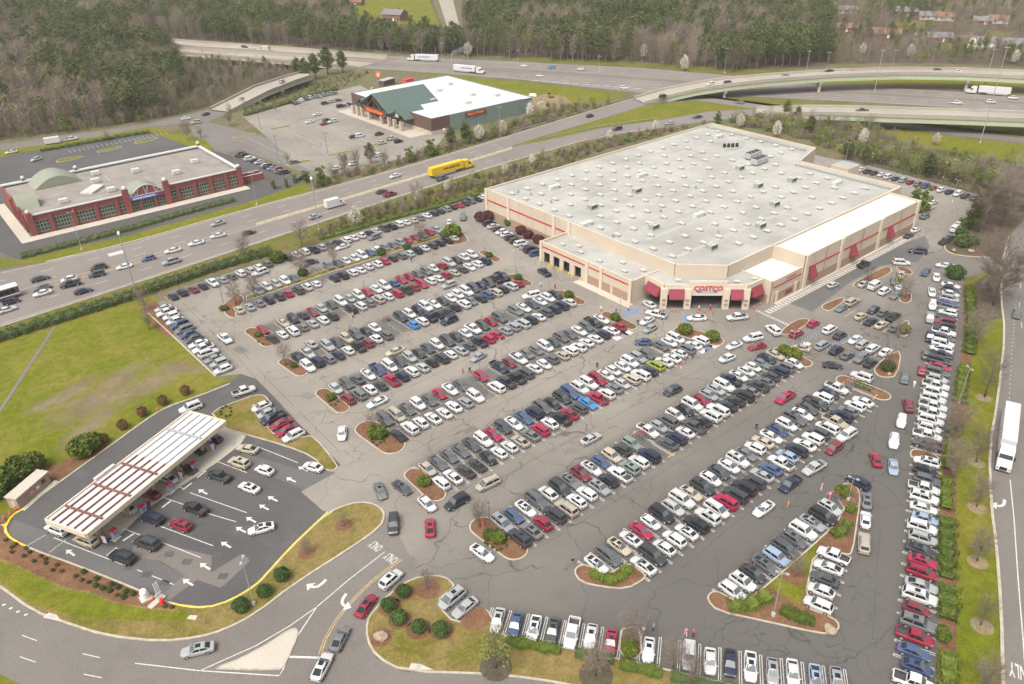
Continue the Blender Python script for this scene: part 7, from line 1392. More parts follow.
for cx, cy, w_, h_, k, nm in ((378, 437, 10, 9, 14, 'the wide fifth left island'), (497, 540, 14, 11, 16, 'the seventh left island'), (262, 340, 5, 5, 5, 'the second left island'), (333, 402, 6, 6, 6, 'the fourth left island'), (226, 412, 8, 6, 8, 'the grass behind far canopy end')):
    for i in range(k):
        t = i / k * 6.28; bush(cx + w_ * math.cos(t) * trnd.uniform(.6, 1), cy + h_ * math.sin(t) * trnd.uniform(.6, 1), .26, 'dark bush leaf', 'tiny dark plant dotted over ' + nm, 'small_plant', 1.0, ISLZ, 'tiny plants on ' + nm)
# hedges --------------------------------------------------------------
def hedge(pts, w, h, mat, label, z=.05, seed=0, dens=9, size=.34, px=True, wob=.18, group='hedges', clumpy=False):
    r = random.Random(seed); wp = [S2(*q) for q in pts] if px else pts; o0 = wp[0]; root = thing('hedge', label, 'hedge', (o0[0], o0[1], z), 0, group)
    line = resample([(a - o0[0], b - o0[1]) for a, b in wp], .5); mb = MB(); core = MB()
    L = (len(line) - 1) * .5; wid = [w * (1 + wob * math.sin(i * .9 + seed) + r.uniform(-.16, .16)) for i in range(len(line))]; hh = [h * (1 + wob * math.sin(i * 1.1 + 2 * seed) * .8 + r.uniform(-.1, .1)) for i in range(len(line))]
    if clumpy: wid = [w_ * (.62 + .45 * abs(math.sin(i * .62 + seed))) for i, w_ in enumerate(wid)]; hh = [h_ * (.55 + .5 * abs(math.sin(i * .62 + seed))) for i, h_ in enumerate(hh)]
    for i in range(len(line) - 1):
        a, b = Vector(line[i]), Vector(line[i + 1]); d = (b - a).normalized(); n = Vector((-d.y, d.x)); wa, wb2 = wid[i] * .33, wid[i + 1] * .33
        q = [a + n * wa, b + n * wb2, b - n * wb2, a - n * wa]; za, zb = hh[i] * .6, hh[i + 1] * .6
        core.face([(*q[0], za), (*q[1], zb), (*q[2], zb), (*q[3], za)][::-1], mat)
        core.face([(*(q[0] + n * .06), 0), (*(q[1] + n * .06), 0), (*q[1], zb), (*q[0], za)], mat); core.face([(*(q[2] - n * .06), 0), (*(q[3] - n * .06), 0), (*q[3], za), (*q[2], zb)], mat)
        for _ in range(int(dens * 2.1 * (w + 2 * h) * .5)):
            u = r.uniform(-(w / 2 + h * .8), w / 2 + h * .8); t = r.random(); c = a.lerp(b, t)
            if abs(u) < w / 2: p_ = (c.x + n.x * u * wid[i] / w, c.y + n.y * u * wid[i] / w, hh[i] * r.uniform(.66, 1.08) * (1 - .32 * (abs(u) / (w / 2)) ** 2))
            else: s = 1 if u > 0 else -1; p_ = (c.x + n.x * s * wid[i] * .48, c.y + n.y * s * wid[i] * .48, hh[i] * r.uniform(.05, .85))
            card(mb, Vector(p_), size * .72 * r.uniform(.5, 1.25), r, mat, .1)
    for f, m_ in zip(core.f, core.m): mb.face([core.v[i] for i in f], mat)
    mb.obj('foliage', root); return root
hedge([(-40, 352), (0, 340), (60, 321), (128, 299.5), (160, 288), (220, 268), (272, 253)], 3.4, 2.3, 'hedge leaf', 'long grey green hedge between the highway and the field', .03, 1, 8, .5)
hedge([(21, 258), (60, 248.5), (128, 230.5), (180, 215.5), (235, 201)], 2.8, 1.5, 'hedge leaf', 'clipped dark hedge before the brick store', .06, 2, 8, .45)
hedge([(968.5, 288), (971, 320), (969, 356)], 2.6, 1.4, 'shrub leaf', 'narrow green hedge at top of right column', .1, 3, clumpy=True)
hedge([(964, 367), (958.5, 405)], 2.5, 1.4, 'shrub leaf', 'green hedge beside the lamp in right column', .1, 4, clumpy=True)
hedge([(953, 428), (947, 472)], 2.0, 1.2, 'shrub leaf', 'green hedge beside right column mulch island', .1, 5, clumpy=True)
hedge([(946, 479), (945.5, 513)], 2.3, 1.3, 'shrub leaf', 'green hedge right of the white cars, middle of column', .1, 6, clumpy=True)
hedge([(946, 521), (946, 582)], 3.0, 1.4, 'shrub leaf', 'broad green hedge right of the maroon cars', .1, 7, 11, clumpy=True)
hedge([(947, 589), (947, 625)], 3.3, 1.5, 'shrub leaf', 'broad green hedge right of white jeep', .1, 8, 11, clumpy=True)
hedge([(947.5, 654), (947.5, 704)], 3.1, 1.5, 'shrub leaf', 'broad green hedge at bottom of right column', .1, 9, 11, clumpy=True)
hedge([(506, 643), (530, 647), (564, 653)], 1.9, 1.1, 'shrub leaf', 'clipped bright hedge in front of blue and white cars, bottom row', ISLZ, 10, 12, .26)
hedge([(575, 655), (617, 662)], 1.8, 1.0, 'hedge leaf', 'clipped olive hedge in front of red car, bottom row', ISLZ, 11, 12, .26)
hedge([(619, 666), (663, 676)], 1.9, 1.1, 'shrub leaf', 'clipped bright hedge beneath the bottom row island', ISLZ, 12, 12, .26)
hedge([(670, 678), (740, 694)], 1.8, 1.0, 'hedge leaf', 'clipped hedge at the bottom edge', ISLZ, 13, 12, .26)
hedge([(592, 573), (602, 581), (616, 582), (625, 575), (629, 568)], 1.9, 1.0, 'shrub leaf', 'curved bright hedge on eighth left island', ISLZ, 14, 13, .3)
hedge([(728, 609), (745, 608), (758, 604), (768, 597)], 2.7, 1.4, 'shrub leaf', 'bright shrub mass left of triangle lamp', ISLZ, 15, 13, .3, clumpy=True)
hedge([(780, 612), (795, 618), (815, 625)], 2.5, 1.3, 'shrub leaf', 'bright shrub mass right of triangle lamp', ISLZ, 16, 13, .3, clumpy=True)
hedge([(831, 537), (842, 533), (848, 524)], 2.0, 1.1, 'shrub leaf', 'bright shrubs in upper mulch of triangle island', ISLZ, 17, 13, .3, clumpy=True)
hedge([(847, 514), (854, 508)], 1.6, 1.0, 'shrub leaf', 'small shrub by the triangle island corral', ISLZ, 18, 13, .3)
hedge([(854, 384), (872, 392)], 1.5, .8, 'shrub leaf', 'low bright hedge on eighth right island', ISLZ, 19, 13, .3)
hedge([(150, 133), (120, 137.5), (80, 145), (40, 152)], 2.2, 1.3, 'hedge leaf', 'dark hedge behind rear brick store lot', .06, 20, 8, .5)
hedge([(245, 116), (290, 103), (337, 90)], 2.6, 1.6, 'hedge leaf', 'green bank hedge above the outdoor store lot', .03, 21, 7, .55)
hedge([(320, 240), (385, 221), (440, 207), (480, 194.5)], 2.2, 1.2, 'evergreen leaf', 'low green hedge along the top parking run', .03, 22, 8, .4)

# woods: masses nobody could count ---------------------------------------------
def proto_card(kind, sd):
    r = random.Random(sd); mb = MB()
    if kind == 'pine':
        mb.tube([(0, 0, 0), (.2, 0, 8), (0, .1, 16.5)], [.28, .2, .06], 5, 'bark')
        for i in range(13):
            t = i / 12; rr = 1.0 + 1.1 * math.sin(math.pi * (.2 + .72 * t)); off = 3.1 * math.sin(math.pi * (.12 + .8 * t)) * r.uniform(.5, 1); a = i * 2.4; c = Vector((math.cos(a) * off, math.sin(a) * off, 7.0 + 9.6 * t))
            for _ in range(44): v = rvec(r) * r.uniform(.6, 1.05); card(mb, c + Vector((v.x * rr * 1.15, v.y * rr * 1.15, v.z * rr * .8)), r.uniform(.5, 1.0), r, 'pine leaf')
    elif kind in ('bare', 'bud'):
        m_ = 'twig' if kind == 'bare' else 'bud twig'; mb.tube([(0, 0, 0), (.15, 0, 6), (0, .1, 13)], [.24, .17, .04], 5, 'twig')
        for i in range(24):
            t = .22 + .72 * i / 23; a = i * 2.4; L = 4.2 * math.sin(math.pi * min(1, .38 + .58 * (1 - t))) * r.uniform(.75, 1.15); p0 = Vector((0, 0, 13 * t)); p1 = p0 + Vector((math.cos(a), math.sin(a), .7 + .5 * t)).normalized() * L; w = Vector((0, 0, .08)); mb.face([p0 - w, p0 + w, p1], 'twig')
            for _ in range(34):
                q = p0.lerp(p1, r.uniform(.25, 1.05)) + rvec(r) * .55; d = ((p1 - p0).normalized() + rvec(r)).normalized(); w2 = d.orthogonal().normalized() * r.uniform(.03, .065); mb.face([q - w2, q + w2, q + d * r.uniform(.7, 1.6)], m_)
    elif kind == 'green':
        mb.tube([(0, 0, 0), (0, 0, 8)], [.2, .05], 5, 'bark')
        for i in range(9):
            c = Vector((r.uniform(-2.2, 2.2), r.uniform(-2.2, 2.2), r.uniform(2, 10)))
            for _ in range(40): v = rvec(r) * r.uniform(.6, 1); card(mb, c + v * 1.9, r.uniform(.5, .95), r, 'evergreen leaf' if i % 3 else 'spring leaf')
    else:  # brush
        m_ = {'brush': 'bud twig', 'brush2': 'twig', 'brush3': 'evergreen leaf', 'brush4': 'spring leaf'}[kind]
        for i in range(150):
            a = r.uniform(0, 6.28); rr = r.uniform(0, 1.6); base = Vector((math.cos(a) * rr * .6, math.sin(a) * rr * .6, r.uniform(0, 1.4)))
            if kind in ('brush', 'brush2'): d = (rvec(r) * .6 + Vector((math.cos(a) * .3, math.sin(a) * .3, 1))).normalized(); w2 = d.orthogonal().normalized() * r.uniform(.03, .06); mb.face([base - w2, base + w2, base + d * r.uniform(.6, 1.4)], m_)
            else: card(mb, base + rvec(r) * .7 + Vector((0, 0, .5)), r.uniform(.25, .5), r, m_)
    return mb.mesh(kind)
def scatter(name, label, cat, kinds, pts):
    """one object; geometry nodes place a tree at each point. pts: (x, y, z, scale, index)"""
    col = bpy.data.collections.new(name + '_species')
    for i, (k, sd) in enumerate(kinds):
        o = bpy.data.objects.new('%02d' % i + k, proto_card(k, sd)); col.objects.link(o)
    me = bpy.data.meshes.new(name); me.from_pydata([p_[:3] for p_ in pts], [], []); r = random.Random(len(pts))
    for an, ty, vals in (('size', 'FLOAT', [p_[3] for p_ in pts]), ('species', 'INT', [p_[4] for p_ in pts]), ('turn', 'FLOAT', [r.uniform(0, 6.28) for _ in pts])):
        at = me.attributes.new(an, ty, 'POINT'); at.data.foreach_set('value', vals)
    o = link(name, me); ng = bpy.data.node_groups.new(name, 'GeometryNodeTree'); ng.interface.new_socket('Geometry', in_out='INPUT', socket_type='NodeSocketGeometry'); ng.interface.new_socket('Geometry', in_out='OUTPUT', socket_type='NodeSocketGeometry')
    gi, go = ng.nodes.new('NodeGroupInput'), ng.nodes.new('NodeGroupOutput'); ip = ng.nodes.new('GeometryNodeInstanceOnPoints'); ci = ng.nodes.new('GeometryNodeCollectionInfo')
    ci.inputs['Collection'].default_value = col; ci.inputs['Separate Children'].default_value = True; ci.inputs['Reset Children'].default_value = True; ip.inputs['Pick Instance'].default_value = True
    def attr(n, t): a = ng.nodes.new('GeometryNodeInputNamedAttribute'); a.data_type = t; a.inputs['Name'].default_value = n; return a.outputs['Attribute']
    cx = ng.nodes.new('ShaderNodeCombineXYZ'); L = ng.links.new
    L(attr('turn', 'FLOAT'), cx.inputs['Z']); L(gi.outputs[0], ip.inputs['Points']); L(ci.outputs[0], ip.inputs['Instance']); L(attr('species', 'INT'), ip.inputs['Instance Index']); L(cx.outputs[0], ip.inputs['Rotation']); L(attr('size', 'FLOAT'), ip.inputs['Scale']); L(ip.outputs[0], go.inputs[0])
    o.modifiers.new('planting', 'NODES').node_group = ng; o['kind'] = 'stuff'; o['label'] = label; o['category'] = cat; return o
def inside(x, y, poly):
    c = False; n = len(poly)
    for i in range(n):
        (x1, y1), (x2, y2) = poly[i], poly[i - 1]
        if (y1 > y) != (y2 > y) and x < (x2 - x1) * (y - y1) / (y2 - y1) + x1: c = not c
    return c
def fill(px_poly, step, seed, avoid=()):
    poly = [S2(*q) for q in px_poly]; av = [[S2(*q) for q in a] for a in avoid]; r = random.Random(seed); out = []
    x0, x1 = min(p_[0] for p_ in poly), max(p_[0] for p_ in poly); y0, y1 = min(p_[1] for p_ in poly), max(p_[1] for p_ in poly); y = y0
    while y < y1:
        x = x0
        while x < x1:
            q = (x + r.uniform(-.45, .45) * step, y + r.uniform(-.45, .45) * step)
            if inside(*q, poly) and not any(inside(*q, a) for a in av): out.append(q)
            x += step
        y += step
    return out
def vnoise(x, y, s, k=0): return .5 + .25 * (math.sin(x / s + k) * math.cos(y / s * 1.3 + 2 * k) + math.sin((x + y) / s * .6 + 3 * k) * math.cos((x - y) / s * .8 + k))
KW = [('pine', 1), ('pine', 2), ('pine', 3), ('bare', 4), ('bare', 5), ('bare', 6), ('bud', 7), ('bud', 8), ('green', 9)]
wr = random.Random(5)
def pick(x, y, pine=.45, green=.05):
    n = vnoise(x, y, 26, 1.3) + wr.uniform(-.28, .28)
    if n > 1 - pine: return wr.choice((0, 1, 2))
    if wr.random() < green: return 8
    return wr.choice((3, 4, 5, 3, 4, 6, 7)) 
sheet('woodland_floor', [(-120, 30), (199, 40), (390, 50), (520, 57), (640, 63), (760, 70), (830, 66), (830, 36), (800, -20), (460, -20), (462, 26), (442, 26), (425, -20), (-120, -20)], 0.012, 'leaf litter')
sheet('woodland_floor', [(-120, 46), (199, 52), (260, 64), (330, 66), (295, 74), (230, 97), (200, 110), (147, 121), (0, 140), (-120, 152)], 0.014, 'leaf litter')
ptsA = []
for x, y in fill([(-200, 40), (130, 38), (199, 41), (300, 48.5), (385, 54.5), (520, 59.5), (640, 65.5), (720, 71.5), (775, 70.5), (830, 64), (830, -25), (-200, -25)], 6.3, 2, [[(340, -25), (346, 12), (360, 36), (445, 52), (475, 52), (466, 20), (455, -25)], [(598, 24), (640, 26), (640, 42), (598, 40)]]):
    ptsA.append((x, y, 0, wr.uniform(.75, 1.2), pick(x, y, .50, .04)))
for x, y in fill([(362, 40), (385, 41), (442, 43), (475, 44), (475, 56), (440, 55), (385, 52.5), (362, 51)], 4.2, 3): ptsA.append((x, y, 0, wr.uniform(.6, .78), wr.choice((0, 1, 2, 0, 1, 2, 3))))
scatter('woodland', 'mixed pine and bare woodland beyond the interstate', 'woodland', KW, ptsA)
ptsB = []
for x, y in fill([(-200, 40), (140, 43), (150, 52), (178, 60), (186, 75), (190, 95), (180, 114), (147, 121.5), (60, 133), (-200, 168)], 5.4, 4): ptsB.append((x, y, 0, wr.uniform(.6, 1.1), pick(x, y, .40, .06)))
for x, y in fill([(178, 63), (204, 60), (250, 65), (288, 68), (315, 72), (285, 76), (250, 86), (222, 101), (206, 108), (180, 114), (190, 95)], 3.6, 45): ptsB.append((x, y, 0, wr.uniform(.25, .45), wr.choice((3, 4, 5, 6, 7, 3, 4, 0, 8))))
for x, y in fill([(-100, 143), (60, 129), (147, 117), (205, 104), (206, 108.5), (147, 122.5), (60, 134.5), (-100, 153)], 3.4, 44): ptsB.append((x, y, 0, wr.uniform(.22, .42), wr.choice((8, 8, 6, 7, 5))))
for x, y in fill([(60, 49), (172, 55), (178, 60), (60, 56)], 5, 41): ptsB.append((x, y, 0, wr.uniform(.9, 1.15), wr.choice((0, 1, 2, 3))))
scatter('woodland', 'brown and green woodland left of the frontage road', 'woodland', KW, ptsB)
ptsC = []
for x, y in fill([(824, 64), (824, -20), (1120, -20), (1120, 78), (1040, 68), (960, 64.5), (900, 64), (850, 65)], 7, 6, [[(838, 27), (900, 31), (1060, 38), (1060, 47), (930, 42), (838, 35)], [(897, 19), (1000, 26), (1000, 31), (897, 26)]]): ptsC.append((x, y, 0, wr.uniform(.35, .7), pick(x, y, .32, .1)))
scatter('woodland', 'thin trees around the hillside houses', 'woodland', KW, ptsC)
KB = [('brush', 1), ('brush', 2), ('brush2', 3), ('brush2', 4), ('brush3', 5), ('brush4', 6), ('bud', 7), ('bare', 8), ('green', 9)]
ptsD = []
for x, y in fill([(752, 119), (806, 121), (870, 126), (885, 141), (930, 153), (985, 163), (1060, 172), (1060, 205), (1010, 200), (985, 190), (900, 171), (848, 157), (800, 139), (722, 122)], 2.5, 7): ptsD.append((x, y, 0, wr.choices((wr.uniform(.9, 1.6), wr.uniform(.35, .62)), (.8, .2))[0], 0)); k = wr.choices(range(9), (30, 15, 14, 8, 10, 14, 14, 8, 8))[0]; ptsD[-1] = (x, y, 0, wr.uniform(1.0, 1.8) if k < 6 else wr.uniform(.3, .5), k)
for x, y in fill([(845, 155.5), (900, 168), (985, 188.5), (1010, 196), (1010, 186), (985, 179), (900, 160), (850, 150)], 3.2, 71): ptsD.append((x, y, 0, wr.uniform(.3, .55), 8 if wr.random() < .8 else 6))
scatter('scrubland', 'tangled scrub and young trees behind the warehouse', 'scrub', KB, ptsD)
ptsE = []
for x, y in fill([(300, 240), (340, 222), (430, 193), (512, 168), (600, 141), (660, 132), (700, 126), (712, 122), (600, 152), (500, 187), (486, 191), (440, 206), (385, 220), (320, 238)], 2.3, 8): k = wr.choices(range(9), (36, 16, 18, 9, 9, 6, 5, 4, 0))[0]; ptsE.append((x, y, 0, wr.uniform(.6, 1.3) if k < 6 else wr.uniform(.22, .36), k))
scatter('roadside_brush', 'brown green brush on the verge between highway and warehouse', 'brush', KB, ptsE)
ptsF = []
for x, y in fill([(330, 177), (396, 162), (436, 150), (470, 140), (530, 118), (560, 108), (600, 106), (628, 99), (575, 114.5), (510, 134), (440, 155), (368, 175.5), (312, 190)], 2.5, 9): k = wr.choices(range(9), (34, 16, 18, 10, 8, 6, 8, 6, 4))[0]; ptsF.append((x, y, 0, wr.uniform(.7, 1.5) if k < 6 else wr.uniform(.26, .5), k))
for x, y in fill([(240, 104), (300, 88), (350, 74), (370, 72), (345, 87), (290, 101), (243, 114)], 3.2, 10): ptsF.append((x, y, 0, wr.uniform(.5, .9), wr.choices(range(9), (20, 10, 10, 6, 20, 12, 0, 0, 0))[0]))
scatter('roadside_brush', 'brush between the outdoor store and the highway', 'brush', KB, ptsF)
# ------------------------------------------------------------------ lamps, signs, people and small things
def height_from(px, py, top_y):
    lo, hi = 1.0, 45.0
    b = S(px, py)
    def yy(z):
        d = Vector((b.x, b.y, z)) - cam.location; X, Y, Z = d.dot(_right), d.dot(_down), d.dot(_F); return 342 + FOC * Y / Z
    for _ in range(30):
        m_ = (lo + hi) / 2
        if yy(m_) > top_y: lo = m_
        else: hi = m_
    return lo
def lamp(px, py, top_y, label, mat='pole grey', head='box', group='lamp posts', z=0.05):
    h = height_from(px, py, top_y); c = S(px, py, z); o = thing('lamp_post', label, 'lamp post', (c.x, c.y, z), trnd.uniform(0, 6), group)
    r = .085 if h < 14 else .19; mb = MB(); mb.tube([(0, 0, .5), (0, 0, h)], [r, r * .6], 8, mat); mb.obj('pole', o); mb = MB(); mb.tube([(0, 0, 0), (0, 0, .7)], [.32, .3], 10, 'walk concrete'); mb.obj('base', o)
    if head == 'box':
        for s in (1, -1): mb = MB(); mb.beam((0, 0, h - .1), (s * .7, 0, h), .08, .08, mat); mb.box(s * .7 - .26, s * .7 + .26, -.17, .17, h - .09, h + .09, 'metal grey' if mat == 'pole grey' else mat); mb.obj('lamp_head', o)
    elif head == 'ball': mb = MB(); mb.tube([(0, 0, h - .3), (0, 0, h), (0, 0, h + .5), (0, 0, h + .75)], [.15, .4, .36, .08], 10, 'sign white'); mb.obj('lamp_head', o)
    else:
        for k in range(3): mb = MB(); a = k * 2.1; mb.box(-.3 + math.cos(a) * .8, .3 + math.cos(a) * .8, -.3 + math.sin(a) * .8, .3 + math.sin(a) * .8, h - .3, h, 'unit grey'); mb.obj('lamp_head', o)
    return o
for q in [(82, 250, 212, 'tall lamp post on verge before brick store', 'pole grey', 'box'), (135, 290, 234, 'lamp post with white globe beside highway hedge', 'pole grey', 'ball'), (257, 205, 172.5, 'lamp post at right corner of the brick store', 'pole grey', 'box'), (319, 230, 179, 'lamp post with white globe on the near highway verge', 'pole grey', 'ball'), (516, 277.5, 250, 'lamp post on third right island', 'pole grey', 'box'), (501.7, 363, 341, 'lamp post in the fifth double row', 'pole grey', 'box'), (620, 317, 299, 'lamp post on island left of entrance', 'pole grey', 'box'), (254, 605, 560, 'lamp post among round bushes by fuel lanes', 'pole grey', 'box'), (773, 616, 573, 'tall lamp post in the grass triangle', 'pole grey', 'box'), (958.5, 403, 368, 'lamp post in the right hedge', 'pole grey', 'box'), (791.7, 349, 331, 'lamp post on front lane right of entrance', 'pole grey', 'box'), (848, 500, 478, 'lamp post at tip of the triangle island', 'pole grey', 'box'),
          (445, 150, 130, 'lamp post left of pines by the highway', 'pole grey', 'ball'), (500, 136, 107, 'lamp post before the green side wall', 'pole grey', 'box'), (328, 156, 133, 'dark lamp post in outdoor store lot, right', 'pole dark', 'box'), (279, 163, 136, 'dark lamp post by the access road', 'pole dark', 'box'), (260.6, 129, 107, 'dark lamp post at outdoor lot corner', 'pole dark', 'box'), (221, 281, 259, 'lamp post on the cross lane by the first island', 'pole dark', 'box'), (224, 306, 284, 'dark lamp post by first left island', 'pole dark', 'box'), (952, 202, 180, 'lamp post in rear lot', 'pole grey', 'box'), (845, 163, 142, 'lamp post behind the loading dock', 'pole grey', 'box'), (943, 178, 162, 'lamp post above rear car row', 'pole grey', 'box'), (490, 535, 505, 'lamp post on the seventh left island', 'pole dark', 'box')]: lamp(*q)
GH = 'high mast lights along the interstate'
for x, y, ty, lab in ((980, 143, 47, 'high mast light on lawn below the lower flyover'), (984, 88, 49, 'high mast light beside the semi under flyover'), (874.6, 91, 50, 'high mast light between the two flyovers'), (805, 80, 51, 'high mast light behind upper flyover, leftmost'), (825, 78, 52, 'high mast light behind upper flyover, second'), (891.5, 70, 50, 'high mast light behind upper flyover, third'), (929.7, 72, 49, 'high mast light behind upper flyover, fourth'), (252.5, 46, 28, 'high mast light behind the far bridge'), (442.5, 60, 43, 'high mast light beyond interstate by pine stand'), (518, 64, 50, 'high mast light beyond interstate, left of blue car'), (599, 69, 56, 'short mast light beyond interstate, right of blue car'), (724.5, 73, 48, 'high mast light beyond interstate by bare tree'), (811, 114, 97, 'short mast light on lower flyover lawn')): lamp(x, y, ty, lab, 'pole grey', 'mast', GH)
# people ---------------------------------------------------------------
def person_mesh(seed, shirt, legs, stride=.22):
    r = random.Random(seed); sk = bpy.data.meshes.new('body')
    V = [(0, 0, .95), (0, 0, 1.2), (0, 0, 1.42), (.02, 0, 1.52), (.03, 0, 1.68), (0, .19, 1.40), (.05, .25, 1.14), (.16, .24, .92), (0, -.19, 1.40), (-.03, -.26, 1.14), (.06, -.25, .9), (0, .1, .9), (stride * .6, .1, .5), (stride, .1, .08), (stride + .14, .1, .04), (0, -.1, .9), (-stride * .3, -.1, .5), (-stride, -.1, .1), (-stride + .13, -.1, .04)]
    E_ = [(0, 1), (1, 2), (2, 3), (3, 4), (2, 5), (5, 6), (6, 7), (2, 8), (8, 9), (9, 10), (0, 11), (11, 12), (12, 13), (13, 14), (0, 15), (15, 16), (16, 17), (17, 18)]
    RR = [.15, .14, .15, .06, .105, .07, .052, .045, .07, .052, .045, .1, .07, .05, .045, .1, .07, .05, .045]
    sk.from_pydata(V, E_, []); o = bpy.data.objects.new('body', sk); COL.objects.link(o); m_ = o.modifiers.new('skin', 'SKIN')
    for v, q in zip(sk.skin_vertices[0].data, RR): v.radius = (q, q)
    sk.skin_vertices[0].data[0].use_root = True; o.modifiers.new('sub', 'SUBSURF').levels = 1
    dg = bpy.context.evaluated_depsgraph_get(); me = bpy.data.meshes.new_from_object(o.evaluated_get(dg)); bpy.data.objects.remove(o); me.materials.clear()
    return me
PB = [person_mesh(1, '', '', .24), person_mesh(2, '', '', .06)]
def person(px, py, ang, shirt, legs, label, base=0):
    me = PB[base].copy()
    for m_ in (shirt, legs, 'skin', 'hair'): me.materials.append(MAT[m_])
    for f in me.polygons:
        z = f.center.z; y = abs(f.center.y); f.material_index = 1 if z < .93 and y < .2 else (2 if z > 1.5 or (z < 1.05 and y > .19) else 0)
        if z > 1.70 or (z > 1.58 and f.center.x < .0): f.material_index = 3
        f.use_smooth = True
    c = S(px, py, LZ); o = link('person', me, None, c, ang); return tag(o, label, 'person', 'people on foot')
PPL = [(411.5, 262.5, 'cloth black', 'cloth denim', 'person in dark clothes walking in the aisle below first row'), (463, 373.5, 'cloth red', 'cloth denim', 'person in red beside the fifth row corral'), (470, 373, 'cloth black', 'cloth black', 'person in black at top of the fifth row corral'), (597, 368, 'cloth black', 'cloth black', 'person in black alone above the sixth row'), (637.5, 325, 'cloth black', 'cloth denim', 'person in dark clothes by island left of entrance'), (681, 369, 'cloth red', 'cloth white', 'person in red below the sixth row end'), (685, 364, 'cloth blue', 'cloth khaki', 'person in blue beside the person in red'), (692, 359, 'cloth black', 'cloth black', 'person in black at sixth row end'), (698.5, 311, 'cloth white', 'cloth red', 'person in white under the entrance canopy'), (710, 310, 'cloth red', 'cloth black', 'person in red and black under the entrance canopy'), (718, 308, 'cloth black', 'cloth denim', 'person in dark clothes at right entrance column'),
       (755.5, 404, 'cloth red', 'cloth denim', 'person in red below the seventh row'), (756, 429.5, 'cloth black', 'cloth black', 'person in black above the eighth row'), (808, 456, 'cloth orange', 'cloth khaki', 'person in orange beside the eighth row'), (787.5, 508.5, 'cloth orange', 'cloth khaki', 'person in orange alone above the triangle row'), (821, 490, 'cloth pink', 'cloth white', 'person in pink at upper end of triangle corral'), (829, 499, 'cloth pink', 'cloth pink', 'second person in pink at the triangle corral'), (572.5, 565, 'cloth black', 'cloth khaki', 'person in dark top beside the eighth left island'), (643, 634, 'cloth white', 'cloth khaki', 'person in pale clothes left of white sedan, bottom row'), (653, 631, 'cloth khaki', 'cloth black', 'person loading the boot of white sedan, bottom row'), (685.5, 636, 'cloth pink', 'cloth white', 'person in pink and white behind white SUV, bottom row'), (693, 637, 'cloth red', 'cloth black', 'person in red and black behind white SUV, bottom row'),
       (541, 287.5, 'cloth white', 'cloth blue', 'person in white on the lane before tyre bays'), (555, 288.5, 'cloth red', 'cloth black', 'person in red and black above the fourth row end'), (616, 313.5, 'cloth blue', 'cloth denim', 'person in blue on the blue crossing'), (628, 311, 'cloth white', 'cloth black', 'person in white before the annex corner'), (601, 311.5, 'cloth white', 'cloth red', 'person in white at the fifth row end'), (183, 474, 'hivis', 'cloth blue', 'attendant in yellow vest beside the fuel canopy'), (211, 445, 'cloth white', 'cloth denim', 'person in white beside bin at the fuel pumps'), (150, 507, 'cloth black', 'cloth denim', 'person in dark clothes at the third fuel lane'), (913.5, 387, 'cloth white', 'cloth white', 'person in white alone in the right lane'), (321, 286, 'cloth pink', 'cloth denim', 'person in pink at the second row gap'), (353, 318, 'cloth pink', 'cloth black', 'person in pink in the aisle below second row')]
for i, q in enumerate(PPL): person(q[0], q[1], trnd.uniform(0, 6.28), q[2], q[3], q[4], i % 2)
# cart corrals ------------------------------------------------------------
def cart_mesh():
    mb = MB(); m_ = 'cart steel'
    for s in (-1, 1):
        for z in (.45, .62, .8, .95): mb.beam((-.35, s * .26, z + .02), (.42, s * .2, z - .05), .025, .025, m_)
        for x in (-.35, -.1, .15, .4): mb.beam((x, s * .24, .42), (x, s * .26, .95), .025, .025, m_)
        mb.beam((-.4, s * .25, .15), (.4, s * .2, .15), .03, .03, m_); mb.beam((-.4, s * .25, .12), (-.38, s * .25, 1.0), .03, .03, m_)
        for x in (-.38, .38): mb.tube([(x, s * .22 - .02, .07), (x, s * .22 + .02, .07)], [.07, .07], 8, 'tyre')
    for x in (-.35, .4): mb.beam((x, -.25, .9), (x, .25, .9), .03, .03, m_)
    mb.box(-.33, .38, -.2, .2, .42, .44, m_); return mb.mesh('basket')
CARTM = cart_mesh(); mb = MB(); mb.beam((-.42, -.27, 1.02), (-.42, .27, 1.02), .05, .05, 'signal red'); HANDM = mb.mesh('handle')
def corral(a, b, lab, n_carts, hw=1.15):
    A_, B_ = Vector(S2(*a)), Vector(S2(*b)); d = (B_ - A_).normalized(); L = (B_ - A_).length; c = (A_ + B_) / 2; ang = math.atan2(d.y, d.x); o = thing('cart_corral', lab, 'cart corral', (c.x, c.y, LZ), ang, 'cart corrals')
    for s in (-1, 1):
        mb = MB()
        for z in (.45, .95): mb.tube([(-L / 2, s * hw, z), (L / 2, s * hw, z)], [.04, .04], 6, 'cart steel')
        for k in range(5): x = -L / 2 + L * k / 4; mb.tube([(x, s * hw, 0), (x, s * hw, .98)], [.045, .045], 6, 'cart steel')
        mb.obj('side_rail', o)
    mb = MB(); mb.tube([(-L / 2, -hw, .95), (-L / 2, hw, .95)], [.04, .04], 6, 'cart steel'); mb.obj('end_rail', o); mb = MB(); mb.box(-L / 2 - .3, -L / 2 - .12, -hw, hw, 0, .14, 'old yellow paint'); mb.obj('wheel_stop', o); mb = MB(); mb.box(L / 2 + .12, L / 2 + .3, -hw, hw, 0, .14, 'old yellow paint'); mb.obj('wheel_stop', o)
    for k in range(n_carts):
        q = c + d * (-L / 2 + .8 + (k // 2) * .34) + Vector((-d.y, d.x)) * (.5 if k % 2 else -.5); t = thing('shopping_cart', 'grey shopping cart with red handle nested in the ' + lab, 'cart', (q.x, q.y, LZ), ang, 'carts in the ' + lab); link('basket', CARTM, t); link('handle', HANDM, t)
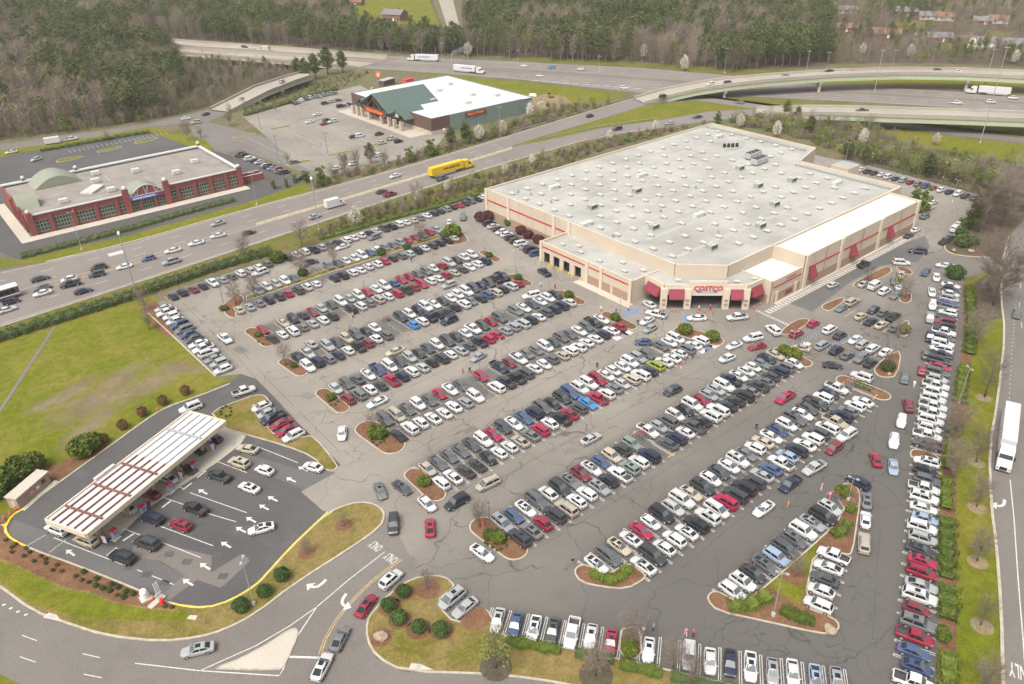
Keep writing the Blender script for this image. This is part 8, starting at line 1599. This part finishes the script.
for a, b, lab, n in (((303, 266.5), (318, 276), 'corral in the first double row', 6), ((384, 319.5), (407, 333), 'corral in the third double row', 6), ((474, 376), (497, 396), 'corral in the fifth double row', 10), ((636, 433.5), (671, 455), 'corral in the seventh double row', 12), ((832, 493.5), (852, 508.5), 'corral at the triangle island', 8), ((843, 385), (874, 397), 'corral on eighth right end', 8), ((846, 308), (858, 300), 'corral before the right wing', 8)): corral(a, b, lab, n)
# boulders
def boulder(px, py, s, lab):
    r = random.Random(int(px)); c = S(px, py, ISLZ - .05); o = thing('boulder', lab, 'boulder', c, r.uniform(0, 6)); bm = bmesh.new(); bmesh.ops.create_icosphere(bm, subdivisions=2, radius=1)
    for v in bm.verts: k = 1 + .22 * math.sin(v.co.x * 4 + px) * math.cos(v.co.y * 5) + r.uniform(-.1, .1); v.co = Vector((v.co.x * s * k * 1.15, v.co.y * s * k * .8, (v.co.z * .62 * k + .4) * s))
    me = bpy.data.meshes.new('rock'); bm.to_mesh(me); bm.free(); me.materials.append(MAT['boulder']); link('rock', me, o)
boulder(380.5, 638, 1.0, 'pale boulder in mulch ring on the grass island'); boulder(829.5, 631, .95, 'tan boulder at right tip of the triangle island'); boulder(889, 374.5, .5, 'small boulder on island below accessible bays'); boulder(953.5, 251, .7, 'left brown boulder on right driveway lawn'); boulder(971, 252, .85, 'right brown boulder on right driveway lawn')
# fuel station service gear
c = S(145.5, 598.5, ISLZ); o = thing('air_tank', 'white upright tank at bottom edge of the fuel station', 'tank', c); mb = MB(); mb.tube([(0, 0, .2), (0, 0, 1.5), (0, 0, 1.85), (0, 0, 2.0)], [.6, .6, .42, .08], 14, 'sign white'); mb.obj('tank', o); mb = MB(); mb.box(-.8, .8, -.8, .8, 0, .2, 'walk concrete'); mb.obj('plinth', o)
c = S(158, 601, ISLZ); o = thing('vent_stack', 'white vent pipes on a frame beside the white tank', 'vent', c, .4); mb = MB(); mb.box(-1.6, 1.2, -.5, .5, 0, .18, 'walk concrete'); mb.obj('plinth', o)
for k in range(4): mb = MB(); mb.tube([(.1 + k * .22, 0, .18), (.1 + k * .22, 0, 3.6)], [.05, .05], 6, 'sign white'); mb.obj('vent_pipe', o)
mb = MB(); mb.box(-.1, 1.0, -.06, .06, 1.2, 1.35, 'sign white'); mb.obj('bracket', o)
def red_post(px, py, lab, h=1.1, r=.16):
    c = S(px, py, LZ); o = thing('bollard', lab, 'bollard', c, 0, 'red bollards'); mb = MB(); mb.tube([(0, 0, 0), (0, 0, h - .08), (0, 0, h)], [r, r, r * .5], 10, 'signal red'); mb.obj('post', o); mb = MB(); mb.tube([(0, 0, h - .35), (0, 0, h - .25)], [r + .01, r + .01], 10, 'sign white'); mb.obj('band', o)
for x, y, lab in ((16.5, 511, 'red bollard beside fuel kiosk, nearest it'), (11, 516, 'red bollard beside fuel kiosk, second'), (5, 520, 'red bollard beside fuel kiosk, third'), (0.5, 525, 'red bollard at left edge beside fuel kiosk'), (154, 600, 'red bollard in front of the vent pipes'), (143.5, 593, 'red bollard behind the white tank'), (226, 424, 'red bollard at far end of the fuel canopy, left'), (222, 427, 'red bollard at far end of the fuel canopy, right'), (158, 411.5, 'red bollard at kerb behind the fuel canopy')): red_post(x, y, lab)
for i, (x, y) in enumerate(((675, 312), (698, 313.5), (705, 313), (713, 313), (733, 313), (754, 308.5), (760, 305.5), (644, 311))): red_post(x, y, 'red bollard before the store entrance, %s from left' % ORD[(1, 2, 3, 4, 5, 6, 7, 0)[i]], 1.0, .13)
c = S(163, 604, ISLZ); o = thing('waste_bin', 'red drum bin beside the vent pipes', 'bin', c); mb = MB(); mb.tube([(0, 0, 0), (0, 0, .95)], [.34, .34], 12, 'signal red'); mb.obj('bin_body', o); mb = MB(); mb.tube([(0, 0, .95), (0, 0, 1.1)], [.37, .3], 12, 'signal red'); mb.obj('bin_lid', o)
def octsign(px, py, lab, h=2.2):
    c = S(px, py, ISLZ); o = thing('stop_sign', lab, 'sign', c, hdg((px, py), (px + 6, py - 3))); mb = MB(); mb.tube([(0, 0, 0), (0, 0, h)], [.035, .035], 6, 'pole grey'); mb.obj('post', o); mb = MB(); mb.tube([(-.02, 0, h + .1), (.02, 0, h + .1)], [.4, .4], 8, 'signal red'); mb.obj('sign_plate', o)
octsign(52.5, 560, 'red stop sign at exit of the fuel lanes'); octsign(483, 531, 'red sign on the seventh left island', 1.6)
# pole sign and site things by the outdoor store
c = S(380, 92); o = thing('pole_sign', 'orange round pole sign behind the outdoor store', 'sign', c, R(200)); mb = MB(); mb.tube([(0, 0, 0), (0, 0, 7.4)], [.2, .2], 8, 'pole dark'); mb.obj('pole', o); mb = MB(); mb.tube([(-.2, 0, 9), (.2, 0, 9)], [1.5, 1.5], 20, 'sign orange'); mb.obj('sign_disc', o); mb = MB(); mb.tube([(-.24, 0, 9), (.24, 0, 9)], [.6, .6], 16, 'sign white'); mb.obj('sign_emblem', o)
c = S(408, 84); o = thing('shipping_container', 'red container behind the outdoor store', 'container', c, .2); mb = MB(); mb.box(-3, 3, -1.3, 1.3, .1, 2.8, 'cloth red'); mb.obj('container_body', o)
for k in range(11): mb = MB(); mb.box(-2.8 + k * .52, -2.55 + k * .52, -1.36, -1.3, .3, 2.6, 'cloth red'); mb.obj('rib', o)
c = S(387, 85); o = thing('shed', 'dark shed behind the outdoor store', 'shed', c, .3); mb = MB(); mb.box(-4.5, 4.5, -2, 2, 0, 3, 'brown wall'); mb.obj('wall', o); mb = MB(); mb.prism([(-4.8, -2.3), (4.8, -2.3), (4.8, 2.3), (-4.8, 2.3)], 3, 3.3, 'metal grey'); mb.obj('roof', o)
c = S(551, 97.5); o = thing('excavator', 'orange excavator on bare ground by outdoor store', 'excavator', c, 1.2); o.scale = (.75,) * 3; MAT['digger'] = flat('digger', (.3, .16, .03), .7, .2)
for s in (-1, 1): mb = MB(); mb.box(-1.9, 1.9, s * 1.1 - .3, s * 1.1 + .3, 0, .8, 'black trim'); mb.obj('track', o)
mb = MB(); mb.box(-1.7, 1.2, -1.2, 1.2, .9, 2.1, 'digger'); mb.obj('house', o); mb = MB(); mb.box(-.1, 1.2, .1, 1.2, 2.1, 3.1, 'glass'); mb.obj('cab', o); mb = MB(); mb.beam((1, -.3, 1.6), (3.6, -.3, 4.6), .45, .6, 'digger'); mb.obj('boom', o); mb = MB(); mb.beam((3.6, -.3, 4.6), (5.6, -.3, 2.0), .4, .5, 'digger'); mb.obj('stick', o); mb = MB(); mb.prism([(5.1, -.8), (6.2, -.8), (6.2, .2), (5.1, .2)], 1.0, 2.0, 'black trim'); mb.obj('bucket', o)
sheet('bare_earth', [(528, 99), (545, 94), (565, 96), (572, 104), (552, 110), (538, 108)], 0.03, 'soil')
for k, (x, y) in enumerate(((541, 104), (548, 106), (533, 96), (365, 92), (372, 90))): c = S(x, y); o = thing('material_pile', ('pile of pale blocks on the bare ground, left', 'pile of dark pipes on the bare ground, right', 'white stacked panels behind the outdoor store corner', 'pallet stack beside outdoor lot, left', 'pallet stack beside outdoor lot, right')[k], 'pile', c, k); mb = MB(); [mb.box(-2 + i * .1, 2 - i * .1, -.8 + i * .1, .8 - i * .1, i * .3, i * .3 + .28, ('walk concrete', 'black trim', 'sign white', 'stone', 'stone')[k]) for i in range(4)]; mb.obj('stack', o)
# overhead sign gantry on the interstate
a, b = S(452, 66), S(468, 58.5); o = thing('sign_gantry', 'grey overhead sign gantry across interstate seen from behind', 'gantry', a); d = b - a
for t in (0, 1): q = d * t; mb = MB(); mb.tube([(q.x, q.y, 0), (q.x, q.y, 7)], [.3, .25], 8, 'pole grey'); mb.obj('post', o)
for z in (6, 7.2): mb = MB(); mb.beam((0, 0, z), (d.x, d.y, z), .3, .3, 'pole grey'); mb.obj('truss_chord', o)
for k in range(10): mb = MB(); p0, p1 = d * (k / 10), d * ((k + 1) / 10); mb.beam((p0.x, p0.y, 6 if k % 2 else 7.2), (p1.x, p1.y, 7.2 if k % 2 else 6), .15, .15, 'pole grey'); mb.obj('truss_web', o)
for t0, t1 in ((.05, .35), (.45, .75)): mb = MB(); p0, p1 = d * t0, d * t1; mb.beam((p0.x + .4, p0.y + .4, 6.8), (p1.x + .4, p1.y + .4, 6.8), .12, 3.0, 'metal grey'); mb.obj('sign_panel', o)
# brick store porch lights are too small; guard rail by the right ramp lawn
for pts, lab in (([(634, 97), (600, 106.5), (560, 119), (512, 133.5)], 'guard rail along the ramp above the median lawn'), ([(660, 118.5), (600, 127), (540, 140)], 'guard rail along the median lawn by warehouse')):
    wp = resample([S2(*q) for q in pts], 2.0); o0 = wp[0]; o = thing('guard_rail', lab, 'guard rail', (o0[0], o0[1], 0)); mb = MB(); wall_strip(mb, [(x - o0[0], y - o0[1]) for x, y in wp], .1, .45, .78, 'pole grey'); mb.obj('rail', o)
    for k in range(0, len(wp), 2): mb = MB(); x, y = wp[k]; mb.box(x - o0[0] - .06, x - o0[0] + .06, y - o0[1] + .06, y - o0[1] + .18, 0, .7, 'pole grey'); mb.obj('post', o)
# dark fence behind the rear car row
wp = resample([S2(*q) for q in [(848, 160.5), (900, 174), (979, 195)]], 2.5); o0 = wp[0]; o = thing('fence', 'dark wire fence behind the rear car row', 'fence', (o0[0], o0[1], LZ)); mb = MB()
for z in (.5, .9, 1.3, 1.7, 2.0): wall_strip(mb, [(x - o0[0], y - o0[1]) for x, y in wp], .05, z, z + .12, 'black trim')
mb.obj('wire_mesh', o)
for x, y in wp: mb = MB(); mb.tube([(x - o0[0], y - o0[1], 0), (x - o0[0], y - o0[1], 2.15)], [.05, .05], 6, 'black trim'); mb.obj('post', o)
# ------------------------------------------------------------------ haze: the milky spring air over the whole place
m = bpy.data.materials.new('haze air'); m.use_nodes = True; nt = m.node_tree; nt.nodes.remove(nt.nodes['Principled BSDF'])
pv = nt.nodes.new('ShaderNodeVolumePrincipled'); pv.inputs['Color'].default_value = (0.96, 0.94, 0.9, 1); pv.inputs['Density'].default_value = 0.0001; pv.inputs['Anisotropy'].default_value = 0.2
nt.links.new(pv.outputs[0], nt.nodes['Material Output'].inputs['Volume']); MAT['haze air'] = m
mb = MB(); mb.box(-2600, 4600, -2600, 4600, -1.0, 100.0, 'haze air'); o = mb.obj('haze'); o['kind'] = 'stuff'; o['label'] = 'pale spring haze over the whole site'
SC.cycles.volume_bounces = 1
